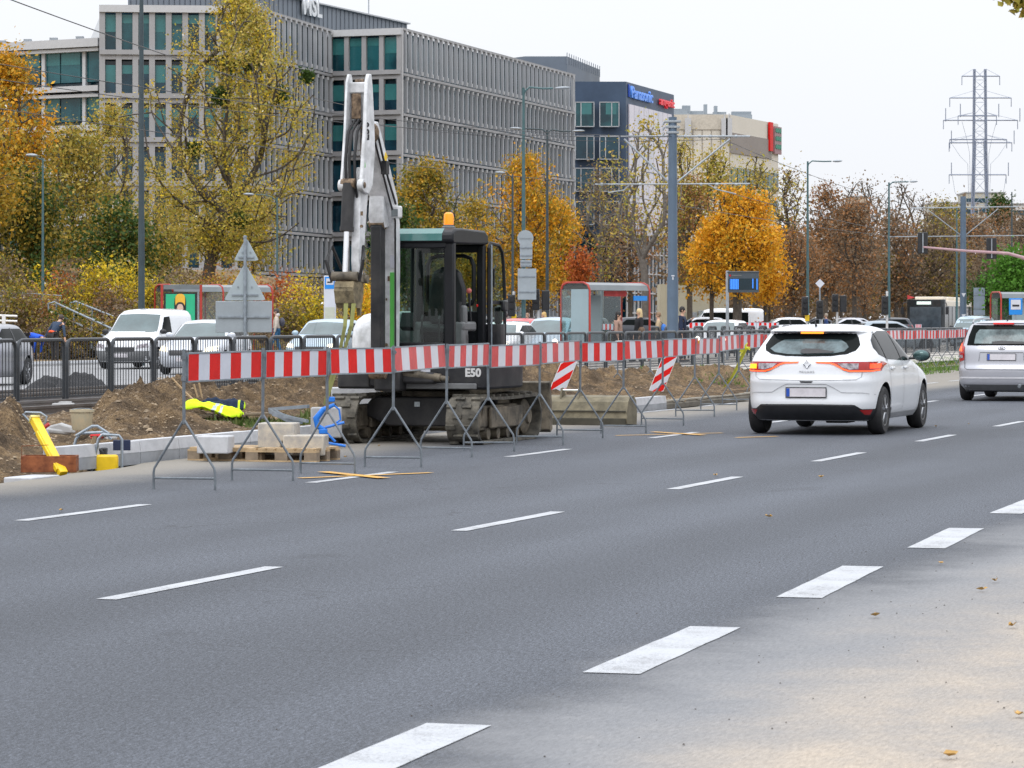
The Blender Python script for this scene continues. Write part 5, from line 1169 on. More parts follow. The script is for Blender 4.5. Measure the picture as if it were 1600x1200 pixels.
def wagon():
    o = Vector((9.28, 59.77, 0))-D*.9; c = Car('estate_car', 'silver estate car with roof rails, cut by the right edge of the photo', 'car', o, FWD, WAGON, M_SILV); r = c.root
    rw = c.patch('rear_window', 'rear', [(-.66,1.03),(.66,1.03),(.64,1.2),(.575,1.405),(-.575,1.405),(-.64,1.2)], M_GLASSD, .006)
    c.patch('painted_window_view', 'rear', [(-.52,1.06),(.52,1.06),(.50,1.24),(.44,1.32),(-.44,1.32),(-.50,1.24)], mat('painted rear screen light', (.035,.055,.06), .1, 0, .5, 3.5, col2=(.12,.16,.165), spec=.35), .010, rw)  # brightness behind the glass is painted as an opaque lighter patch
    c.patch('rear_wiper', 'rear', [(-.6,1.055),(.16,1.045),(.2,1.09),(.05,1.11),(-.6,1.085)], M_BLACK, .02, None)
    mb = MB(); mb.box((c.xr(1.44)-.02,0,1.435),(.03,.38,.028)); mb.build('high_brake_lamp', mat('dim red lamp', (.6,.02,.02), .3, emis=(1,.05,.03), estr=.25), r, smooth=0)
    for sg in (1, -1):
        f = lambda pts: [(sg*y, z) for y, z in pts]
        lamp = c.patch('tail_lamp', 'rear', f([(.70,.76),(.80,.73),(.872,.75),(.868,.92),(.83,1.06),(.73,1.34),(.69,1.36),(.72,1.18),(.74,1.04),(.70,1.0)]), M_REDL, .006, None, .04)
        c.patch('lit_lens', 'rear', f([(.74,.92),(.845,.92),(.82,1.02),(.79,1.10),(.765,1.02)]), M_ORLIT, .011, lamp, .04)
        c.patch('lower_lens', 'rear', f([(.73,.80),(.86,.80),(.86,.85),(.73,.85)]), M_LENSD, .011, lamp, .04)
        for q in range(2):
            mb = MB(); y = sg*.61; mb.tube([(.55,y,1.445),(.66,y,1.50),(1.4,y,1.53),(2.4,y,1.515),(2.55,y,1.465)], .018, 8)
        mb.build('roof_rail', M_ALLOY, r)
    pl = c.patch('number_plate', 'rear', [(-.26,.76),(.26,.76),(.26,.87),(-.26,.87)], M_PLATE, .018); c.patch('blue_band', 'rear', [(.215,.762),(.258,.762),(.258,.868),(.215,.868)], M_EUB, .021, pl); c.patch('plate_frame', 'rear', [(-.27,.75),(.27,.75),(.27,.88),(-.27,.88)], M_BLACK, .012, pl)
    for nm, pts in (('tailgate_seam', [(-.70,.98),(-.69,.62),(-.64,.585),(.64,.585),(.69,.62),(.70,.98)]), ('plate_recess', [(-.42,.74),(-.40,.90),(.40,.90),(.42,.74)])): c.patch(nm, 'rear', rib(pts, .010), mat('dark seam', (.10,.10,.11), .7), .005)
    c.patch('bumper_strip', 'rear', [(-.8,.42),(.8,.42),(.8,.45),(-.8,.45)], mat('light trim', (.6,.6,.63), .4), .006); c.patch('bumper_valance', 'rear', [(-.72,.21),(.72,.21),(.72,.31),(-.72,.31)], M_GREYP, .006)
    mb = MB(); x0 = c.xr(.98)-.012
    mb.tube([(x0, .065*math.cos(a), .98+.03*math.sin(a)) for a in np.linspace(0, 2*PI, 20)[:-1]], .005, 6, closed=True); mb.build('badge_ring', M_BLACK, r)
    text_obj('KIA', .042, .002, M_BLACK, r, frame_mat((x0-.004,0,.98),(0,-1,0)), 'badge_lettering', .001)
    mb = MB(); mb.tube([(.75,0,1.48),(.68,0,1.53),(.64,0,1.57)], [.018,.008,.004], 8); mb.build('aerial', M_BLACK, r)
    for side in ('left', 'right'):
        gl = c.patch('side_window', side, [(.40,1.05),(1.2,1.0),(3.1,1.0),(2.85,1.2),(2.58,1.36),(2.3,1.41),(.7,1.40),(.5,1.3)], M_GLASSD, .005, step=.12)
        for x in (1.15, 2.05): c.patch('window_pillar', side, rib([(x, 1.0), (x+.02, 1.40)], .05), M_BLACK, .009, gl)
    mb = MB(); mb.box((2.2,0,.2),(3.9,1.4,.06)); mb.build('underbody', M_BLACK, r, bev=.02)
    c.patch('windscreen', 'front', [(-.66,1.03),(.66,1.03),(.56,1.38),(-.56,1.38)], M_GLASSD, .005)
    mb = MB(); mb.tube([(-.02,-.35,.30),(-.10,-.35,.28)], .03, 10); mb.build('exhaust_tip', M_GALVD, r)
wagon()
# simple generic profiles for the traffic beyond the railing
def prof_car(L_, H, W, kind):
    k = H/1.46; zz = lambda z: z*k
    if kind == 'van':
        rear = [(.22,.10),(.35,.02),(.9,.0),(1.2,.03),(H-.18,.10),(H-.06,.18),(H-.02,.35),(H,.7)]
        front = [(.22,L_-.10),(.38,L_),(.62,L_-.02),(.80,L_-.10),(.92,L_-.35),(1.02,L_-.75),(1.10,L_-1.02),(1.35,L_-1.36),(H-.18,L_-1.70),(H-.07,L_-1.95),(H-.03,L_-2.2),(H,L_-2.5)]
        half = [(.22,W/2-.10),(.38,W/2-.03),(.7,W/2),(1.0,W/2-.02),(1.3,W/2-.07),(H-.2,W/2-.13),(H-.08,W/2-.22),(H-.02,W/2-.42),(H,W/2-.65)]; p, q = 9., 5.
    else:
        e = {'hatch': .40, 'estate': .16, 'sedan': 1.0, 'suv': .22}[kind]
        rear = [(.20,.14),(.34,.02),(.52,.0),(.72,.03),(zz(.92),.10 if kind != 'sedan' else .12),(zz(1.0),.16 if kind != 'sedan' else .5),(zz(1.3),.16+e),(H-.06,.3+e),(H-.025,.6+e),(H,1.1+e)]
        front = [(.20,L_-.14),(.34,L_-.01),(.52,L_),(.66,L_-.05),(.76,L_-.25),(zz(.84),L_-.7),(zz(.92),L_-1.05),(zz(.98),L_-1.28),(zz(1.2),L_-1.7),(H-.08,L_-2.06),(H-.035,L_-2.3),(H,L_-2.7)]
        half = [(.20,W/2-.12),(.32,W/2-.03),(.6,W/2),(.8,W/2-.005),(zz(.95),W/2-.05),(zz(1.2),W/2-.14),(H-.09,W/2-.23),(H-.035,W/2-.38),(H,W/2-.68)]; p, q = 7., 4.4
    return dict(W=W, wr=.31, axles=(.80, L_-.86), p=p, q=q, rear=smooth_curve(rear, 2), front=smooth_curve(front, 2), half=smooth_curve(half, 2), z=zl((.20 if kind != 'van' else .22, .7, 8), (.7, 1.05, 9), (1.05, H-.1, 8), (H-.1, H, 7)), H=H, L=L_, kind=kind)
M_HLIT = mat('lit headlamp', (.9,.85,.7), .2, 0, 0, emis=(1.,.82,.5), estr=1.5); M_WSCR = mat('windscreen', (.05,.085,.09), .06, 0, .25, 2, spec=.8)
def traffic(name, label, px, Y, rz, L_, H, W, kind, paint, lod=0, lit=True, z0=0.02, panel=False, group=None, base='center', loc=None):
    P = prof_car(L_, H, W, kind); o = AT(px, Y) if loc is None else loc; h = Vector((math.cos(rz), math.sin(rz), 0)); o = o-h*(L_/2); o.z = z0
    c = Car(name, label, {'van': 'van'}.get(kind, 'car'), o, rz, P, paint, group, lod); k = H/1.46 if kind != 'van' else 1.
    a, b = (zl_ := (.99*k, 1.36*k)) if kind != 'van' else (1.08, H-.16)
    wf = lambda z: c.hw(z)
    c.patch('windscreen', 'front', [(-wf(a)*.86,a+.01),(0,a-.01),(wf(a)*.86,a+.01),(wf(b)*.84,b-.03),(0,b),(-wf(b)*.84,b-.03)], M_WSCR, .008)
    c.patch('rear_window', 'rear', [(-wf(a)*.8,a+.04),(wf(a)*.8,a+.04),(wf(b)*.8,b-.04),(-wf(b)*.8,b-.04)], M_GLASSD, .008)
    for side in ('left', 'right'):
        if kind == 'van':
            xs = L_-1.15; gl = c.patch('side_window', side, [(xs-.95,1.06),(xs-.12,1.06),(xs-.42,1.36),(xs-.62,H-.26),(xs-.95,H-.24)], M_GLASSD, .008)
            if panel: c.patch('rear_side_window', side, [(1.0,1.1),(xs-1.05,1.1),(xs-1.05,H-.24),(1.0,H-.24)], M_GLASSD, .008)
        else:
            x0 = c.xr(1.05*k)+.28; x1 = c.xf(a)-.22; x2 = c.xf(b)-.2; x3 = c.xr(b)+.2
            gl = c.patch('side_window', side, [(x0,a+.05),(x1,a+.01),(x2,b-.045),(x3+.1,b-.045)], M_GLASSD, .008)
            c.patch('window_pillar', side, rib([((x0+x1)/2-.1, a), ((x0+x1)/2-.05, b-.03)], .07), paint if kind == 'van' else M_BLACK, .013, gl)
        sg = 1 if side == 'left' else -1; xm = L_-1.55 if kind != 'van' else L_-1.2
        mm = MB(); mm.ball((xm, sg*(c.Y_side(xm, a)+.10), a+.05), (.06,.11,.08), 10); mm.build('mirror', M_BLACK if kind == 'van' else paint, c.root)
        c.patch('headlamp', 'front', [(sg*W*.28,.62),(sg*W*.455,.66),(sg*W*.44,.78),(sg*W*.30,.73)], M_HLIT if lit else M_LENSD, .008)
        c.patch('tail_lamp', 'rear', [(sg*W*.36,.72),(sg*W*.465,.72),(sg*W*.455,.98),(sg*W*.37,.98)] if kind != 'van' else [(sg*W*.40,.8),(sg*W*.48,.8),(sg*W*.465,1.25),(sg*W*.40,1.25)], M_REDL, .008)
    c.patch('grille', 'front', [(-W*.25,.52),(W*.25,.52),(W*.26,.66),(-W*.26,.66)], M_BLACK, .008)
    if kind == 'van':
        c.patch('lower_bumper', 'front', [(-W*.45,.24),(W*.45,.24),(W*.46,.55),(-W*.46,.55)], M_GREYP, .007)
    c.patch('number_plate', 'front', [(-.26,.36),(.26,.36),(.26,.47),(-.26,.47)], M_PLATE, .02)
    mb = MB(); mb.box((L_/2,0,.22),(L_*.86,W*.75,.08)); mb.build('underbody', M_BLACK, c.root, smooth=0)
    return c
M_GREYC = mat('grey car paint', (.22,.23,.26), .3, .3, .03, 1, coat=.5); M_REDC = mat('red car paint', (.50,.015,.015), .3, 0, .03, 1, coat=.4); M_BLUEC = mat('pale blue car paint', (.34,.44,.52), .3, .2, .03, 1, coat=.4)
M_DKC = mat('dark car paint', (.03,.035,.045), .3, .2, .05, 1, coat=.4); M_SILC = mat('pale silver car paint', (.52,.55,.60), .28, .3, .02, 1, coat=.5)
traffic('suv', 'grey five-door car leaving at the left edge behind the railing', -46, 72.5, BACK+.12, 4.3, 1.42, 1.82, 'hatch', M_GREYC, 1)
traffic('delivery_van', 'white panel van with raked windscreen in front of the green poster', 228, 98.5, BACK+.06, 4.4, 1.83, 1.84, 'van', M_CARW, 1, lit=False)
traffic('silver_hatchback', 'pale silver car with lit headlamps behind the grey sign plates', 322, 88.5, BACK+.14, 4.25, 1.50, 1.8, 'hatch', M_SILC, 1)
traffic('silver_saloon', 'pale blue-grey car with lit headlamps left of the lifting strap', 512, 100, BACK+.10, 4.3, 1.52, 1.8, 'hatch', M_BLUEC, 1)
traffic('red_car', 'bright red car, half hidden by the open cab door', 806, 118, BACK, 4.2, 1.55, 1.75, 'hatch', M_REDC)
traffic('white_red_car', 'pale car in front of the red car beside the excavator door', 783, 106, BACK, 4.1, 1.44, 1.75, 'hatch', M_CARW)
traffic('blue_estate', 'pale blue boxy car left of the middle tram shelter', 860, 108, BACK+.05, 4.2, 1.58, 1.75, 'estate', M_BLUEC)
traffic('white_car', 'white car behind the thin pole of the passenger display', 1128, 130, BACK, 4.4, 1.5, 1.8, 'hatch', M_CARW)
# cars parked in front of the trees
pk = [(742,185,'dark parked car seen through the excavator door',M_DKC,'hatch'),(835,170,'dark car parked behind the pale blue boxy car',M_DKC,'estate'),(897,178,'dark estate behind the left end of the middle shelter',M_DKC,'estate'),
 (1010,168,'dark car parked right of the middle shelter',M_DKC,'hatch'),(1083,172,'greenish silver car parked left of the parked white minibus',M_SILC,'hatch'),(1168,178,'dark hatchback with pale bonnet parked behind the display pole',M_DKC,'hatch'),(1216,190,'small white car parked behind the trunk left of the white hatchback roof',M_CARW,'hatch'),
 (1290,205,'dark saloon parked in the tree row above the hatchback roof',M_DKC,'sedan'),(1318,200,'silver saloon parked in the tree row above the hatchback aerial',M_SILV,'sedan'),(1344,203,'silver car parked by the trees, right of the silver saloon',M_SILV,'hatch'),(1376,206,'dark car with pale roof parked left of the bus',M_DKC,'estate')]
for k, (px, Y, lab, m, kd) in enumerate(pk): traffic('parked_car', lab, px, Y, R(5+12*math.sin(k*2.3)) if k % 2 else R(185), 4.3, 1.47, 1.78, kd, m, lit=False, z0=.2, group='cars parked under the trees')
traffic('minibus', 'white minibus with side windows parked under the orange tree', 1122, 176, R(180), 5.2, 1.95, 1.9, 'van', M_CARW, lit=False, z0=.2, panel=True)
traffic('grey_car', 'blue-grey car just above the white hatchback tail, left of the bus', 1398, 150, R(8), 4.3, 1.46, 1.78, 'hatch', mat('slate car paint', (.25,.30,.34), .3, .3, .03, 1, coat=.4))
traffic('van', 'pale van partly hidden behind the right-hand tram mast', 1520, 165, BACK, 4.6, 1.7, 1.8, 'van', M_BLUEC)
# bus
def bus():
    H, W, L_ = 2.95, 2.55, 12.; o = AT(1446, 214); t = thing('city_bus', 'dark-fronted cream city bus with roof boxes coming round the mast', 'bus', Vector((o.x, o.y, 0.02)), BACK+.02)
    M_BLK = mat('bus glass', (.02,.025,.03), .08, 0, .3, 1.2, spec=.7); M_CR = mat('bus cream', (.66,.60,.50), .4, 0, .04, 1); M_BY = mat('bus yellow', (.65,.42,.02), .4)
    P = rrect(-L_, 0, -W/2, W/2, .28, .15)
    mb = MB(); mb.prism(P, 'z', .32, 2.80); mb.build('body', M_CR, t, bev=.06)
    mb = MB(); mb.prism(rrect(-L_+.05, .02, -W/2-.012, W/2+.012, .28, .15), 'z', 1.0, 2.42); mb.build('window_band', M_BLK, t)
    mb = MB(); mb.prism(rrect(-.5, .035, -W/2-.02, W/2+.02, .26, .02), 'z', .72, 2.86); mb.build('front_mask', M_BLK, t, bev=.05)
    mb = MB(); mb.box((.045,0,1.62),(.02,2.1,1.45)); mb.build('windscreen', mat('bus windscreen', (.055,.07,.085), .1, 0, .4, 1.5), t, bev=.05)
    mb = MB(); mb.box((.045,-.1,2.62),(.02,.95,.20)); mb.build('destination_sign', mat('sign lit', (.7,.8,.75), .3, emis=(.8,1.,.9), estr=.5), t, smooth=0)
    mb = MB(); mb.prism(rrect(-.5, .04, -W/2-.015, W/2+.015, .26, .02), 'z', .34, .70); mb.build('front_skirt', M_BY, t, bev=.03)
    for x0, l in ((-2.2,1.6),(-5.,2.6),(-8.2,2.0),(-10.6,1.2)):
        mb = MB(); mb.box((x0,0,2.93),(l,1.9,.24)); mb.build('roof_box', M_CR, t, bev=.05)
    for s in (-1, 1):
        mb = MB(); mb.box((.06,s*.95,.86),(.02,.3,.14)); mb.build('headlamp', M_AMBLIT if s < 0 else M_LENSD, t, smooth=0)
        mb = MB(); mb.tube([(.0,s*1.2,2.7),(.3,s*1.45,2.6),(.3,s*1.5,2.35)], .03, 6); mb.box((.28,s*1.5,2.1),(.12,.2,.5)); mb.build('mirror', M_BLACK, t, bev=.02)
        for x in (-2.7, -8.6):
            mb = MB(); mb.lathe([(0,-.14),(.48,-.14),(.48,.14),(0,.14)], (x, s*(W/2-.13), .48), 'y', 24); wh = mb.build('wheel', M_RUB, t)
            mb = MB(); mb.lathe([(0,-.02),(.28,-.02),(.26,.02),(0,.02)], (x, s*(W/2+.02), .48), 'y', 20); mb.build('rim', M_ALLOY, wh)
    for k in range(7):
        mb = MB(); mb.box((-1.7-1.5*k, W/2+.02, 1.7),(.09,.02,1.4)); mb.build('window_pillar', M_BLACK, t, smooth=0)
    mb = MB(); mb.prism([(0,0),(.5,.12),(.0,.3)], 'x', -.02, .0); o = mb.build('flag', M_PINK, t, smooth=0); o.location = (.1,-1.2,2.86)
bus()
# ------------------------------------------------------------------ masts, lamps, wires, signals, signs
def mast(px, Y, pytop, r0, r1, name, label, m, zb=0.):
    p = AT(px, Y); p.z = zb; h = ZAT(pytop, Y)-zb; t = thing(name, label, 'mast' if 'mast' in name else 'street lamp', p)
    mb = MB(); mb.tube([(0,0,-.2),(0,0,h*.36),(0,0,h*.36),(0,0,h)], [r0,r0,(r0+r1)/2,r1] if 'mast' in name else [r0,r0*.9,r0*.85,r1], 16); mb.build('pole', m, t)
    return t, h
# middle catenary mast
t, h = mast(1051, 99, 183, .175, .13, 'catenary_mast', 'thick blue-grey tram mast with cross-arms right of the middle shelter', M_BLUEGR, .03)
Y = 99; X0 = AT(1051, Y).x; Zr = lambda py: ZAT(py, Y)-.03; Xr = lambda px: (px-1051)*Y/5000
mb = MB(); mb.tube([(Xr(970),0,Zr(213)),(Xr(1172),0,Zr(213))], .03, 8)
for q in (985,1012,1030,1070,1093,1110,1130,1150): mb.cyl((Xr(q)-.035,0,Zr(213)),(Xr(q)+.035,0,Zr(213)),.05,8)
mb.build('upper_cross_arm', M_GALVD, t)
mb = MB(); mb.tube([(Xr(930),0,Zr(288)),(Xr(1172),0,Zr(287))], .022, 8)
for q in (940,1000,1095,1120,1150): mb.cyl((Xr(q)-.04,0,Zr(288)),(Xr(q)+.04,0,Zr(288)),.045,8)
mb.build('lower_cross_arm', M_GALVD, t)
for s, a in (('left', (975,217)), ('right', (1141,217))):
    mb = MB(); mb.tube([(Xr(1046 if s == 'left' else 1056),0,Zr(286)),(Xr(a[0]),0,Zr(a[1]))], .03, 8); mb.build('diagonal_strut', M_GALVD, t)
mb = MB()
for q in range(3): mb.box((0,0,Zr(190)-.17*q),(.5-.06*q,.3,.07)); mb.tube([(-.26,.0,Zr(190)-.17*q),(-.3,0,Zr(190)-.1-.17*q)], .03, 6)
mb.build('arm_clamps', M_GALVD, t, bev=.01)
mb = MB(); mb.tube([(Xr(1105),0,Zr(287)),(Xr(1120),0,Zr(296)),(Xr(1150),0,Zr(303))], .018, 6); mb.tube([(Xr(985),0,Zr(287)),(Xr(975),0,Zr(297)),(Xr(950),0,Zr(301))], .018, 6); mb.build('contact_wire_arm', M_GALVD, t)
mb = MB(); mb.box((0,-.18,Zr(431)),(.10,.01,.035)); mb.box((0,-.18,Zr(435)),(.035,.01,.09)); mb.build('stencil_mark', M_WSHEET, t, smooth=0)
mb = MB(); mb.lathe([(0,-.2),(.30,-.2),(.30,.05),(.18,.08),(0,.08)], n=16); mb.build('base_flange', M_CONC, t)
# right catenary mast
t, h = mast(1505, 170, 307, .175, .15, 'catenary_mast', 'blue-grey tram mast beside the bus at right', M_BLUEGR, .03)
Y = 170; Zr = lambda py: ZAT(py, Y)-.03; Xr = lambda px: (px-1505)*Y/5000
mb = MB(); mb.tube([(Xr(1425),0,Zr(325)),(Xr(1592),0,Zr(323))], .03, 6); mb.tube([(Xr(1390),0,Zr(370)),(Xr(1610),0,Zr(368))], .025, 6); mb.build('cross_arm', M_GALVD, t)
mb = MB(); mb.tube([(Xr(1502),0,Zr(368)),(Xr(1450),0,Zr(328))], .025, 6); mb.tube([(Xr(1508),0,Zr(368)),(Xr(1560),0,Zr(326))], .025, 6); mb.build('diagonal_strut', M_GALVD, t)
for py in (461, 494):
    mb = MB(); mb.prism([(-.12,.1),(.12,.1),(0,-.12)], 'y', -.185, -.18); o = mb.build('stencil_mark', M_WSHEET, t, smooth=0); o.location = (0,0,Zr(py))
# street lamps
def head(mb, p, d, l=.75):
    p = Vector(p); mb.M = Matrix.Translation(p) @ Vector(d).to_track_quat('X', 'Z').to_matrix().to_4x4(); mb.ball((l/2,0,0),(l/2,.14,.065),14); mb.M = Matrix.Identity(4)
def lamp(px, Y, pytop, r, label, arms, m=M_DKPOLE, zb=0.1, bow=.35):
    t, h = mast(px, Y, pytop, r, r*.55, 'street_lamp', label, m, zb)
    for (hx, hy, L_) in arms:
        e = Vector(((hx-px)*Y/5000, 0, ZAT(hy, Y)-zb)); sg = 1 if e.x > 0 else -1
        mb = MB(); mb.tube([(0,0,h-bow),(sg*.05,0,h-bow*.4),(sg*.25,0,h+.02),(e.x*.6,0,e.z-.01),(e.x-sg*.1,0,e.z)], r*.4, 8); mb.build('arm', m, t)
        mb = MB(); head(mb, (e.x-sg*.05,0,e.z), (sg,0,.04), L_); mb.build('lamp_head', M_GALVD, t)
    return t
t = lamp(221, 104, -28, .115, 'tallest dark lamp post, rising out of the photo above the white van', [(300,-40,.8)], M_DKPOLE)
lamp(67, 116, 247, .06, 'teal lamp post with a domed lamp head behind the two workmen', [(57,243,.45)], M_TEALPOLE, .8, .12)
lp = lamp(818, 128, 137, .095, 'dark lamp post with arms carrying the grey backed signs', [(868,138,.65)], M_TEALPOLE)
lamp(855, 172, 203, .10, 'double-armed lamp post right of the sign-bearing lamp post', [(815,201,.7),(895,205,.7)], M_DKPOLE)
lamp(801, 150, 272, .075, 'short dark lamp post left of the sign-bearing lamp post', [(788,270,.5)], M_DKPOLE)
lamp(433, 140, 308, .06, 'thin teal lamp post before the finned office block', [(396,304,.5)], M_TEALPOLE)
lamp(1262, 176, 252, .09, 'lamp post with one long arm right of the bright orange tree', [(1302,252,.55)], M_TEALPOLE)
lamp(1389, 206, 285, .10, 'lamp post with one arm, standing left of the bus', [(1422,284,.55)], M_TEALPOLE)
lamp(1581, 190, 300, .07, 'lamp post at the right edge behind the green bush', [], M_DKPOLE)
lamp(1495, 185, 322, .07, 'thin lamp post just left of the right tram mast', [], M_TEALPOLE)
# overhead wires
def wire(name, a, b, r, sag, label, group=None):
    pts = []
    for k in range(17):
        u = k/16; p = a.lerp(b, u); p.z -= sag*4*u*(1-u); pts.append(p-a)
    mb = MB(); mb.tube(pts, r, 5); return tag(mb.build(name, M_BLACK, loc=a), label, 'wire', group)
g = 'overhead wires'
wire('overhead_wire', AT(-40,62,-22), AT(560,130,168), .013, .25, 'thick wire sloping down from the top left corner over the roofs', g)
wire('overhead_wire', AT(-30,60,95), AT(1051,99,213), .009, .35, 'upper tram wire running from the left edge to the middle mast top arm', g)
wire('overhead_wire', AT(-30,62,120), AT(985,99,214), .009, .3, 'second tram wire from the left edge to the mast top arm', g)
wire('overhead_wire', AT(-30,60,165), AT(950,99,288), .009, .15, 'lower tram wire from the left edge to the mast lower arm', g)
wire('overhead_wire', AT(560,110,190), AT(1141,99,217), .009, .3, 'wire across the finned facade to the right strut of the mast', g)
wire('overhead_wire', AT(1120,99,213), AT(1450,170,325), .010, .3, 'upper wire between the two tram masts', g)
wire('overhead_wire', AT(1120,99,296), AT(1440,170,370), .010, .12, 'lower wire between the two tram masts', g)
wire('overhead_wire', AT(950,99,301), AT(1410,170,371), .010, .12, 'lowest wire between the two tram masts', g)
wire('overhead_wire', AT(1440,170,325), AT(1605,178,318), .010, .1, 'wire leaving the right tram mast for the right edge', g)

# grey backs of signs on the sign-bearing lamp post
M_SIGNB = mat('grey sign back', (.30,.34,.37), .5, .3, .08, 2)
def disc(name, px, py, Y, r, parent_loc, label, d=.03):
    mb = MB(); mb.lathe([(0,-d/2),(r,-d/2),(r,d/2),(0,d/2)], axis='y', n=28); mb.box((0,-.04,0),(r*1.5,.02,.03)); return tag(mb.build(name, M_SIGNB, loc=AT(px,Y,py)), label, 'sign')
Y = 127.6; disc('round_sign', 821, 372, Y, .32, None, 'round grey sign back high on the lamp post')
def plate(name, px, py, Y, w_, h_, label, rz=0., m=None, bars=2):
    t = thing(name, label, 'sign', AT(px, Y, py), rz); mb = MB(); mb.box((0,0,0),(w_,.025,h_)); mb.build('plate', m or M_SIGNB, t, bev=.008)
    for q in range(bars): mb = MB(); mb.box((0,-.035,-h_/2+h_*(q+.5)/bars),(w_*.92,.03,.035)); mb.build('mounting_rail', M_GALV, t, smooth=0)
    return t
plate('sign_plate', 822, 393, Y, .50, .62, 'upper narrow grey plate under the round sign back'); plate('sign_plate', 822, 412, Y-.01, .46, .28, 'small middle grey plate on the lamp post'); plate('sign_plate', 823.5, 444, Y, .74, 1.24, 'large lowest grey plate on the lamp post')
# triangle signs seen from behind, near the railing
Y = 65.5; p = AT(383, Y); t = thing('sign_post', 'thin galvanised post carrying two triangles and a wide plate', 'sign post', p); h = ZAT(370, Y)
mb = MB(); mb.tube([(0,0,-.1),(0,0,h)], .032, 10); mb.build('pole', M_GALV, t); mb = MB(); mb.lathe([(0,-.02),(.04,-.02),(.04,.02),(0,.03)], (0,0,h)); mb.build('pole_cap', M_GALV, t)
def tri(px0, px1, py0, py1, Y, label):
    w_ = (px1-px0)*Y/5000; hh = (py1-py0)*Y/5000; o = AT((px0+px1)/2, Y, py1); r = .045; P = []
    V3 = [Vector((-w_/2,0)), Vector((w_/2,0)), Vector((0,hh))]
    for i in range(3):
        a, b, c = V3[i-1], V3[i], V3[(i+1) % 3]; d1 = (a-b).normalized(); d2 = (c-b).normalized(); P += [tuple(b+d1*r*1.6), tuple(b+(d1+d2)*r*.35), tuple(b+d2*r*1.6)]
    t = thing('triangle_sign', label, 'sign', o); mb = MB(); mb.prism(P, 'y', -.012, .012); mb.build('plate', mat('pale sign back', (.36,.42,.45), .45, .3, .06, 2), t, bev=.004)
    mb = MB(); mb.box((0,-.03,hh*.15),(w_*.62,.025,.03)); 
    for x in (-.16,.16): mb.cyl((x*w_,-.02,hh*.36),(x*w_,-.03,hh*.36),.02,8)
    mb.build('mounting_rail', M_GALV, t, smooth=0)
tri(365, 405, 371, 407.5, Y+.06, 'small triangular sign back at the top of the thin post'); tri(349.5, 416, 411, 469.5, Y+.06, 'large triangular sign back on the thin post')
t = plate('sign_plate', 381, 495, Y+.06, 88*Y/5000, 49*Y/5000, 'wide grey sign plate under the large triangle', bars=1)
mb = MB(); mb.box((0,-.016,0),(.012,.006,.62)); mb.build('fold_line', M_GALVD, t, smooth=0)
# traffic signals
def signal(px, Y, pytop, label, py0=452, both=False, yellow=False):
    t = thing('traffic_signal', label, 'traffic light', Vector((AT(px,Y).x, Y, .15))); z = lambda py: ZAT(py, Y)-.15
    mb = MB(); mb.tube([(0,0,0),(0,0,z(pytop))], .055, 10); mb.build('pole', mat('white pole', (.5,.5,.5), .5, 0, .2, 6), t)
    hs = MB(); w_ = .3; hs.box((-.10,0,z(py0)-.42),(w_,.3,.86)); hs.build('signal_head', M_BLACK, t, bev=.03)
    if both: hs = MB(); hs.box((.30,.1,z(py0)-.45),(.32,.3,.8)); hs.build('signal_head', M_BLACK, t, bev=.03)
    mb = MB()
    for q in range(3): mb.tube([(-.10,-.15,z(py0)-.15-.27*q),(-.10,-.30,z(py0)-.17-.27*q)], [.10,.11], 10)
    mb.build('visors', M_BLACK, t)
    if yellow: mb = MB(); mb.box((0,-.05,z(497)),(.2,.12,.3)); mb.build('push_button', M_YEL, t, bev=.02)
signal(803, 128, 455, 'small traffic signal just right of the excavator door', 461, yellow=True); signal(841, 130, 452, 'traffic signal with wide hood right of the grey signs', 452, True)
signal(888, 120, 462, 'black signal head at the left edge of the middle shelter', 465)
signal(1261, 150, 463, 'traffic signal at the foot of the lamp post, above the hatchback', 464, yellow=True); signal(1284, 149, 470, 'traffic signal under the diamond sign', 470); signal(1308, 155, 468, 'widest traffic signal cluster above the hatchback roof', 460, True); signal(1386, 148, 455, 'traffic signal on the white pole left of the bus', 463)
mb = MB(); mb.prism([(-.22,0),(0,-.22),(.22,0),(0,.22)], 'y', -.01, .01); t = thing('diamond_sign', 'pale diamond-shaped sign back on a thin pole above the hatchback', 'sign', AT(1281, 151)); o = mb.build('plate', M_WSHEET, t, smooth=0); o.location = (0,-.05,ZAT(443,151)); mb = MB(); mb.tube([(0,0,0),(0,0,ZAT(438,151))], .035, 8); mb.build('pole', M_GALV, t)
# overhanging signal arm at right
Y = 150; t = thing('signal_gantry', 'curved pink-grey signal arm reaching in from the right edge', 'signal arm', AT(1640, Y)); Xr = lambda px: (px-1640)*Y/5000; Z = lambda py: ZAT(py, Y)
mb = MB(); mb.tube([(0,0,0),(0,0,Z(440)),(Xr(1632),0,Z(424)),(Xr(1615),0,Z(410)),(Xr(1597),0,Z(402)),(Xr(1575),0,Z(396)),(Xr(1508),0,Z(392)),(Xr(1442),0,Z(386))], [.10,.10,.10,.085,.08,.075,.06,.045], 10); mb.build('curved_arm', mat('pale pink paint', (.38,.24,.26), .5), t)
for px, py in ((1442,379.5),(1549.5,388)):
    mb = MB(); mb.box((Xr(px),.06,Z(py)),(.48,.06,1.0)); mb.box((Xr(px),.16,Z(py)),(.28,.2,.86)); o = mb.build('signal_head', M_BLACK, t, bev=.03)
    mb = MB(); mb.box((Xr(px),-.0,Z(py)),(.05,.06,.9)); mb.build('clamp', M_GALVD, o, smooth=0)
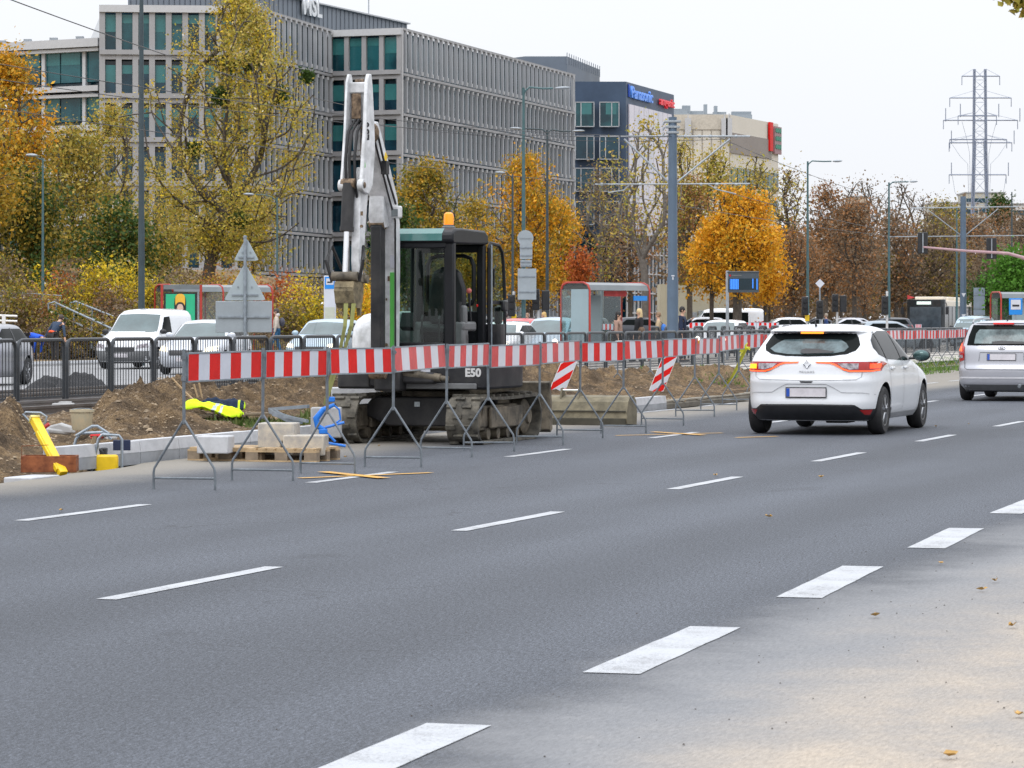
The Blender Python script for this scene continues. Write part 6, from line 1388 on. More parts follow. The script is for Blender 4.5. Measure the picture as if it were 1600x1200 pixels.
# bus stop flag and totem
def tram_icon(parent, o, s, m):
    mb = MB(); mb.box((0,0,0),(s,.006,s*.28)); mb.build('pictogram', m, parent, bev=s*.06).location = o
M_SIGNBL = mat('blue sign face', (.01,.22,.66), .4, 0, .05)
t = thing('bus_stop_sign', 'blue bus stop flag with a white square at the right edge', 'sign', AT(1587, 120), -.02)
mb = MB(); mb.tube([(0,.03,0),(0,.03,ZAT(466,120))], .03, 8); mb.build('pole', M_GALV, t)
mb = MB(); mb.box((0,0,ZAT(479,120)),(.50,.025,.62)); mb.build('flag', M_SIGNBL, t, bev=.02); mb = MB(); mb.box((0,-.018,ZAT(476,120)),(.37,.01,.37)); mb.build('white_square', M_WSHEET, t, smooth=0)
tram_icon(t, (0,-.028,ZAT(477.5,120)), .26, M_BLACK)
t = thing('stop_totem', 'tall white and blue bus stop totem left of the excavator bucket', 'sign', Vector((AT(515.5,112).x, 112, .15)))
z = lambda py: ZAT(py, 112)-.15
mb = MB(); mb.box((0,0,z(467)),(.42,.12,1.62)); mb.build('panel', M_WSHEET, t, bev=.02); mb = MB(); mb.box((0,-.065,z(442)),(.36,.01,.42)); mb.build('blue_field', M_SIGNBL, t, smooth=0)
mb = MB(); mb.box((0,-.073,z(440)),(.26,.01,.22)); mb.build('white_square', M_WSHEET, t, smooth=0); tram_icon(t, (0,-.082,z(441)), .18, M_BLACK)
mb = MB(); mb.box((0,-.065,z(489)),(.34,.01,.40)); mb.build('timetable', mat('pale timetable', (.45,.47,.40), .5), t, smooth=0)
mb = MB(); mb.box((0,0,z(505)),(.36,.1,.5)); mb.build('foot', M_GALVD, t, smooth=0)
# passenger information display
Y = 108; t = thing('information_display', 'dark passenger display with blue screen blocks on a pole before the orange tree', 'display', Vector((AT(1136.5,Y).x, Y, .1))); z = lambda py: ZAT(py, Y)-.1; X_ = lambda px: (px-1136.5)*Y/5000
mb = MB(); mb.box((0,0,z(423)/2),(.10,.12,z(423))); mb.build('pole', M_GALVD, t, bev=.01)
mb = MB(); mb.box((X_(1161.5),0,z(440.5)),(48*Y/5000,.16,33*Y/5000)); mb.box((X_(1161),0,z(425)),(50*Y/5000,.2,.05)); mb.build('housing', mat('dark housing', (.05,.065,.08), .4), t, bev=.015)
M_SCR = mat('lit blue screen', (.02,.1,.4), .3, 0, 0, emis=(.04,.22,.75), estr=1.2); M_SCD = mat('dark screen', (.005,.02,.03), .2)
mb = MB(); mb.box((X_(1161),-.085,z(444)),(46*Y/5000,.012,17.5*Y/5000)); sc = mb.build('screen', M_SCD, t, smooth=0)
mb = MB(); mb.box((X_(1147),-.095,z(444)),(13.5*Y/5000,.01,16*Y/5000)); mb.box((X_(1182.5),-.095,z(444)),(1.5*Y/5000,.01,17*Y/5000)); mb.box((X_(1176),-.095,z(443)),(1.6*Y/5000,.01,15*Y/5000)); mb.build('lit_blocks', M_SCR, sc, smooth=0)
mb = MB()
for q in range(5): mb.box((X_(1141.5+2.6*q),-.102,z(444)),(.012,.006,16*Y/5000))
mb.build('digit_lines', M_SCD, sc, smooth=0)
mb = MB(); mb.lathe([(0,-.01),(.03,-.01),(.03,.01),(0,.01)], (X_(1140.5),-.085,z(430.5)), 'y', 12); mb.build('red_dot', M_RED, t); mb = MB(); mb.box((X_(1151),-.085,z(430.5)),(.32,.01,.03)); mb.build('caption_strip', M_GREYP, t, smooth=0)

# ------------------------------------------------------------------ tram / bus shelters
M_SHR = mat('shelter red', (.36,.03,.02), .4, 0, .08); M_FROST = mat('frosted glass', (.26,.34,.37), .25, 0, .08, .6); M_SHROOF = mat('shelter canopy', (.16,.18,.19), .3, .2, .2, .8)
def clearglass():
    m, nt, b = _nt('clear glass'); L = nt.links; tr = nd(nt, 'ShaderNodeBsdfTransparent'); tr.inputs[0].default_value = (.75,.84,.84,1); gl = nd(nt, 'ShaderNodeBsdfGlossy'); gl.inputs['Roughness'].default_value = .05
    mx = nd(nt, 'ShaderNodeMixShader', i_0=.10); L.new(tr.outputs[0], mx.inputs[1]); L.new(gl.outputs[0], mx.inputs[2]); L.new(mx.outputs[0], nt.nodes['Material Output'].inputs['Surface']); return m
M_CLR = clearglass()
def shelter(px, Y, label, poster, Ls, Ws=1.5, H=2.55, zb=.16, rz=FWD, flip=1):
    """local x along the road, y away from the road; hoop frames at both ends"""
    t = thing('shelter', label, 'shelter', Vector((AT(px, Y).x, Y, zb)), rz)
    xs = [0, Ls] if Ls < 4 else [0, Ls/2, Ls]
    for x in xs:
        mb = MB(); mb.tube([(x,-Ws/2,0),(x,-Ws/2,H-.25),(x,-Ws/2+.07,H-.08),(x,-Ws/2+.25,H),(x,Ws/2-.25,H),(x,Ws/2-.07,H-.08),(x,Ws/2,H-.25),(x,Ws/2,0)], .034, 6); mb.build('hoop_frame', M_SHR, t)
    mb = MB(); mb.prism([(-Ws/2,H-.25),(-Ws/2+.07,H-.08),(-Ws/2+.25,H),(Ws/2-.25,H),(Ws/2-.07,H-.08),(Ws/2,H-.25),(Ws/2-.03,H-.25),(Ws/2-.1,H-.1),(Ws/2-.25,H-.04),(-Ws/2+.25,H-.04),(-Ws/2+.1,H-.1),(-Ws/2+.03,H-.25)], 'x', .05, Ls-.05); mb.build('canopy', M_SHROOF, t)
    mb = MB(); mb.box((Ls/2, Ws/2-.02, 1.3),(Ls-.1,.02,2.0)); mb.build('back_glass', M_CLR, t, smooth=0)
    for k in range(1, int(Ls/1.2)+1):
        mb = MB(); mb.box((k*Ls/(int(Ls/1.2)+1), Ws/2, 1.2),(.05,.05,2.3)); mb.build('mullion', M_GALVD, t, smooth=0)
    mb = MB(); mb.box((Ls/2, Ws/2-.35, .48),(Ls*.6,.32,.05)); mb.box((Ls*.3, Ws/2-.3, .24),(.06,.2,.48)); mb.box((Ls*.7, Ws/2-.3, .24),(.06,.2,.48)); mb.build('bench', M_WOODG, t, bev=.01)
    return t
# platform shelter (middle): end panel faces the camera
t = shelter(899, 103, 'middle tram shelter with red hoop frames and a bare glass end wall', False, 3.3, 1.15, rz=R(52))
mb = MB(); mb.box((-.02,-.2,1.28),(.03,.70,2.1)); mb.build('end_panel', M_FROST, t, smooth=0); mb = MB(); mb.box((-.02,.38,1.28),(.02,.4,2.1)); mb.build('end_glass', M_CLR, t, smooth=0)
mb = MB(); mb.box((1.6,.5,1.2),(.9,.03,1.9)); mb.build('advert_panel', M_FROST, t, smooth=0)
mb = MB(); mb.box((2.8,-.56,2.05),(.75,.02,.16)); mb.build('stop_name_plate', M_SIGNBL, t, smooth=0)
mb = MB(); mb.box((1.9,-.2,2.2),(1.2,.05,.18)); mb.build('line_board', M_PINK, t, smooth=0)
# left shelter with the green poster facing the camera
t = shelter(256, 113, 'left bus shelter with a green poster in its end wall', True, 4.2, 1.2, H=2.45, zb=.3, rz=R(38))
M_PG = mat('poster green', (.02,.40,.20), .4, 0, .05, 3); M_PY = mat('poster yellow', (.75,.42,.04), .4); M_PP = mat('poster pink', (.62,.42,.33), .4)
E = FWD
o = AT(256, 112.4); pt = t
M_inv = (Matrix.Translation(t.location) @ Matrix.Rotation(R(38), 4, 'Z')).inverted()
def W2L(px, py, Y): v = AT(px, Y, py); return M_inv @ v
def flatpanel(name, x0, y0, x1, y1, Yd, m, par, d=.04):
    pts = [W2L(x0,y0,Yd), W2L(x1,y0,Yd), W2L(x1,y1,Yd), W2L(x0,y1,Yd)]; bk_ = [W2L(x0,y0,Yd+d), W2L(x1,y0,Yd+d), W2L(x1,y1,Yd+d), W2L(x0,y1,Yd+d)]
    mb = MB(); mb.add(pts+bk_, [(3,2,1,0),(4,5,6,7),(0,1,5,4),(1,2,6,5),(2,3,7,6),(3,0,4,7)]); return mb.build(name, m, par, smooth=0)
Yp = 112.2
bx = flatpanel('poster_case', 256, 457, 308, 506, Yp, M_BLACK, t, .12); flatpanel('end_frame', 253, 445, 314, 452, Yp, M_SHROOF, t, .2); 
for a, b in ((251,255),(312,316)): flatpanel('end_post', a, 445, b, 515, Yp-.02, M_SHR, t, .1)
flatpanel('steel_post', 308.5, 456, 311, 512, Yp-.01, M_GALV, t, .1)
flatpanel('green_field', 259, 459.5, 304.5, 503, Yp-.03, M_PG, bx, .02)
def ell(name, cx, cy, rx, ry, Yd, m, par):
    P = [W2L(cx+rx*math.copysign(abs(math.cos(a))**.7, math.cos(a)), cy+ry*math.copysign(abs(math.sin(a))**.7, math.sin(a)), Yd) for a in np.linspace(0, 2*PI, 25)[:-1]]; mb = MB(); mb.add(P, [tuple(range(24))]); return mb.build(name, m, par, smooth=0, fixn=False)
ell('poster_outline', 281.5, 476, 9.2, 16, Yp-.045, M_BLACK, bx); ell('poster_shape', 281.5, 470, 7.8, 11, Yp-.055, M_PY, bx); ell('poster_outline', 281.5, 484, 7.2, 12, Yp-.065, M_BLACK, bx); ell('poster_shape', 281.5, 485, 5, 10, Yp-.075, M_PP, bx)
# right shelter
t = shelter(1556, 132, 'red-posted bus shelter cut by the right edge of the photo', False, 5.0, 1.5, H=2.55, zb=.1, rz=R(8))
mb = MB(); mb.box((1.1,-.3,1.75),(1.0,.03,1.2)); mb.build('advert_panel', M_FROST, t, smooth=0)
plate('sign_plate', 1530, 471, 175, .62, 1.5, 'tall blue-grey plate standing right of the bus', bars=2, m=mat('blue grey sheet', (.17,.21,.26), .5))

# ------------------------------------------------------------------ fences, steps and handrails on the embankment
def handrail(p0, p1, label, drop=.9, n=4):
    a, b = p0, p1; t = thing('handrail', label, 'handrail', a, 0, 'galvanised stair handrails'); d = b-a
    for k in (0., -.38):
        mb = MB(); pts = [Vector((0,0,k)), d+Vector((0,0,k))]
        if k == 0: pts = [Vector((-.0,0,-.36)), Vector((-.18,0,-.3)), Vector((-.2,0,-.06)), Vector((0,0,0))]+pts[1:]
        mb.tube(pts, .035, 8); mb.build('rail_tube', M_GALV, t)
    for k in range(n):
        q = d*((k+.15)/(n-.6)); 
        if q.length > d.length: break
        mb = MB(); mb.tube([q, q-Vector((0,0,drop))], .03, 8); mb.build('post', M_GALV, t)
handrail(AT(118,116,471), AT(196,113,502), 'upper galvanised stair handrail sloping down towards the white van', 1.0)
handrail(AT(84,113,472), AT(178,111,515), 'lower galvanised stair handrail in front of the upper one', 1.0)
mb = MB()
for k in range(9):
    a = AT(88+11*k, 114-.3*k, 492+5.6*k); mb.box((a.x-AT(88,114).x, (a.y-114), a.z-1.3),(.5,1.6,.16))
tag(mb.build('steps', M_CONC, smooth=0, loc=Vector((AT(88,114).x,114.5,.9))), 'concrete steps between the two stair handrails', 'steps')
t = thing('low_railing', 'low white railing at the left edge beside the grey car', 'railing', AT(0,108,530))
o = AT(0,108,530)
for py in (493.5, 501.5): mb = MB(); mb.tube([AT(-10,108,py-1)-o, AT(27,108,py+.5)-o], .035, 8); mb.build('rail_tube', M_WHITEP, t)
for px in (6,): mb = MB(); mb.box(AT(px,108,505)-o,(.12,.1,.6)); mb.build('post', M_WHITEP, t, smooth=0)
# mesh site fence
t = thing('site_fence', 'galvanised mesh site fence on the slope at the left edge', 'fence', AT(0,115,520)); o = AT(0,115,520)
for a, b in ((-30, 18), (19, 96)):
    mb = MB(); q = [AT(a,115,453 if a < 0 else 457)-o, AT(b,115,455 if a < 0 else 462)-o, AT(b,115,520)-o, AT(a,115,520)-o]; mb.tube(q, .022, 6, closed=True); fr_ = mb.build('frame', M_GALV, t)
    mb = MB(); w_ = (b-a)
    for k in range(1, int(w_/2.4)): u = k/(w_/2.4); mb.tube([q[0].lerp(q[1], u), q[3].lerp(q[2], max(0, u-.12))], .006, 3)
    for k in range(1, 8): u = k/8; mb.tube([q[0].lerp(q[3], u), q[1].lerp(q[2], u)], .005, 3)
    mb.build('mesh', M_GALV, fr_, smooth=0)
mb = MB(); mb.box((0,0,0),(.3,.02,.14)); mb.build('tag', M_WSHEET, t, smooth=0).location = AT(39,114.9,465)-o
# far striped planks beyond the platform
for k, (a, b, py, Yq) in enumerate(((1073,1112,508.5,142),(1160,1200,508.5,140),(1182,1217,508.7,139),(930,958,511,128),(1430,1440,511,150))):
    p = AT(a, Yq, py); Lb = (b-a)*Yq/5000; q = board_mesh(Lb, 9, 1); q.location = p-Vector((0,0,.12)); q.rotation_euler = (0,0,0)
    mb = MB()
    for x in (.1, Lb-.1): mb.tube([(x,.03,0),(x,.03,-p.z+.12)], .015, 6)
    mb.build('legs', M_GALV, q)
    tag(q, ['low striped plank behind the middle mast','low striped plank left of the white hatchback roof','low striped plank touching the hatchback roof line','low striped plank right of the middle shelter','tiny striped plank at the bus'][k], 'barrier board')

# ------------------------------------------------------------------ high-voltage pylon, far off
Y = 700.; M_PYL = mat('hazed pylon steel', (.215,.25,.33), .6, .0, .1, .1); t = thing('pylon', 'tall lattice power pylon against the sky at right', 'pylon', Vector((AT(1530,Y).x, Y, 0))); X_ = lambda px: (px-1530)*Y/5000; Z = lambda py: ZAT(py, Y)  # distance haze is put into the bluish steel colour
def latt(mb, x0, x1, z0, z1, wd, step, r=.12):
    n = max(1, int(abs(z1-z0)/step)); 
    for sx, sy in ((-1,-1),(1,-1),(1,1),(-1,1)): mb.tube([(x0+sx*wd/2, sy*wd/2, z0),(x1+sx*wd/2, sy*wd/2, z1)], r, 4)
    for k in range(n):
        za, zb_ = z0+(z1-z0)*k/n, z0+(z1-z0)*(k+1)/n; xa, xb = x0+(x1-x0)*k/n, x0+(x1-x0)*(k+1)/n
        for sy in (-1, 1): mb.tube([(xa-wd/2, sy*wd/2, za),(xb+wd/2, sy*wd/2, zb_)], r*.6, 3); mb.tube([(xa+wd/2, sy*wd/2, za),(xb-wd/2, sy*wd/2, zb_)], r*.6, 3)
for a, b in ((1522.5, 1519), (1539.5, 1543)):
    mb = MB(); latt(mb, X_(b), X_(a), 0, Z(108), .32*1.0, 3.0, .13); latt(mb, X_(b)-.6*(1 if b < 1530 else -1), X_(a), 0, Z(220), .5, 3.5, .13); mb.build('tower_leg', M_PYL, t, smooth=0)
mb = MB()
zs_ = [ZAT(p, Y) for p in (370,345,320,300,280,262,245,230,217,205,190,180,160,140,125,108)]
for k in range(len(zs_)-1):
    mb.tube([(X_(1522),0,zs_[k]),(X_(1540),0,zs_[k+1])], .06, 3); mb.tube([(X_(1540),0,zs_[k]),(X_(1522),0,zs_[k+1])], .06, 3); mb.tube([(X_(1521),0,zs_[k]),(X_(1541),0,zs_[k])], .07, 3)
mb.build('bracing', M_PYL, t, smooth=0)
for px0, px1, py, up in ((1503,1562,119,108),(1484,1580,153,142),(1497,1557,181,176),(1474,1590,188,176),(1484,1573,218,211),(1483,1581,223,211),(1483,1572,273,273)):
    mb = MB(); mb.tube([(X_(px0),0,Z(py)),(X_(px1),0,Z(py))], .13, 4)
    for q, m_ in ((px0,1521),(px1,1541)):
        if up != py: mb.tube([(X_(q),0,Z(py)),(X_(m_),0,Z(up))], .05, 3)
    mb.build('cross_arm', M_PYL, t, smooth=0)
    mb = MB()
    for q in (px0, px1):
        mb.tube([(X_(q),0,Z(py)),(X_(q),0,Z(py+14))], .09, 4)
        if py in (188, 223, 273, 181): mb.tube([(X_(q)+.5,0,Z(py+2)),(X_(q)+.5,0,Z(py-19))], .10, 4)
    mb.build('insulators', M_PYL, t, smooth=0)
for sg in (-1, 1):
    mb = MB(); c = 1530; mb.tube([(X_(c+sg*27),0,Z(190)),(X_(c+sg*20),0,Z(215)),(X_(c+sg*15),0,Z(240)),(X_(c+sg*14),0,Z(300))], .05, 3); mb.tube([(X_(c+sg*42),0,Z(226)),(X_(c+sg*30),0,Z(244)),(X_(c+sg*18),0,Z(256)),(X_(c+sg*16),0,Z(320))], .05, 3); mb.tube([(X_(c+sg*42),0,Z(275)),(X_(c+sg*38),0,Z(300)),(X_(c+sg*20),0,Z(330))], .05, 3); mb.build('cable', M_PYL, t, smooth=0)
# ------------------------------------------------------------------ buildings
def tealglass(name, c1, c2, sc=.35, rough=.10):
    m, nt, b = _nt(name); L = nt.links; tc = nd(nt, 'ShaderNodeTexCoord'); g = nd(nt, 'ShaderNodeObjectInfo')
    n = nd(nt, 'ShaderNodeTexNoise', i_Scale=sc, i_Detail=4.); ad = nd(nt, 'ShaderNodeVectorMath', operation='ADD'); L.new(tc.outputs['Object'], ad.inputs[0]); L.new(g.outputs['Location'], ad.inputs[1]); L.new(ad.outputs[0], n.inputs['Vector'])
    r = nd(nt, 'ShaderNodeValToRGB'); r.color_ramp.elements[0].position = .38; r.color_ramp.elements[1].position = .62; r.color_ramp.elements[0].color = rgba(c1); r.color_ramp.elements[1].color = rgba(c2)
    L.new(n.outputs['Fac'], r.inputs[0]); L.new(r.outputs[0], b.inputs['Base Color']); b.inputs['Roughness'].default_value = rough; b.inputs['Specular IOR Level'].default_value = .5; return m
M_TG = tealglass('teal office glass', (.005,.032,.045), (.018,.10,.115)); M_TGD = tealglass('dark teal glass', (.003,.016,.030), (.010,.052,.078)); M_BLIND = mat('green blind behind glass', (.035,.15,.155), .15, 0, .15, .5)
M_FIN = mat('grey facade fin', (.36,.38,.41), .6, .0, .10, .25, col2=(.41,.425,.45)); M_FINL = mat('pale fin cap', (.46,.465,.48), .55, .0, .05); M_BAND = mat('warm grey band', (.29,.29,.30), .6, 0, .1, .3)
M_PENT = mat('penthouse cladding', (.19,.215,.25), .55, .2, .05, .2)
H0 = 28.8; FL = [28.8, 24.42, 20.65, 16.85, 13.05, 9.25, 5.5, 1.2]     # roof and floor levels
PA0, PA1, PB0, PB1, PC = AT(160,278), AT(393,279), AT(517,302.5), AT(626,300), AT(895,357)
off = thing('office_block', 'long grey finned office block with teal glass bays and a rooftop sign', 'office building', Vector((PB1.x, PB1.y, 0)))
O = Vector((PB1.x, PB1.y, 0))
def seg_frame(a, b):
    d = (b-a); l = d.length; d = d.normalized(); n = Vector((d.y, -d.x, 0)); return d, n, l
back = [PC+Vector((-24,40,0)), PA0+Vector((-10,60,0))]
foot = [PA0, PA1, PB0, PB1, PC]+back
mb = MB(); mb.prism([(p.x-O.x, p.y-O.y) for p in [PA0+Vector((.0,.6,0)), PA1+Vector((-.3,.6,0)), PB0+Vector((-.3,.6,0)), PB1+Vector((-.5,.5,0)), PC+Vector((-.6,.2,0))]+back], 'z', -1.0, H0-.15); mb.build('wall', M_TGD, off, smooth=0)
# bays with columns and big panes
def bay(a, b, ncol, colw, first=0, levels=7, ends=True, par=None, FLs=FL, base=O, gl=M_TG):
    d, n, l = seg_frame(a, b)
    for i in range(levels):
        zt, zb_ = FLs[i], FLs[i+1]; dz = .5
        for k in range(ncol):
            u0 = l*(k)/ncol+.0; u1 = l*(k+1)/ncol
            mb = MB(); c = a+d*(u0+u1)/2+n*.12; w_ = (u1-u0)-colw; mb.M = Matrix.Translation(c-base) @ Matrix.Rotation(math.atan2(d.y, d.x), 4, 'Z'); mb.box((0,0,(zt+zb_)/2-.1),(w_,.05,zt-zb_-1.35)); o = mb.build('window', gl if i < 1 else M_TGD, par or off, smooth=0)
            if i < 3:
                mb2 = MB(); mb2.M = mb.M; hh = (.75 if (k*7+i*3) % 3 else 1.5); mb2.box((0,-.035,zt-.78-hh/2),(w_*.94,.02,hh)); mb2.build('blind', M_BLIND, o, smooth=0)
    for k in range(ncol+1):
        u = l*k/ncol; c = a+d*u+n*.2-base; mb = MB(); mb.M = Matrix.Translation(c) @ Matrix.Rotation(math.atan2(d.y, d.x), 4, 'Z'); mb.box((0,0,(FLs[0]+FLs[levels])/2-.2),(colw,.5,FLs[0]-FLs[levels]-.3)); mb.build('column', M_BAND, par or off, smooth=0)
    for i in range(levels+1):
        c = (a+b)/2+n*.28-base; mb = MB(); mb.M = Matrix.Translation(c) @ Matrix.Rotation(math.atan2(d.y, d.x), 4, 'Z')
        if i == 0: mb.box((0,0,FLs[0]-.28),(l+.5,.75,.62))
        else: mb.box((0,0,FLs[i]+.32),(l+.4,.7,.42)); mb.box((0,.1,FLs[i]-.12),(l+.3,.5,.36)); 
        mb.build('floor_band', M_FINL if i == 0 else M_BAND, par or off, smooth=0)
bay(PA0, PA1, 9, .50, levels=7); bay(PB0, PB1, 4, .45, levels=7)
# corner return of the left bay: bright glass end
# finned facades
fin_mesh = None; fins_rest = MB(); nf = 0
def finwall(a, b, n, depth, levels, tilt=.18):
    global fin_mesh, nf
    d, nn, l = seg_frame(a, b); ang = math.atan2(d.y, d.x)
    for i in range(levels):
        zt, zb_ = FL[i]-.12, FL[i+1]+.35; hh = zt-zb_
        for k in range(n):
            u = l*(k+.5+(.5 if i % 2 else 0)*.5)/n
            if u > l: continue
            M = Matrix.Translation(a+d*u+nn*(depth/2)-O+Vector((0,0,zb_))) @ Matrix.Rotation(ang+tilt, 4, 'Z')
            if i < 3 and a is PB1 and nf < 96:
                if fin_mesh is None:
                    mb = MB(); mb.prism([(-.13,-depth/2),(.13,-depth/2),(.09,depth/2),(-.09,depth/2)], 'z', 0, 1, 0); fo = mb.build('fin', [M_FIN, M_FINL], off, smooth=0); fin_mesh = fo.data; o = fo
                else: o = bpy.data.objects.new('fin', fin_mesh); COL.objects.link(o); o.parent = off
                o.matrix_local = M @ Matrix.Diagonal((1,1,hh,1)); nf += 1
            else: fins_rest.M = M; fins_rest.prism([(-.13,-depth/2),(.13,-depth/2),(.09,depth/2),(-.09,depth/2)], 'z', 0, hh, 0)
            # pale caps at both ends
            fins_rest.M = M; fins_rest.box((0,-depth/2-.03,.18),(.26,.14,.36),None,1); fins_rest.box((0,-depth/2-.03,hh-.12),(.26,.14,.30),None,1)
    for i in range(levels+1):
        z0 = FL[i]; c = (a+b)/2-O+nn*.16; mb = MB(); mb.M = Matrix.Translation(c) @ Matrix.Rotation(ang, 4, 'Z'); mb.box((0,0,z0-.02 if i == 0 else z0+.12),(l,.30,.22 if i == 0 else .24)); mb.build('floor_band', M_BAND, off, smooth=0)
finwall(PB1, PC, 38, .30, 7, .08); finwall(PA1, PB0, 15, .30, 7, .08)
fr = fins_rest.build('fins', [M_FIN, M_FINL], off, smooth=0, fixn=False); fr['kind'] = 'stuff'
# vertical corner post where the facade ends
for p in (PC, PB1, PA1): mb = MB(); q = p-O; mb.box((q.x,q.y,H0/2),(.5,.5,H0)); mb.build('corner_post', M_FINL, off, smooth=0)
# plinth visible under the trees
mb = MB(); d, n_, l = seg_frame(PA0, PA1); c = (PA0+PA1)/2+n_*.6-O; mb.M = Matrix.Translation(c) @ Matrix.Rotation(math.atan2(d.y, d.x), 4, 'Z'); mb.box((0,0,3.),(l,.6,3.4)); mb.build('plinth', M_BAND, off, smooth=0)
# penthouse with the roof sign
P0 = AT(200, 281); P1 = AT(636, 340); d, n_, l = seg_frame(P0, P1); zt = ZAT(36, 340)
mb = MB(); q = [P0-O, P1-O, P1+Vector((-18,14,0))-O, P0+Vector((3,22,0))-O]; mb.prism([(v.x, v.y) for v in q], 'z', H0-.2, zt); mb.build('penthouse', M_PENT, off, smooth=0)
mb = MB()
for k in range(60): c = P0+d*(l*(k+.5)/60)+n_*.03-O; mb.M = Matrix.Translation(c) @ Matrix.Rotation(math.atan2(d.y, d.x), 4, 'Z'); mb.box((0,0,(zt+H0)/2),(.06,.05,zt-H0-.1))
mb.build('cladding_joints', mat('joint', (.13,.145,.17), .6), off, smooth=0)
mb = MB(); mb.M = Matrix.Identity(4); c = (P0+P1)/2+n_*.1-O; mb.M = Matrix.Translation(c) @ Matrix.Rotation(math.atan2(d.y, d.x), 4, 'Z'); mb.box((0,0,zt-.06),(l+.3,.5,.14)); mb.build('roof_edge', M_FINL, off, smooth=0)
u_ = None
for k in range(400):
    c = P0+d*(l*k/400)
    if 800+5000*c.x/c.y >= 482: break
Yc = c.y; zc = ZAT(12.5, Yc)
text_obj('MSL', 2.55, .14, M_WHITEP, off, frame_mat(c+n_*.35-O+Vector((0,0,zc)), d), 'roof_sign', .06)
mb = MB(); mb.tube([(0,0,0),(0,0,2.6)], .06, 5); mb.build('mast_aerial', M_GALVD, off).location = AT(576,330)-O+Vector((0,0,zt-.1))
# ---- left glazed wing
Q0, Q1 = AT(-120, 296), AT(160, 286); FL2 = [ZAT(64,288), ZAT(135,288), ZAT(196,288), 14.9, 11., 7., 3.]
wing = thing('glass_wing', 'low glazed office wing with pale floor bands at the left edge', 'office building', Vector((Q1.x, Q1.y, 0))); OW = Vector((Q1.x, Q1.y, 0))
mb = MB(); mb.prism([(p.x-OW.x, p.y-OW.y) for p in (Q0+Vector((0,.5,0)), Q1+Vector((0,.5,0)), Q1+Vector((-8,40,0)), Q0+Vector((-8,40,0)))], 'z', 0, FL2[0]-.1); mb.build('wall', M_TGD, wing, smooth=0)
d, n_, l = seg_frame(Q0, Q1); ang = math.atan2(d.y, d.x)
for i in range(5):
    zt_, zb_ = FL2[i], FL2[i+1]
    for k in range(9):
        u0, u1 = l*k/9, l*(k+1)/9; c = Q0+d*(u0+u1)/2+n_*.1-OW; mb = MB(); mb.M = Matrix.Translation(c) @ Matrix.Rotation(ang, 4, 'Z'); mb.box((0,0,(zt_+zb_)/2-.25),((u1-u0)-.10,.05,zt_-zb_-1.1)); o = mb.build('window', M_TG, wing, smooth=0)
        if (k+i) % 4 and i < 2: mb = MB(); mb.M = Matrix.Translation(c) @ Matrix.Rotation(ang, 4, 'Z'); mb.box((0,-.035,zt_-1.0-.55),((u1-u0)*.92,.02,1.3)); mb.build('blind', M_BLIND, o, smooth=0)
    for k in (1, 3, 6, 8): c = Q0+d*(l*k/9+.5)+n_*.2-OW; mb = MB(); mb.M = Matrix.Translation(c) @ Matrix.Rotation(ang, 4, 'Z'); mb.box((0,0,(zt_+zb_)/2),(.35,.35,zt_-zb_)); mb.build('column', M_FINL, wing, smooth=0)
    c = (Q0+Q1)/2+n_*.5-OW; mb = MB(); mb.M = Matrix.Translation(c) @ Matrix.Rotation(ang, 4, 'Z'); mb.box((0,0,zt_-.35),(l+.6,1.2,.75 if i == 0 else .5)); mb.box((0,.1,zt_-.95),(l+.3,.9,.3)); mb.build('floor_band', M_FINL, wing, smooth=0)
for k in range(7): mb = MB(); c = Q0+d*(l*(k+.3)/7)+n_*.6-OW; mb.box((c.x,c.y,FL2[0]+.15),(.7,.4,.25)); mb.build('roof_vent', M_GALVD, wing, smooth=0)

# ---- dark office block with two signs
M_NAVY = mat('blue grey panels', (.032,.058,.105), .5, .1, .08, .3, col2=(.044,.075,.13)); M_MIRR = mat('pale mirror glazing', (.42,.44,.52), .12, .0, .10, .12, spec=.8, col2=(.56,.50,.56))
C0 = AT(876, 380); C1 = AT(978, 380.5); C2 = AT(1053, 403); OD = Vector((C1.x, C1.y, 0)); hD = ZAT(127, 380)
dk = thing('dark_office', 'dark blue-grey office block with blue and red roof lettering and mirrored side', 'office building', OD)
mb = MB(); mb.prism([(p.x-OD.x, p.y-OD.y) for p in (C0+Vector((-16,0,0)), C1, C2, C2+Vector((-20,25,0)), C0+Vector((-20,30,0)))], 'z', -.5, hD); mb.build('wall', M_NAVY, dk, smooth=0)
P0_ = AT(820, 372); mb = MB(); a0, a1, a2 = AT(820, 400), AT(886, 400), AT(937, 421); mb.prism([(p.x-OD.x, p.y-OD.y) for p in (a0, a1, a2, a2+Vector((-30,10,0)))], 'z', hD-1, ZAT(88,400)); mb.build('roof_block', mat('slatted screen', (.13,.155,.19), .6, .2, .1, .3), dk, smooth=0)
for k in range(16): c = a1.lerp(a2, k/15)-OD; mb = MB(); mb.box((c.x,c.y-.1,ZAT(88,400)-.5+.25),(.1,.1,1.4)); mb.build('screen_post', M_PENT, dk, smooth=0)
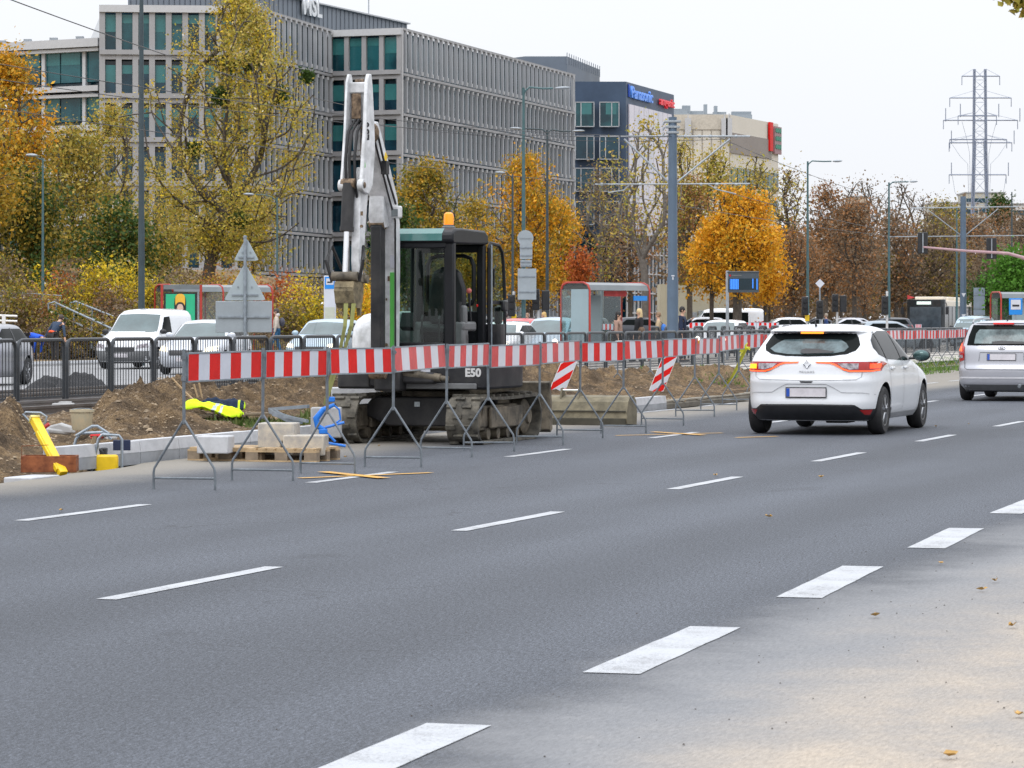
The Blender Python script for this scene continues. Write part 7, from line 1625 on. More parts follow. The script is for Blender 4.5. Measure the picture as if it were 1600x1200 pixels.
for r_, (py0, py1) in enumerate(((160,198),(213,249),(263,299),(315,351),(368,402),(420,455))):
    for k, (px0, px1) in enumerate(((899,928),(937,967))):
        Yw = 379.9; z0, z1 = ZAT(py1,Yw), ZAT(py0,Yw); x0, x1 = AT(px0,Yw).x-OD.x, AT(px1,Yw).x-OD.x
        mb = MB(); mb.box(((x0+x1)/2, -.75, (z0+z1)/2),(x1-x0,.5,z1-z0)); wn = mb.build('window', M_TGD if r_ else M_TG, dk, smooth=0)
        mb = MB()
        for zz_ in (z0, z1): mb.box(((x0+x1)/2,-1.0,zz_),(x1-x0+.1,.12,.1))
        for xx in (x0, x0+(x1-x0)*(.30 if (r_+k) % 2 == 0 else .62), x1): mb.box((xx,-1.0,(z0+z1)/2),(.1,.12,z1-z0))
        mb.build('window_frame', M_FIN, wn, smooth=0)
        if r_ == 0: mb = MB(); mb.box(((x0+x1)/2+.2,-1.01,z1-.75),((x1-x0)*.55,.02,1.4)); mb.build('blind', M_BLIND, wn, smooth=0)
d, n_, l = seg_frame(C1, C2); ang = math.atan2(d.y, d.x)
for k in range(9):
    for i in range(4):
        z1 = ZAT(161,380)-3.9*i; c = C1+d*(.9+(l-2.6)*(k+.5)/9)+n_*.1-OD; mb = MB(); mb.M = Matrix.Translation(c) @ Matrix.Rotation(ang, 4, 'Z'); mb.box((0,0,z1-1.93),((l-2.6)/9-.12,.14,3.82)); mb.build('mirror_pane', M_MIRR, dk, smooth=0)
# lettering on the receding side: foreshortened by the real wall angle
def wallpt(px):
    for k in range(600):
        c = C1+d*(l*k/600)
        if 800+5000*c.x/c.y >= px: return c
    return C2
for txt, pa, pb, pyc, m, hh, tc_ in (('Panasonic', 983, 1016, 149, (.10,.28,.80), 1.25, .55), ('amgenic', 1028, 1050, 160.5, (.75,.03,.05), 1.15, .5)):
    a, b = wallpt(pa), wallpt(pb); c = (a+b)/2; L_ = (b-a).length
    M = frame_mat(c+n_*.25-OD+Vector((0,0,ZAT(pyc, c.y))), d)
    o = text_obj(txt, 2.3, .12, mat(txt[:3]+' sign letters', m, .4, emis=m, estr=.12), dk, Matrix.Identity(4), 'roof_lettering', .05, 1.02)
    xs = [v.co.x for v in o.data.vertices]; ys = [v.co.y for v in o.data.vertices]; sx = L_/(max(xs)-min(xs)); sy = hh/(max(ys)-min(ys))*1.15
    o.data.transform(M @ Matrix.Diagonal((sx, sy, 1, 1))) 
a, b = wallpt(980), wallpt(1016); mb = MB(); c = (a+b)/2+n_*.1-OD; mb.M = Matrix.Translation(c) @ Matrix.Rotation(ang, 4, 'Z'); mb.box((-(b-a).length*.46,0,ZAT(146,c.y+OD.y)),(.5,.1,1.5)); mb.build('sign_panel', mat('deep blue panel', (.01,.06,.40), .4), dk, smooth=0)
# low glazed extension behind the trees
G0, G1 = AT(978, 372), AT(1046, 392); OG = Vector((G0.x, G0.y, 0)); ge = thing('glazed_hall', 'low glazed hall with white glazing bars behind the bare tree', 'building', OG); d2, n2, l2 = seg_frame(G0, G1); an2 = math.atan2(d2.y, d2.x)
mb = MB(); hg = ZAT(365,375); mb.prism([(p.x-OG.x,p.y-OG.y) for p in (G0, G1, G1+Vector((-6,10,0)), G0+Vector((-6,8,0)))], 'z', 0, hg); mb.build('wall', M_TGD, ge, smooth=0)
mb = MB(); mb.M = Matrix.Rotation(an2, 4, 'Z')
for k in range(13): mb.box((l2*k/12,-.12,hg/2),(.22,.14,hg))
for k in range(5): mb.box((l2/2,-.12,hg*(k+1)/5),(l2,.16,.16))
mb.build('glazing_bars', M_FINL, ge, smooth=0)
# ---- beige building
M_BEI = mat('beige cladding', (.60,.56,.49), .8, 0, .04, .1); M_BEID = mat('taupe band', (.26,.23,.21), .8, 0, .06, .2)
E0, E1, E2 = AT(1040, 470), AT(1140, 470), AT(1216, 493); OE = Vector((E1.x, E1.y, 0)); be = thing('beige_building', 'cream panelled building with roof plant and a green and red sign', 'building', OE); hE = ZAT(179, 470)
mb = MB(); mb.prism([(p.x-OE.x,p.y-OE.y) for p in (E0+Vector((-8,0,0)), E1, E2, E2+Vector((-10,25,0)), E0+Vector((-10,30,0)))], 'z', 0, hE); mb.build('wall', M_BEI, be, smooth=0)
mb = MB()
for k in range(7): mb.box(((E0.x-E1.x)*k/7,-.05,hE/2),(.12,.06,hE))
for k in (3.2,16.): mb.box(((E0.x-E1.x)/2,-.05,hE-k),(E1.x-E0.x,.06,.12))
mb.build('panel_joints', mat('panel joint', (.30,.27,.23), .8), be, smooth=0)
mb = MB(); mb.box(((E0.x-E1.x)/2,-.08,hE-1.1),(E1.x-E0.x,.12,2.2)); mb.build('roof_band', mat('beige band', (.50,.455,.385), .8), be, smooth=0)
d3, n3, l3 = seg_frame(E1, E2); an3 = math.atan2(d3.y, d3.x)
mb = MB(); mb.M = Matrix.Rotation(an3, 4, 'Z'); mb.box((l3*.42,-.1,hE-4.1),(l3*.84,.15,3.)); mb.build('taupe_band', M_BEID, be, smooth=0)
for i in range(4):
    for k in range(8): mb = MB(); mb.M = Matrix.Rotation(an3, 4, 'Z'); mb.box((l3*(k+.5)/8,-.08,hE-9.-4.2*i),(l3/8*.72,.2,2.7)); mb.build('window', M_TG, be, smooth=0)
mb = MB(); mb.M = Matrix.Rotation(an3, 4, 'Z'); mb.box((l3*.80,-.3,hE-2.2),(1.6,.3,4.4)); mb.build('red_sign_panel', M_RED, be, smooth=0)
mb = MB(); mb.M = Matrix.Rotation(an3, 4, 'Z'); mb.box((l3*.94,-.3,hE-2.6),(3.6,.3,4.2)); mb.build('sign_panel', mat('dusky red panel', (.28,.16,.17), .5), be, smooth=0)
for q in range(3):
    mb = MB(); mb.M = Matrix.Rotation(an3, 4, 'Z')
    for j in range(6): mb.box((l3*.94-1.3+.5*j,-.5,hE-1.1-1.25*q),(.36,.1,.75 if j % 2 else .55))
    mb.build('green_letter_row', mat('green letters', (.01,.22,.13), .4), be, smooth=0)
rr = random.Random(4)
for k, (px, w_, h_) in enumerate(((1063,2.,1.),(1072,1.2,1.6),(1085,2.6,.9),(1102,.5,2.),(1108,4.5,.7),(1118,.5,2.),(1124,2.,1.2),(1157,3.4,.9),(1146,1.2,.8),(1158,3.,1.6))):
    mb = MB(); mb.box((0,0,h_/2),(w_,1.5,h_)); mb.build('roof_unit', M_GALV, be, smooth=0).location = AT(px,473+1.7*k)-OE+Vector((0,0,hE+(3.4 if k == 99 else 0)))
for px in (1075, 1132, 1139): mb = MB(); mb.box((0,0,0),(.9,.5,2.6)); mb.tube([(0,0,-2.2),(0,0,2.)], .09, 5); mb.build('antenna_panel', M_FINL, be, smooth=0).location = AT(px,469.2)-OE+Vector((0,0,hE-1.9))
# ---- small cream hut with air conditioners
s = thing('service_hut', 'cream service building with two air conditioners behind the man at the mast', 'building', AT(1085, 205)); 
mb = MB(); mb.box((0,2,1.9),(2.2*2,4,3.8)); mb.box((-.0,-.04,.6),(4.4,.06,.08)); mb.build('wall', mat('cream plaster', (.40,.37,.28), .9, 0, .08, .8), s, smooth=0)
for x in (-.05, .65): mb = MB(); mb.box((x-.1,-.2,1.75+.1*(x > 0)),(.6,.36,.5)); mb.lathe([(0,0),(.17,0),(.17,.02),(0,.02)], (x-.1,-.40,1.75+.1*(x > 0)), 'y', 16); mb.build('air_conditioner', M_GALVD, s, bev=.02)
# ---- far flats on the right horizon
for k, (px0, px1, py, Yf, c, lab) in enumerate(((1456,1530,318,900,(.48,.47,.42),'pale low block of flats left of the pylon foot'),(1508,1570,302,980,(.42,.40,.34),'beige block of flats behind the pylon foot'),(1566,1640,320,900,(.50,.50,.50),'pale block of flats at the right edge'),(1330,1356,308,900,(.45,.38,.30),'distant beige tower block glimpsed above the bare trees'))):
    t = thing('apartment_block', lab, 'building', AT((px0+px1)/2, Yf), 0, 'distant blocks of flats'); W_ = (px1-px0)*Yf/5000; hh = ZAT(py, Yf)
    mb = MB(); mb.box((0,8,hh/2),(W_,16,hh)); mb.build('wall', mat('plaster %d' % k, c, .9, 0, .08, .05), t, smooth=0)
    n = int(W_/3)
    for i in range(3): 
        mb = MB(); mb.box((0,-.1,hh-2.2-3*i),(W_*.94,.1,1.3)); mb.build('window_row', M_TGD, t, smooth=0)
    mb = MB(); mb.box((0,8,hh+.2),(W_+.4,16.4,.4)); mb.build('roof', M_BAND, t, smooth=0)
# ------------------------------------------------------------------ trees: branching skeleton grown to the crown envelope, leaves scattered round the twigs
def grow(seed, H, cw, cb, ntips=260, lean=0., fork=.45, shape=1., nlimbs=6, up=.5):
    """returns branch nodes (pos, parent, radius). H total height, cw crown half width, cb crown base height"""
    g = np.random.default_rng(seed); P = []; par = []
    def add(p, q): P.append(np.array(p, float)); par.append(q); return len(P)-1
    z = 0; last = -1; n0 = 7
    top = cb+(H-cb)*fork
    for k in range(n0+1):
        u = k/n0; last = add((lean*u*u*H*.3+.06*math.sin(3*u+seed)*u, .05*math.cos(2*u+seed)*u, top*u), last)
    pts = []
    while len(pts) < ntips:
        a = g.uniform(0, 2*PI); r = g.uniform(.0, 1)**.45; v = g.uniform(0, 1); e = math.sin(PI*min(1, (.06+.94*v)**shape))**.6 if v < .995 else 0
        env = cw*e; wob = .94+.22*math.sin(3*a+seed+3*v)+.20*math.sin(2*a+9*v+seed)
        pts.append((r*env*wob*math.cos(a)+lean*H*.25, r*env*wob*math.sin(a), cb+(H-cb)*v))
    pts = sorted(pts, key=lambda p: (p[0]**2+p[1]**2)*.5+abs(p[2]-top)**2*.6)
    tips = []
    A = np.zeros((ntips*6+40, 3)); cnt = len(P); A[:cnt] = np.array(P)
    for p in pts:
        p = np.array(p); d = A[:cnt]-p; dist = np.sqrt((d**2).sum(1)); pen = (1+.75*(1-(p[2]-A[:cnt, 2])/np.maximum(dist, .05))**1.6)*np.where(A[:cnt, 2] < cb*.62, 3., 1.)
        j = int(np.argmin(dist*pen)); q = A[j]; L_ = dist[j]; n = max(1, min(4, int(L_/.7))); prev = j
        for k in range(1, n+1):
            u = k/n; c = q+(p-q)*u; c = c+np.array((g.normal(0, .03)*L_, g.normal(0, .03)*L_, up*.22*L_*math.sin(PI*u)*0-.0+(-up*.16*L_*(math.sin(PI*u))))) if k < n else p
            prev = add(c, prev); A[cnt] = c; cnt += 1
        tips.append(prev)
    P = np.array(P); n = len(P); ch = [[] for _ in range(n)]
    for i in range(1, n): ch[par[i]].append(i)
    wt = np.ones(n)
    for i in range(n-1, 0, -1): wt[par[i]] += wt[i]
    for it in range(4):
        Q = P.copy()
        for i in range(1, n):
            if ch[i]: c = max(ch[i], key=lambda j: wt[j]); Q[i] = .4*P[i]+.3*P[par[i]]+.3*P[c]
        P = Q
    return P, par, tips
def wood_mesh(P, par, rmin, r0, sides=4):
    n = len(P); w_ = np.zeros(n); kids = [0]*n
    for i in range(n-1, 0, -1):
        if w_[i] == 0: w_[i] = rmin**2.3
        w_[par[i]] += w_[i]
    R_ = w_**(1/2.3); R_ = R_*(r0/R_[0]) if r0 else R_; R_ = np.maximum(R_, rmin)
    V = []; F = []
    for i in range(1, n):
        j = par[i]; a, b = P[j], P[i]; d = b-a; L_ = np.linalg.norm(d)
        if L_ < 1e-4: continue
        d = d/L_; u = np.cross(d, (0, 0, 1.) if abs(d[2]) < .9 else (1., 0, 0)); u /= np.linalg.norm(u); v = np.cross(d, u); k = sides+3 if R_[i] > .07 else sides
        ra = min(R_[j], R_[i]*1.35); rb = R_[i]; o = len(V)
        for q in range(k):
            t = 2*PI*q/k; V.append(a+(u*math.cos(t)+v*math.sin(t))*ra)
        for q in range(k):
            t = 2*PI*q/k; V.append(b+(u*math.cos(t)+v*math.sin(t))*rb)
        F += [(o+q, o+(q+1) % k, o+k+(q+1) % k, o+k+q) for q in range(k)]
    return V, F
def leaf_cloud(g, C, n, spread, size, droop=.0, flat=1.):
    """n leaves around the centres C: one small bent diamond each"""
    idx = g.integers(0, len(C), n); c = C[idx]+g.normal(0, 1, (n, 3))*np.array((spread, spread, spread*flat)); c[:, 2] -= droop*g.random(n)
    s = size*(.45+1.15*g.random(n)**2)[:, None]*1.05; a = g.normal(0, 1, (n, 3)); a /= np.linalg.norm(a, axis=1)[:, None]; b = np.cross(a, g.normal(0, 1, (n, 3))); b /= np.linalg.norm(b, axis=1)[:, None]
    V = np.stack([c-a*s*.55, c+b*s*.33, c+a*s*.55, c-b*s*.33], 1).reshape(-1, 3); F = np.arange(4*n).reshape(-1, 4); return V, F
M_BARK = mat('bark', (.075,.062,.05), .9, 0, .3, 6, .01, 25); M_BARKL = mat('pale bark', (.14,.125,.11), .9, 0, .25, 6, .01, 25)
LM = {
 'yellowgreen': leafmat('yellow green leaves', [(.27,.27,.04),(.52,.46,.08),(.66,.53,.12),(.68,.52,.10),(.40,.39,.06),(.52,.36,.08)]),
 'orange': leafmat('orange leaves', [(.64,.26,.008),(.80,.36,.012),(.72,.30,.008),(.52,.19,.01),(.70,.40,.03)]),
 'olive': leafmat('olive leaves', [(.09,.115,.02),(.18,.19,.03),(.28,.24,.04),(.13,.15,.025),(.42,.28,.04)]),
 'green': leafmat('green leaves', [(.035,.07,.012),(.07,.13,.02),(.12,.17,.03),(.05,.09,.015)]),
 'amber': leafmat('amber leaves', [(.50,.27,.02),(.66,.35,.025),(.36,.24,.03),(.52,.20,.02),(.26,.22,.03)]),
 'rust': leafmat('rust leaves', [(.34,.15,.05),(.44,.20,.06),(.27,.13,.055),(.50,.25,.07),(.24,.13,.06)]),
 'red': leafmat('red leaves', [(.46,.11,.02),(.62,.18,.02),(.52,.14,.03),(.34,.09,.02)]),
 'yellow': leafmat('yellow leaves', [(.52,.42,.02),(.62,.50,.03),(.38,.34,.03),(.66,.45,.02)]),
 'brown': leafmat('brown leaves', [(.17,.125,.08),(.25,.175,.10),(.32,.215,.11),(.21,.145,.09)]),
 'bright': leafmat('fresh green leaves', [(.06,.17,.015),(.12,.28,.03),(.18,.32,.04),(.08,.20,.02)]),
}
NLEAF = 0
def tree(px, Y, py_top, half_px, py_base, col, label, seed, ntips=230, leaves=6000, size=.16, spread=.42, zb=None, bark=M_BARK, lean=0., r0=None, shape=1., group=None, mix=None, rmin=.012, name='tree', fork=.45):
    global NLEAF
    p = AT(px, Y); zb = hz(p.x, Y) if zb is None and TOST(p.x, Y)[1] > 46.5 else (zb or .1); H = ZAT(py_top, Y)-zb; cw = half_px*Y/5000; cb = max(.3, ZAT(py_base, Y)-zb)
    P, par, tips = grow(seed, H, cw, cb, ntips, lean, fork, shape)
    t = thing(name, label, 'tree', Vector((p.x, Y, zb)), 0, group)
    V, F = wood_mesh(P, par, rmin, r0 or H*.018)
    V = np.array(V); quads = [f for f in F]; np_mesh('trunk', V, np.array(quads), bark, t, smooth=True)
    if leaves:
        g = np.random.default_rng(seed+99); C = P[[i for i in range(len(P)) if P[i][2] > cb*.9]]
        # thin out by clumps so that the crown has gaps and dense parts
        dens = fbm(C[:, 0]*.55+seed, C[:, 2]*.55+C[:, 1]*.3, 3); C = C[dens > np.quantile(dens, .16)]
        parts = [(col, leaves)] if not mix else [(col, int(leaves*(1-mix[1]))), (mix[0], int(leaves*mix[1]))]
        for q, (cn, n) in enumerate(parts):
            CC = C if not mix else C[(g.random(len(C)) < .5)] if q == 0 else C[g.random(len(C)) < .35]
            V, F = leaf_cloud(g, CC, n, spread, size); np_mesh('crown' if q == 0 else 'crown', V, F, LM[cn], t); NLEAF += n
    return t
# large sparse yellow-green tree behind the shelter, with mistletoe clumps
T = tree(322, 150, -8, 142, 396, 'yellowgreen', 'large half-bare yellow-green tree behind the poster shelter', 3, 640, 42000, .115, .34, bark=M_BARK, r0=.30, rmin=.011, shape=.9, fork=.28, lean=.42, mix=('yellow', .12))
for k, (px, py, r) in enumerate(((353,103,.62),(303,235,.50),(436,150,.55),(395,100,.5),(375,345,.45),(345,150,.5),(480,120,.35))):
    g = np.random.default_rng(50+k); C = np.zeros((1, 3)); V, F = leaf_cloud(g, C, 900, r*.42, .13); o = np_mesh('mistletoe_clump', V, F, LM['green'], T); o.location = AT(px, 150+math.sin(k)*1.5, py)-T.location
tr = [ # px, Y, top, half, crownbase, colour, label, seed, tips, leaves, size, spread, extra
 (8,140,92,66,330,'amber','orange-yellow tree filling the left edge',11,300,15000,.15,.40,dict(mix=('orange',.4))),
 (-40,128,150,70,360,'amber','amber tree half outside the left edge',12,220,8000,.15,.4,{}),
 (112,150,196,66,400,'olive','bushy olive tree between the orange tree and the tall lamp post',13,280,11000,.14,.42,dict(mix=('yellowgreen',.45))),
 (175,158,168,56,400,'yellowgreen','pale yellow thin tree just left of the tall lamp post',14,260,8000,.13,.40,{}),
 (46,132,262,56,430,'olive','olive tree behind the teal lamp post',15,220,11000,.15,.42,dict(mix=('green',.4))),
 (188,140,330,58,450,'green','dark green bushy tree above the stair handrails',16,200,9500,.15,.42,dict(mix=('olive',.3))),
 (262,165,290,60,430,'yellowgreen','low yellow tree behind the tall lamp post',17,200,7000,.14,.42,{}),
 (395,172,290,50,440,'olive','small olive tree behind the large triangle sign',18,180,4200,.14,.40,dict(mix=('yellowgreen',.5))),
 (668,190,264,66,440,'olive','green-brown tree behind the excavator boom',19,320,17000,.16,.45,dict(mix=('amber',.30))),
 (620,178,330,40,450,'green','dark green tree left of the cab behind the boom',20,200,7000,.16,.4,{}),
 (742,200,318,42,450,'amber','brown-amber tree behind the cab roof',21,220,9000,.16,.45,dict(mix=('olive',.5))),
 (822,176,252,72,452,'amber','golden tree behind the sign-bearing lamp post',22,360,19000,.15,.42,dict(mix=('orange',.35))),
 (876,190,330,38,455,'orange','orange-gold tree left of the dark office',23,200,7000,.15,.42,dict(mix=('amber',.5))),
 (905,168,386,18,452,'red','small red-orange tree above the left end of the middle shelter',24,110,2600,.13,.30,{}),
 (938,188,262,44,440,'brown','sparse brown tree before the dark office windows',25,260,3400,.14,.42,dict(mix=('yellowgreen',.4),bark=M_BARKL)),
 (1008,170,190,66,385,'yellowgreen','tall bare forked tree with few green leaves left of the middle mast',26,200,2000,.15,.36,dict(bark=M_BARKL,fork=.04,r0=.20,shape=.8,rmin=.016)),
 (985,196,330,46,450,'rust','low rusty tree behind the middle shelter roof',27,220,4200,.14,.45,dict(mix=('brown',.5))),
 (1078,200,285,44,440,'rust','rust-brown tree right of the middle mast',28,260,6500,.15,.42,dict(mix=('olive',.4))),
 (1066,240,222,40,400,'yellowgreen','thin green-yellow tree top behind the mast arm',29,200,3400,.17,.5,{}),
 (1152,166,290,62,452,'orange','bright orange tree behind the passenger display',30,420,20000,.15,.32,dict(mix=('amber',.18),r0=.24,shape=.78)),
 (1112,170,352,36,458,'orange','smaller orange tree at the left foot of the bright orange tree',61,180,7000,.15,.34,dict(mix=('amber',.3),shape=.8)),
 (1196,171,360,30,462,'orange','smaller orange tree at the right foot of the bright orange tree',62,160,6000,.15,.34,dict(shape=.8)),
 (1118,230,240,34,400,'yellowgreen','pale yellow-green tree behind the bright orange tree, left one',31,180,4200,.18,.5,{}),
 (1180,235,244,40,400,'yellowgreen','pale yellow-green tree behind the bright orange tree, right one',32,220,5200,.18,.5,{}),
 (1232,240,262,30,400,'brown','thin brown-green tree right of the beige building sign',33,200,2800,.18,.5,dict(mix=('yellowgreen',.5))),
 (1240,205,352,42,470,'rust','rusty tree immediately right of the bright orange tree',34,240,7000,.16,.45,dict(mix=('brown',.4))),
 (1290,225,300,46,450,'rust','russet tree under the long lamp arm',35,280,9000,.17,.45,dict(mix=('brown',.4))),
 (1335,212,318,46,460,'rust','brown-orange tree left of the second right-hand lamp post',36,280,8500,.16,.45,dict(mix=('brown',.5))),
 (1345,260,282,52,420,'brown','bare twiggy crown above the russet trees',37,460,1200,.18,.5,dict(rmin=.02)),
 (1408,250,286,56,440,'brown','bare dark tree behind the second right-hand lamp post',38,460,1800,.18,.5,dict(rmin=.02)),
 (1400,232,340,50,470,'brown','dense brown tree behind the bus, left one',39,320,7000,.16,.45,dict(mix=('rust',.35))),
 (1460,235,328,52,470,'brown','dense brown tree behind the bus, middle one',40,320,7500,.17,.45,dict(mix=('olive',.25))),
 (1520,250,345,56,470,'brown','dense brown tree behind the right mast',41,320,7500,.17,.5,dict(mix=('rust',.3))),
 (1478,300,312,44,430,'olive','olive tree top left of the pylon foot',42,220,5000,.22,.55,{}),
 (1560,290,330,50,440,'rust','russet tree at the pylon foot',43,240,6000,.2,.5,dict(mix=('brown',.5))),
 (1562,330,312,15,345,'green','narrow dark evergreen right of the pylon foot',44,90,3200,.25,.45,{}),
 (1610,260,335,46,450,'brown','brown tree at the right edge of the photo',45,260,5500,.18,.5,{}),
 (1585,168,402,46,478,'bright','fresh green bush-like tree behind the right-hand shelter',46,200,10000,.15,.36,{}),
 (1545,176,440,26,480,'green','dark green low tree behind the tall grey plate',47,120,3600,.15,.34,{}),
]
for (px, Y, top, half, cb, col, lab, seed, nt_, nl, sz, sp_, kw) in tr: tree(px, Y, top, half, cb, col, lab, seed, nt_, nl, sz, sp_, **kw)
# trunks and undergrowth of the tree row closing the view on the right: low row of distinct trees
row = thing
for k in range(14):
    px = 1195+31*k+random.uniform(-8, 8); Y = 232+random.uniform(-6, 22)
    tree(px, Y, 405+random.uniform(-22, 14), 30, 478, ['brown','rust','olive','brown'][k % 4], 'low %s tree in the row behind the parked cars, %s from the left' % (['brown','russet','olive','dark brown'][k % 4], ordw(k+1)), 100+k, 150, 2300, .16, .45, group='low trees behind the parked cars', mix=('brown', .4), r0=.13)
for k in range(6):
    px = 590+60*k; tree(px, 214+5*(k % 3), 400+9*(k % 3), 40, 476, ['olive','brown','amber'][k % 3], 'low %s tree behind the excavator cab row, %s from the left' % (['olive','brown','amber'][k % 3], ordw(k+1)), 140+k, 140, 3300, .17, .45, group='low trees behind the excavator', mix=('brown', .3), r0=.12)
# background wood closing the horizon
g = np.random.default_rng(77); C = []
for k in range(900):
    px = g.uniform(-80, 1700); Y = g.uniform(262, 285) if px < 560 else g.uniform(410, 520)
    top = (8.5 if px < 560 else np.interp(px, [560, 900, 1200, 1500, 1650], [9, 10, 14, 15, 14]))*g.uniform(.25, 1.); C.append(((px-800)*Y/5000, Y, (3.5 if px < 250 else .5)+top))
for k in range(500):
    px = g.uniform(1060, 1720); Y = g.uniform(300, 330); C.append(((px-800)*Y/5000, Y, g.uniform(.3, 8.)))
C = np.array(C); V, F = leaf_cloud(g, C[C[:, 1] > 300], 42000, 1.5, .6); tag(np_mesh('distant_wood', V, F, LM['brown']), 'brown distant wood closing the view behind the tree row', 'wood', kind='stuff')
# shrubs on the slope and along the kerb
def shrub(px, Y, py0, py1, half, col, label, seed, n=2600, size=.11, group='shrubs on the slope', mix=None):
    p = AT(px, Y); z1 = ZAT(py0, Y); z0 = max(ZAT(py1, Y), .05); w_ = half*Y/5000; g = np.random.default_rng(seed); t = thing('shrub', label, 'shrub', Vector((p.x, Y, z0)), 0, group); H = z1-z0
    K = 70; a = g.uniform(0, 2*PI, K); r = w_*np.sqrt(g.random(K)); v = g.random(K); C = np.stack([r*np.cos(a), r*np.sin(a)*.8, H*(.08+.86*v)*(1-.35*(r/w_)**2)*(1+.15*np.sin(5*a+seed))], -1)
    for q, (cn, nn) in enumerate([(col, n)] if not mix else [(col, int(n*.6)), (mix, int(n*.4))]):
        CC = C if not mix else C[q::2]; V, F = leaf_cloud(g, CC, nn, .17+.09*H/2, size); V[:, 2] = np.maximum(V[:, 2], .0); np_mesh('foliage', V, F, LM[cn], t)
    mb = MB()
    for k in range(16): c = C[k*4]; mb.tube([(c[0]*.15, c[1]*.15, -.1), (c[0]*.6, c[1]*.6, c[2]*.6), tuple(c)], [.022,.014,.006], 4)
    mb.build('stems', M_BARK, t, smooth=0)
sh = [(8,118,395,500,30,'olive','olive shrub at the left edge above the site fence','brown'),(52,121,410,500,32,'yellow','yellow and green shrub left of the teal lamp post','green'),(95,122,420,500,30,'red','dark red shrub right of the teal lamp post','brown'),(130,120,432,510,30,'brown','brown shrub between the handrails','olive'),
 (150,119,402,500,24,'yellow','bright yellow shrub high on the slope','olive'),(186,121,400,490,24,'green','green shrub left of the tall dark post','yellowgreen'),(206,118,410,505,22,'yellow','yellow shrub touching the tall dark post','olive'),(175,117,448,525,26,'brown','rusty brown shrub over the lower handrail','rust'),
 (236,117,436,500,22,'olive','olive shrub right of the tall dark post','yellow'),(60,114,448,528,34,'rust','orange-brown shrub behind the mesh fence','olive'),(20,113,446,524,30,'olive','green-brown shrub behind the mesh fence at the left edge','brown'),(112,113,478,532,30,'olive','low olive shrub behind the right-hand workman','green'),(205,113,470,535,28,'brown','low brown shrub behind the white van bonnet','olive'),
 (150,112,500,548,36,'olive','low dull green scrub between the workman and the van','brown'),(80,112,505,552,30,'brown','low brown scrub behind the bending workmen','olive'),
 (436,128,420,520,28,'red','orange-red shrub right of the wide sign plate','rust'),(470,126,442,525,26,'yellow','yellow-green shrub left of the stop totem','brown'),(492,134,424,520,24,'brown','dark brown shrub behind the stop totem','olive'),(448,122,470,530,24,'olive','low olive shrub behind the walking person','brown'),(500,122,468,528,20,'olive','olive shrub at the foot of the stop totem','yellow'),
 (577,124,440,520,24,'yellow','yellow shrub behind the excavator bucket','orange'),(552,130,452,525,26,'brown','brown shrub behind the lifting strap','olive'),(596,132,440,522,22,'amber','amber shrub behind the white boom','yellow'),(415,132,446,520,22,'rust','rusty shrub behind the small bare planter','brown'),
 (340,131,420,500,34,'amber','amber undergrowth beneath the large yellow tree','rust'),(290,133,428,500,34,'olive','olive undergrowth left of the large tree trunk','brown'),(385,134,420,505,30,'rust','rusty undergrowth behind the triangle signs','yellow')]
for k, (px, Y, a, b, hf, c, lab, mx_) in enumerate(sh): shrub(px, Y, a, b, hf, c, lab, 300+k, 3000, .10, mix=mx_)
shrub(408, 113, 516, 532, 13, 'brown', 'small bare reddish planter shrub beside the wide sign plate', 400, 1500, .06, None)
# low ground cover on the slope
n = 30000; g = np.random.default_rng(8); x = g.uniform(-27, -5, n); y = g.uniform(112, 158, n); tt = x*N.x+y*N.y; k_ = (tt > 47.2) & (x < -.045*y); x = x[k_]; y = y[k_]; z = hill(x, y)
C = np.stack([x, y, z+.12], -1); V, F = leaf_cloud(g, C, 36000, .12, .13); tag(np_mesh('undergrowth', V, F, LM['brown']), 'low brown and green undergrowth covering the slope', 'undergrowth', kind='stuff')
V, F = leaf_cloud(g, C, 22000, .12, .12); tag(np_mesh('undergrowth', V, F, LM['olive']), 'low olive weeds covering the slope', 'undergrowth', kind='stuff')
# near tree whose twig enters the top right corner
t = thing('roadside_tree', 'near tree with one yellow-green branch tip entering the top right corner', 'tree', Vector((4.4, 16.5, .06)))
pts = [(0,0,0),(.05,0,2),(.0,.05,4),(.1,0,6)]; mb = MB(); mb.tube(pts, [.16,.13,.10,.05], 10); mb.tube([(0,.03,2.6),(-.6,.0,3.3),(-1.15,.05,3.15)], [.07,.045,.012], 6); mb.tube([(.05,0,3.8),(-.5,-.3,4.5),(-1.2,-.4,4.6)], [.06,.03,.01], 6); mb.build('trunk', M_BARK, t)
tipc = AT(1592, 16.5, -8)-t.location
g = np.random.default_rng(5); C = np.array([tuple(AT(px_, 16.5, py_)-t.location) for px_, py_ in ((1575,-7),(1590,-4),(1600,4),(1612,0),(1620,-14),(1600,-18),(1640,-10),(1570,-14))]); V, F = leaf_cloud(g, C, 420, .028, .05); np_mesh('crown', V, F, LM['yellowgreen'], t)
V, F = leaf_cloud(g, np.array([(0,0,5.2),(.4,.2,5.),(-.3,.3,5.6),(.5,-.4,5.8),(-.9,-.3,4.9)]), 2600, .45, .07); np_mesh('crown', V, F, LM['olive'], t)

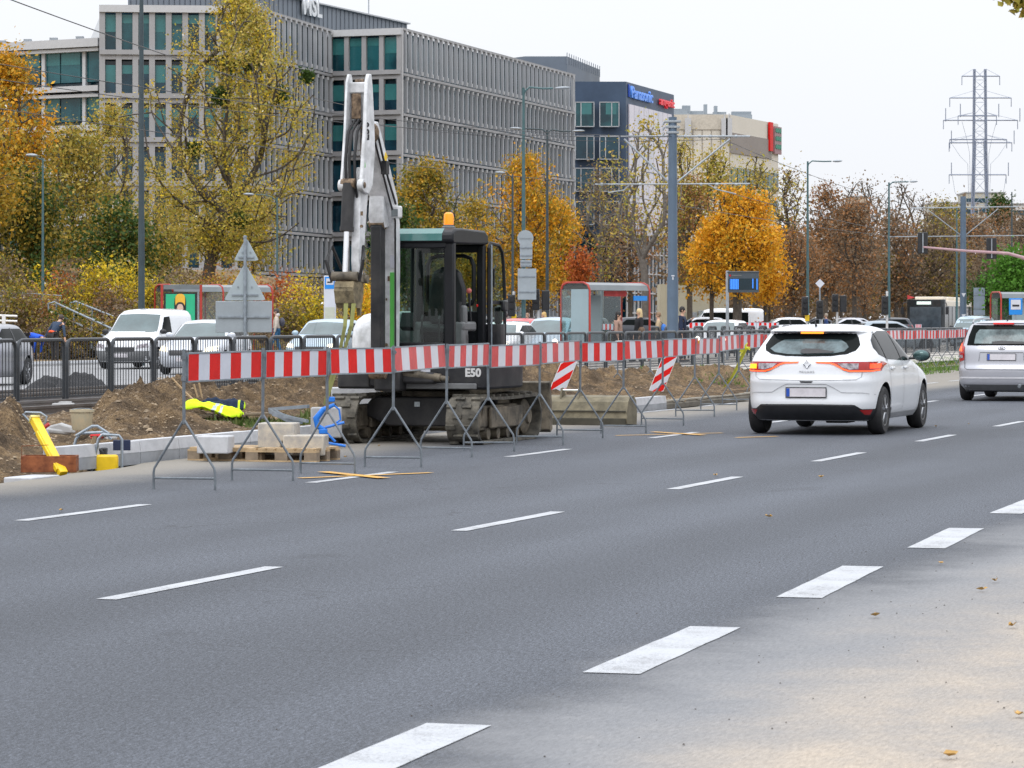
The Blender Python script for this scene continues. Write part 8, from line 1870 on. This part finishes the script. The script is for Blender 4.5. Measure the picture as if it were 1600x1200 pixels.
# street trees along the near kerb, right of the frame: they shade and mirror in the cars
T0 = None
for k, s_ in enumerate((52, 63, 75, 88, 102, 118, 136)):
    p = RD(s_, -9.5, .06)
    if T0 is None:
        px = 800+5000*p.x/p.y; T0 = tree(px, p.y, ZAT(0, 1)*0+500-(10.5-CAMZ)*5000/p.y, 3.6*5000/p.y, 500-(2.6-CAMZ)*5000/p.y, 'olive', 'roadside tree of the near kerb row, first beyond the right edge', 500, 120, 4200, .26, .5, zb=.06, mix=('amber', .4)); T0.location = p; T0['group'] = 'roadside trees outside the frame'
    else: dup(T0, p, k*1.3, 'roadside tree of the near kerb row, %s beyond the right edge' % ordw(k+1))
# ------------------------------------------------------------------ people: one skinned body each, clothes and hair as children
def skin_mesh(name, chains, m, parent, lv=1):
    """chains: list of [(point, radius), ...]; points that coincide are welded"""
    vs = []; rs = []; es = []; key = {}
    def vid(p, r):
        k = tuple(round(c, 4) for c in p)
        if k not in key: key[k] = len(vs); vs.append(p); rs.append(r)
        return key[k]
    for ch in chains:
        ids = [vid(*c) for c in ch]; es += [(a, b) for a, b in zip(ids, ids[1:]) if a != b]
    me = bpy.data.meshes.new(name); me.from_pydata([tuple(v) for v in vs], es, []); o = bpy.data.objects.new(name, me); COL.objects.link(o)
    md = o.modifiers.new('skin', 'SKIN'); md.use_smooth_shade = True
    for i, r in enumerate(rs):
        sv_ = me.skin_vertices[0].data[i]; sv_.radius = (r, r) if not hasattr(r, '__len__') else r; sv_.use_root = (i == 0)
    sb = o.modifiers.new('sub', 'SUBSURF'); sb.levels = lv; sb.render_levels = lv
    bake(o); o.data.materials.clear(); o.data.materials.append(m); o.data.polygons.foreach_set('use_smooth', [True]*len(o.data.polygons)); o.parent = parent; return o
M_SKIN = mat('skin', (.50,.30,.21), .55, 0, .06, 8)
def person(label, loc, rz, top, legs, hair, pose='stand', h=1.72, bend=0., armL=None, armR=None, longhair=False, bag=None, shoe=(.02,.02,.02), hood=None, band=None, crouch=0.):
    t = thing('person', label, 'person', loc, rz); k = h/1.72; V3 = lambda x, y, z: Vector((x*k, y*k, z*k))
    hip = V3(-.0-.18*math.sin(bend), 0, .92-crouch); cb_, sb_ = math.cos(bend), math.sin(bend)
    def U(x, y, z): return hip+V3(x*cb_+z*sb_, y, z*cb_-x*sb_)       # torso space
    ches, neck, hd = U(0,0,.38), U(0,0,.52), U(.02,0,.68)
    stride = .22 if pose == 'walk' else .03
    legsC = []; feet = []
    for sg, fx in ((1, stride), (-1, -stride)):
        hp = hip+V3(0, sg*.09, -.02); ft = V3(fx+.02, sg*.11, .08); kn = (hp+ft)/2+V3(.05+crouch*.6, sg*.01, .0); toe = V3(fx+.18, sg*.12, .035)
        legsC.append([(hip, .13*k),(hp, .095*k),(hp.lerp(kn, .5), .082*k),(kn, .058*k),(kn.lerp(ft, .45), .055*k),(ft, .038*k)]); feet.append((ft, toe, sg))
    arms = []
    for sg, pose_ in ((1, armL), (-1, armR)):
        sh_ = U(0, sg*.19, .47); 
        el, wr = pose_ if pose_ else ((.02, sg*.25, .20), (.08, sg*.24, -.05)); el = U(*el); wr = U(*wr); arms.append((sh_, el, wr, sg))
    body = [[(hip, .12*k),(U(0,0,.18), .105*k),(ches, .12*k),(neck, .055*k),(U(.01,0,.58), .05*k),(hd, .082*k),(U(.02,0,.77), .062*k)], [(hd, .082*k),(U(.085,0,.64), .035*k),(U(.105,0,.625), .014*k)]]
    for c in legsC: body.append([(c[0][0], .12*k)]+[(p, r*.86) for p, r in c[1:]])
    for ft, toe, sg in feet: body.append([(ft, .036*k),(toe, .03*k)])
    for sh_, el, wr, sg in arms:
        d = (wr-el).normalized(); body.append([(ches, .12*k),(sh_, .058*k),(sh_.lerp(el, .5), .045*k),(el, .038*k),(el.lerp(wr, .5), .034*k),(wr, .024*k),(wr+d*.06*k, .026*k)])
        side = Vector((d.y, -d.x, 0)); side = side.normalized() if side.length > .1 else Vector((1, 0, 0)); pm = wr+d*.06*k
        for q in range(4):
            o_ = side*(.012*(q-1.5)*1.5)*k; ln = (.045,.055,.052,.04)[q]*k; body.append([(pm, .026*k),(pm+o_+d*.03*k, .009*k),(pm+o_*1.1+d*(.03*k+ln)+Vector((0,0,-.006)), .007*k)])
        body.append([(wr, .024*k),(wr+side*.035*k+d*.03*k, .01*k),(wr+side*.045*k+d*.06*k, .008*k)])
    skin_mesh('body', body, M_SKIN, t, 1)
    M_T = mat('garment', top, .9, 0, .15, 6, .006, 22); M_L = mat('trousers', legs, .9, 0, .15, 6, .006, 22); M_H = mat('hair', hair, .7, 0, .25, 22)
    jk_ = [[(hip+V3(0,0,-.04), .155*k),(U(0,0,.10), .145*k),(U(0,0,.22), .145*k),(ches, .150*k),(U(0,0,.50), .075*k)]]
    for sh_, el, wr, sg in arms: jk_.append([(ches, .15*k),(sh_, .075*k),(sh_.lerp(el, .5), .062*k),(el, .054*k),(el.lerp(wr, .5), .048*k),(wr, .042*k)])
    skin_mesh('jacket', jk_, M_T, t, 1)
    skin_mesh('trousers', [[(p, r*(1.12 if i else 1.05)) for i, (p, r) in enumerate(c)] for c in legsC], M_L, t, 1)
    for ft, toe, sg in feet:
        mb = MB(); mb.tube([ft+V3(-.05,0,-.03), ft+V3(.04,0,-.035), toe], [.045*k,.048*k,.035*k], 8); mb.build('shoe', mat('shoe', shoe, .6), t)
    mb = MB(); M_ = Matrix.Translation(hd) @ Matrix.Rotation(bend, 4, 'Y'); mb.M = M_; mb.ball(V3(-.022,0,.035), (.098*k,.090*k,.105*k), 16)
    if longhair: mb.ball(V3(-.07,0,-.09), (.055*k,.09*k,.18*k), 14); mb.ball(V3(-.05,.06,-.08), (.045*k,.04*k,.14*k), 10)
    mb.build('hair', M_H, t)
    mb = MB(); mb.M = M_
    for sg in (-1, 1): mb.ball(V3(.083, sg*.032, .01), (.01,.013,.008), 8)
    mb.box(V3(.088,0,-.06),(.012,.04,.008)); mb.build('face_details', mat('eyes and lips', (.06,.025,.02), .4), t)
    mb = MB(); mb.M = M_
    for sg in (-1, 1): mb.ball(V3(0, sg*.088, -.005), (.018,.012,.03), 8)
    mb.build('ears', M_SKIN, t)
    if hood: skin_mesh('hood', [[(neck, .09*k),(U(-.05,0,.58), .095*k),(U(-.05,0,.66), .07*k)]], mat('hood', hood, .9), t, 1)
    if band: mb = MB(); c = U(-.02,0,.02); mb.M = Matrix.Translation(c) @ Matrix.Rotation(bend, 4, 'Y'); mb.lathe([(.15,-.035),(.165,-.02),(.165,.03),(.15,.04)], n=20); mb.build('shirt_hem', mat('orange shirt', band, .8), t)
    if bag:
        x, y, z, r, c = bag; mb = MB(); mb.ball(U(x, y, z), (r*.7, r, r*1.1), 12); b = mb.build('bag', mat('bag', c, .7, 0, .2, 8), t); mb = MB(); mb.tube([U(x,y,z+r), U(x*.4, y*.6, .45), U(.08,y*.2,.35)], .015, 5); mb.build('bag_strap', M_BLACK, b)
    return t
def gl(px, Y, z=0.): p = AT(px, Y); p.z = z; return p
reach = lambda sg: ((.18, sg*.22, .30), (.42, sg*.16, .12))
down = lambda sg: ((.30, sg*.24, .42), (.55, sg*.20, .40))
person('workman in bright blue jacket bent double beside the teal lamp post', gl(52, 110, .05), R(-25), (.01,.08,.55), (.015,.015,.02), (.03,.02,.02), bend=R(98), armL=down(1), armR=down(-1), h=1.70)
person('workman in dark navy jacket stooping with a strip of orange shirt showing', gl(86, 109, .05), R(60), (.025,.045,.085), (.035,.032,.035), (.05,.035,.03), bend=R(38), armL=((.05,.30,.22),(.10,.36,-.05)), armR=((.02,-.32,.25),(.14,-.42,-.02)), h=1.78, band=(.75,.10,.03))
person('walker in cream hooded jacket and blue jeans with a dark rucksack', gl(432, 113, .2), R(185), (.50,.44,.38), (.03,.12,.24), (.05,.04,.04), 'walk', h=1.70, hood=(.6,.55,.52), bag=(-.20,0,.32,.15,(.05,.05,.07)))
person('woman with long dark hair and a tan coat seated in the middle shelter', gl(966, 102.3, .16), R(-20), (.30,.19,.15), (.02,.02,.02), (.012,.01,.01), h=1.70, longhair=True, crouch=.10)
person('blonde woman in black with a brown bag at the right end of the middle shelter', gl(999, 103, .16), R(200), (.012,.012,.015), (.015,.015,.02), (.55,.42,.22), 'walk', h=1.70, longhair=True, bag=(.02,.24,.05,.16,(.10,.06,.035)))
person('person in a tan jacket beyond the right post of the middle shelter', gl(1029, 118, .1), R(175), (.42,.32,.20), (.05,.05,.06), (.20,.12,.07), h=1.68, bag=(-.2,.1,.2,.15,(.03,.15,.5)))
person('man in a dark navy coat standing right behind the thick mast', gl(1066, 102, .16), R(-15), (.012,.02,.05), (.012,.015,.03), (.015,.012,.012), h=1.76, armL=((.10,.22,.25),(.28,.08,.40)), armR=((.02,-.25,.2),(.05,-.25,-.05)))
person('person with light hair behind the roof of the pale blue boxy car', gl(850, 116, .16), R(190), (.35,.33,.36), (.05,.05,.06), (.50,.33,.12), h=1.62, longhair=True)
person('person in a blue jacket beside the open cab door', gl(790, 120, .1), R(90), (.10,.18,.42), (.03,.03,.04), (.04,.03,.03), h=1.66)
person('person in a dark blue coat between the red car and the grey signs', gl(824, 140, .1), R(240), (.02,.04,.10), (.03,.03,.04), (.25,.15,.10), h=1.70)
person('man in a dark blue jacket among the parked cars above the hatchback', gl(1291, 172, .1), R(180), (.02,.05,.16), (.03,.03,.04), (.30,.25,.2), h=1.75)
person('man in white and black standing on the slope by the tall dark post', Vector((AT(227,150).x, 150, ZAT(456,150))), R(170), (.62,.62,.66), (.01,.012,.02), (.05,.04,.03), h=1.72)
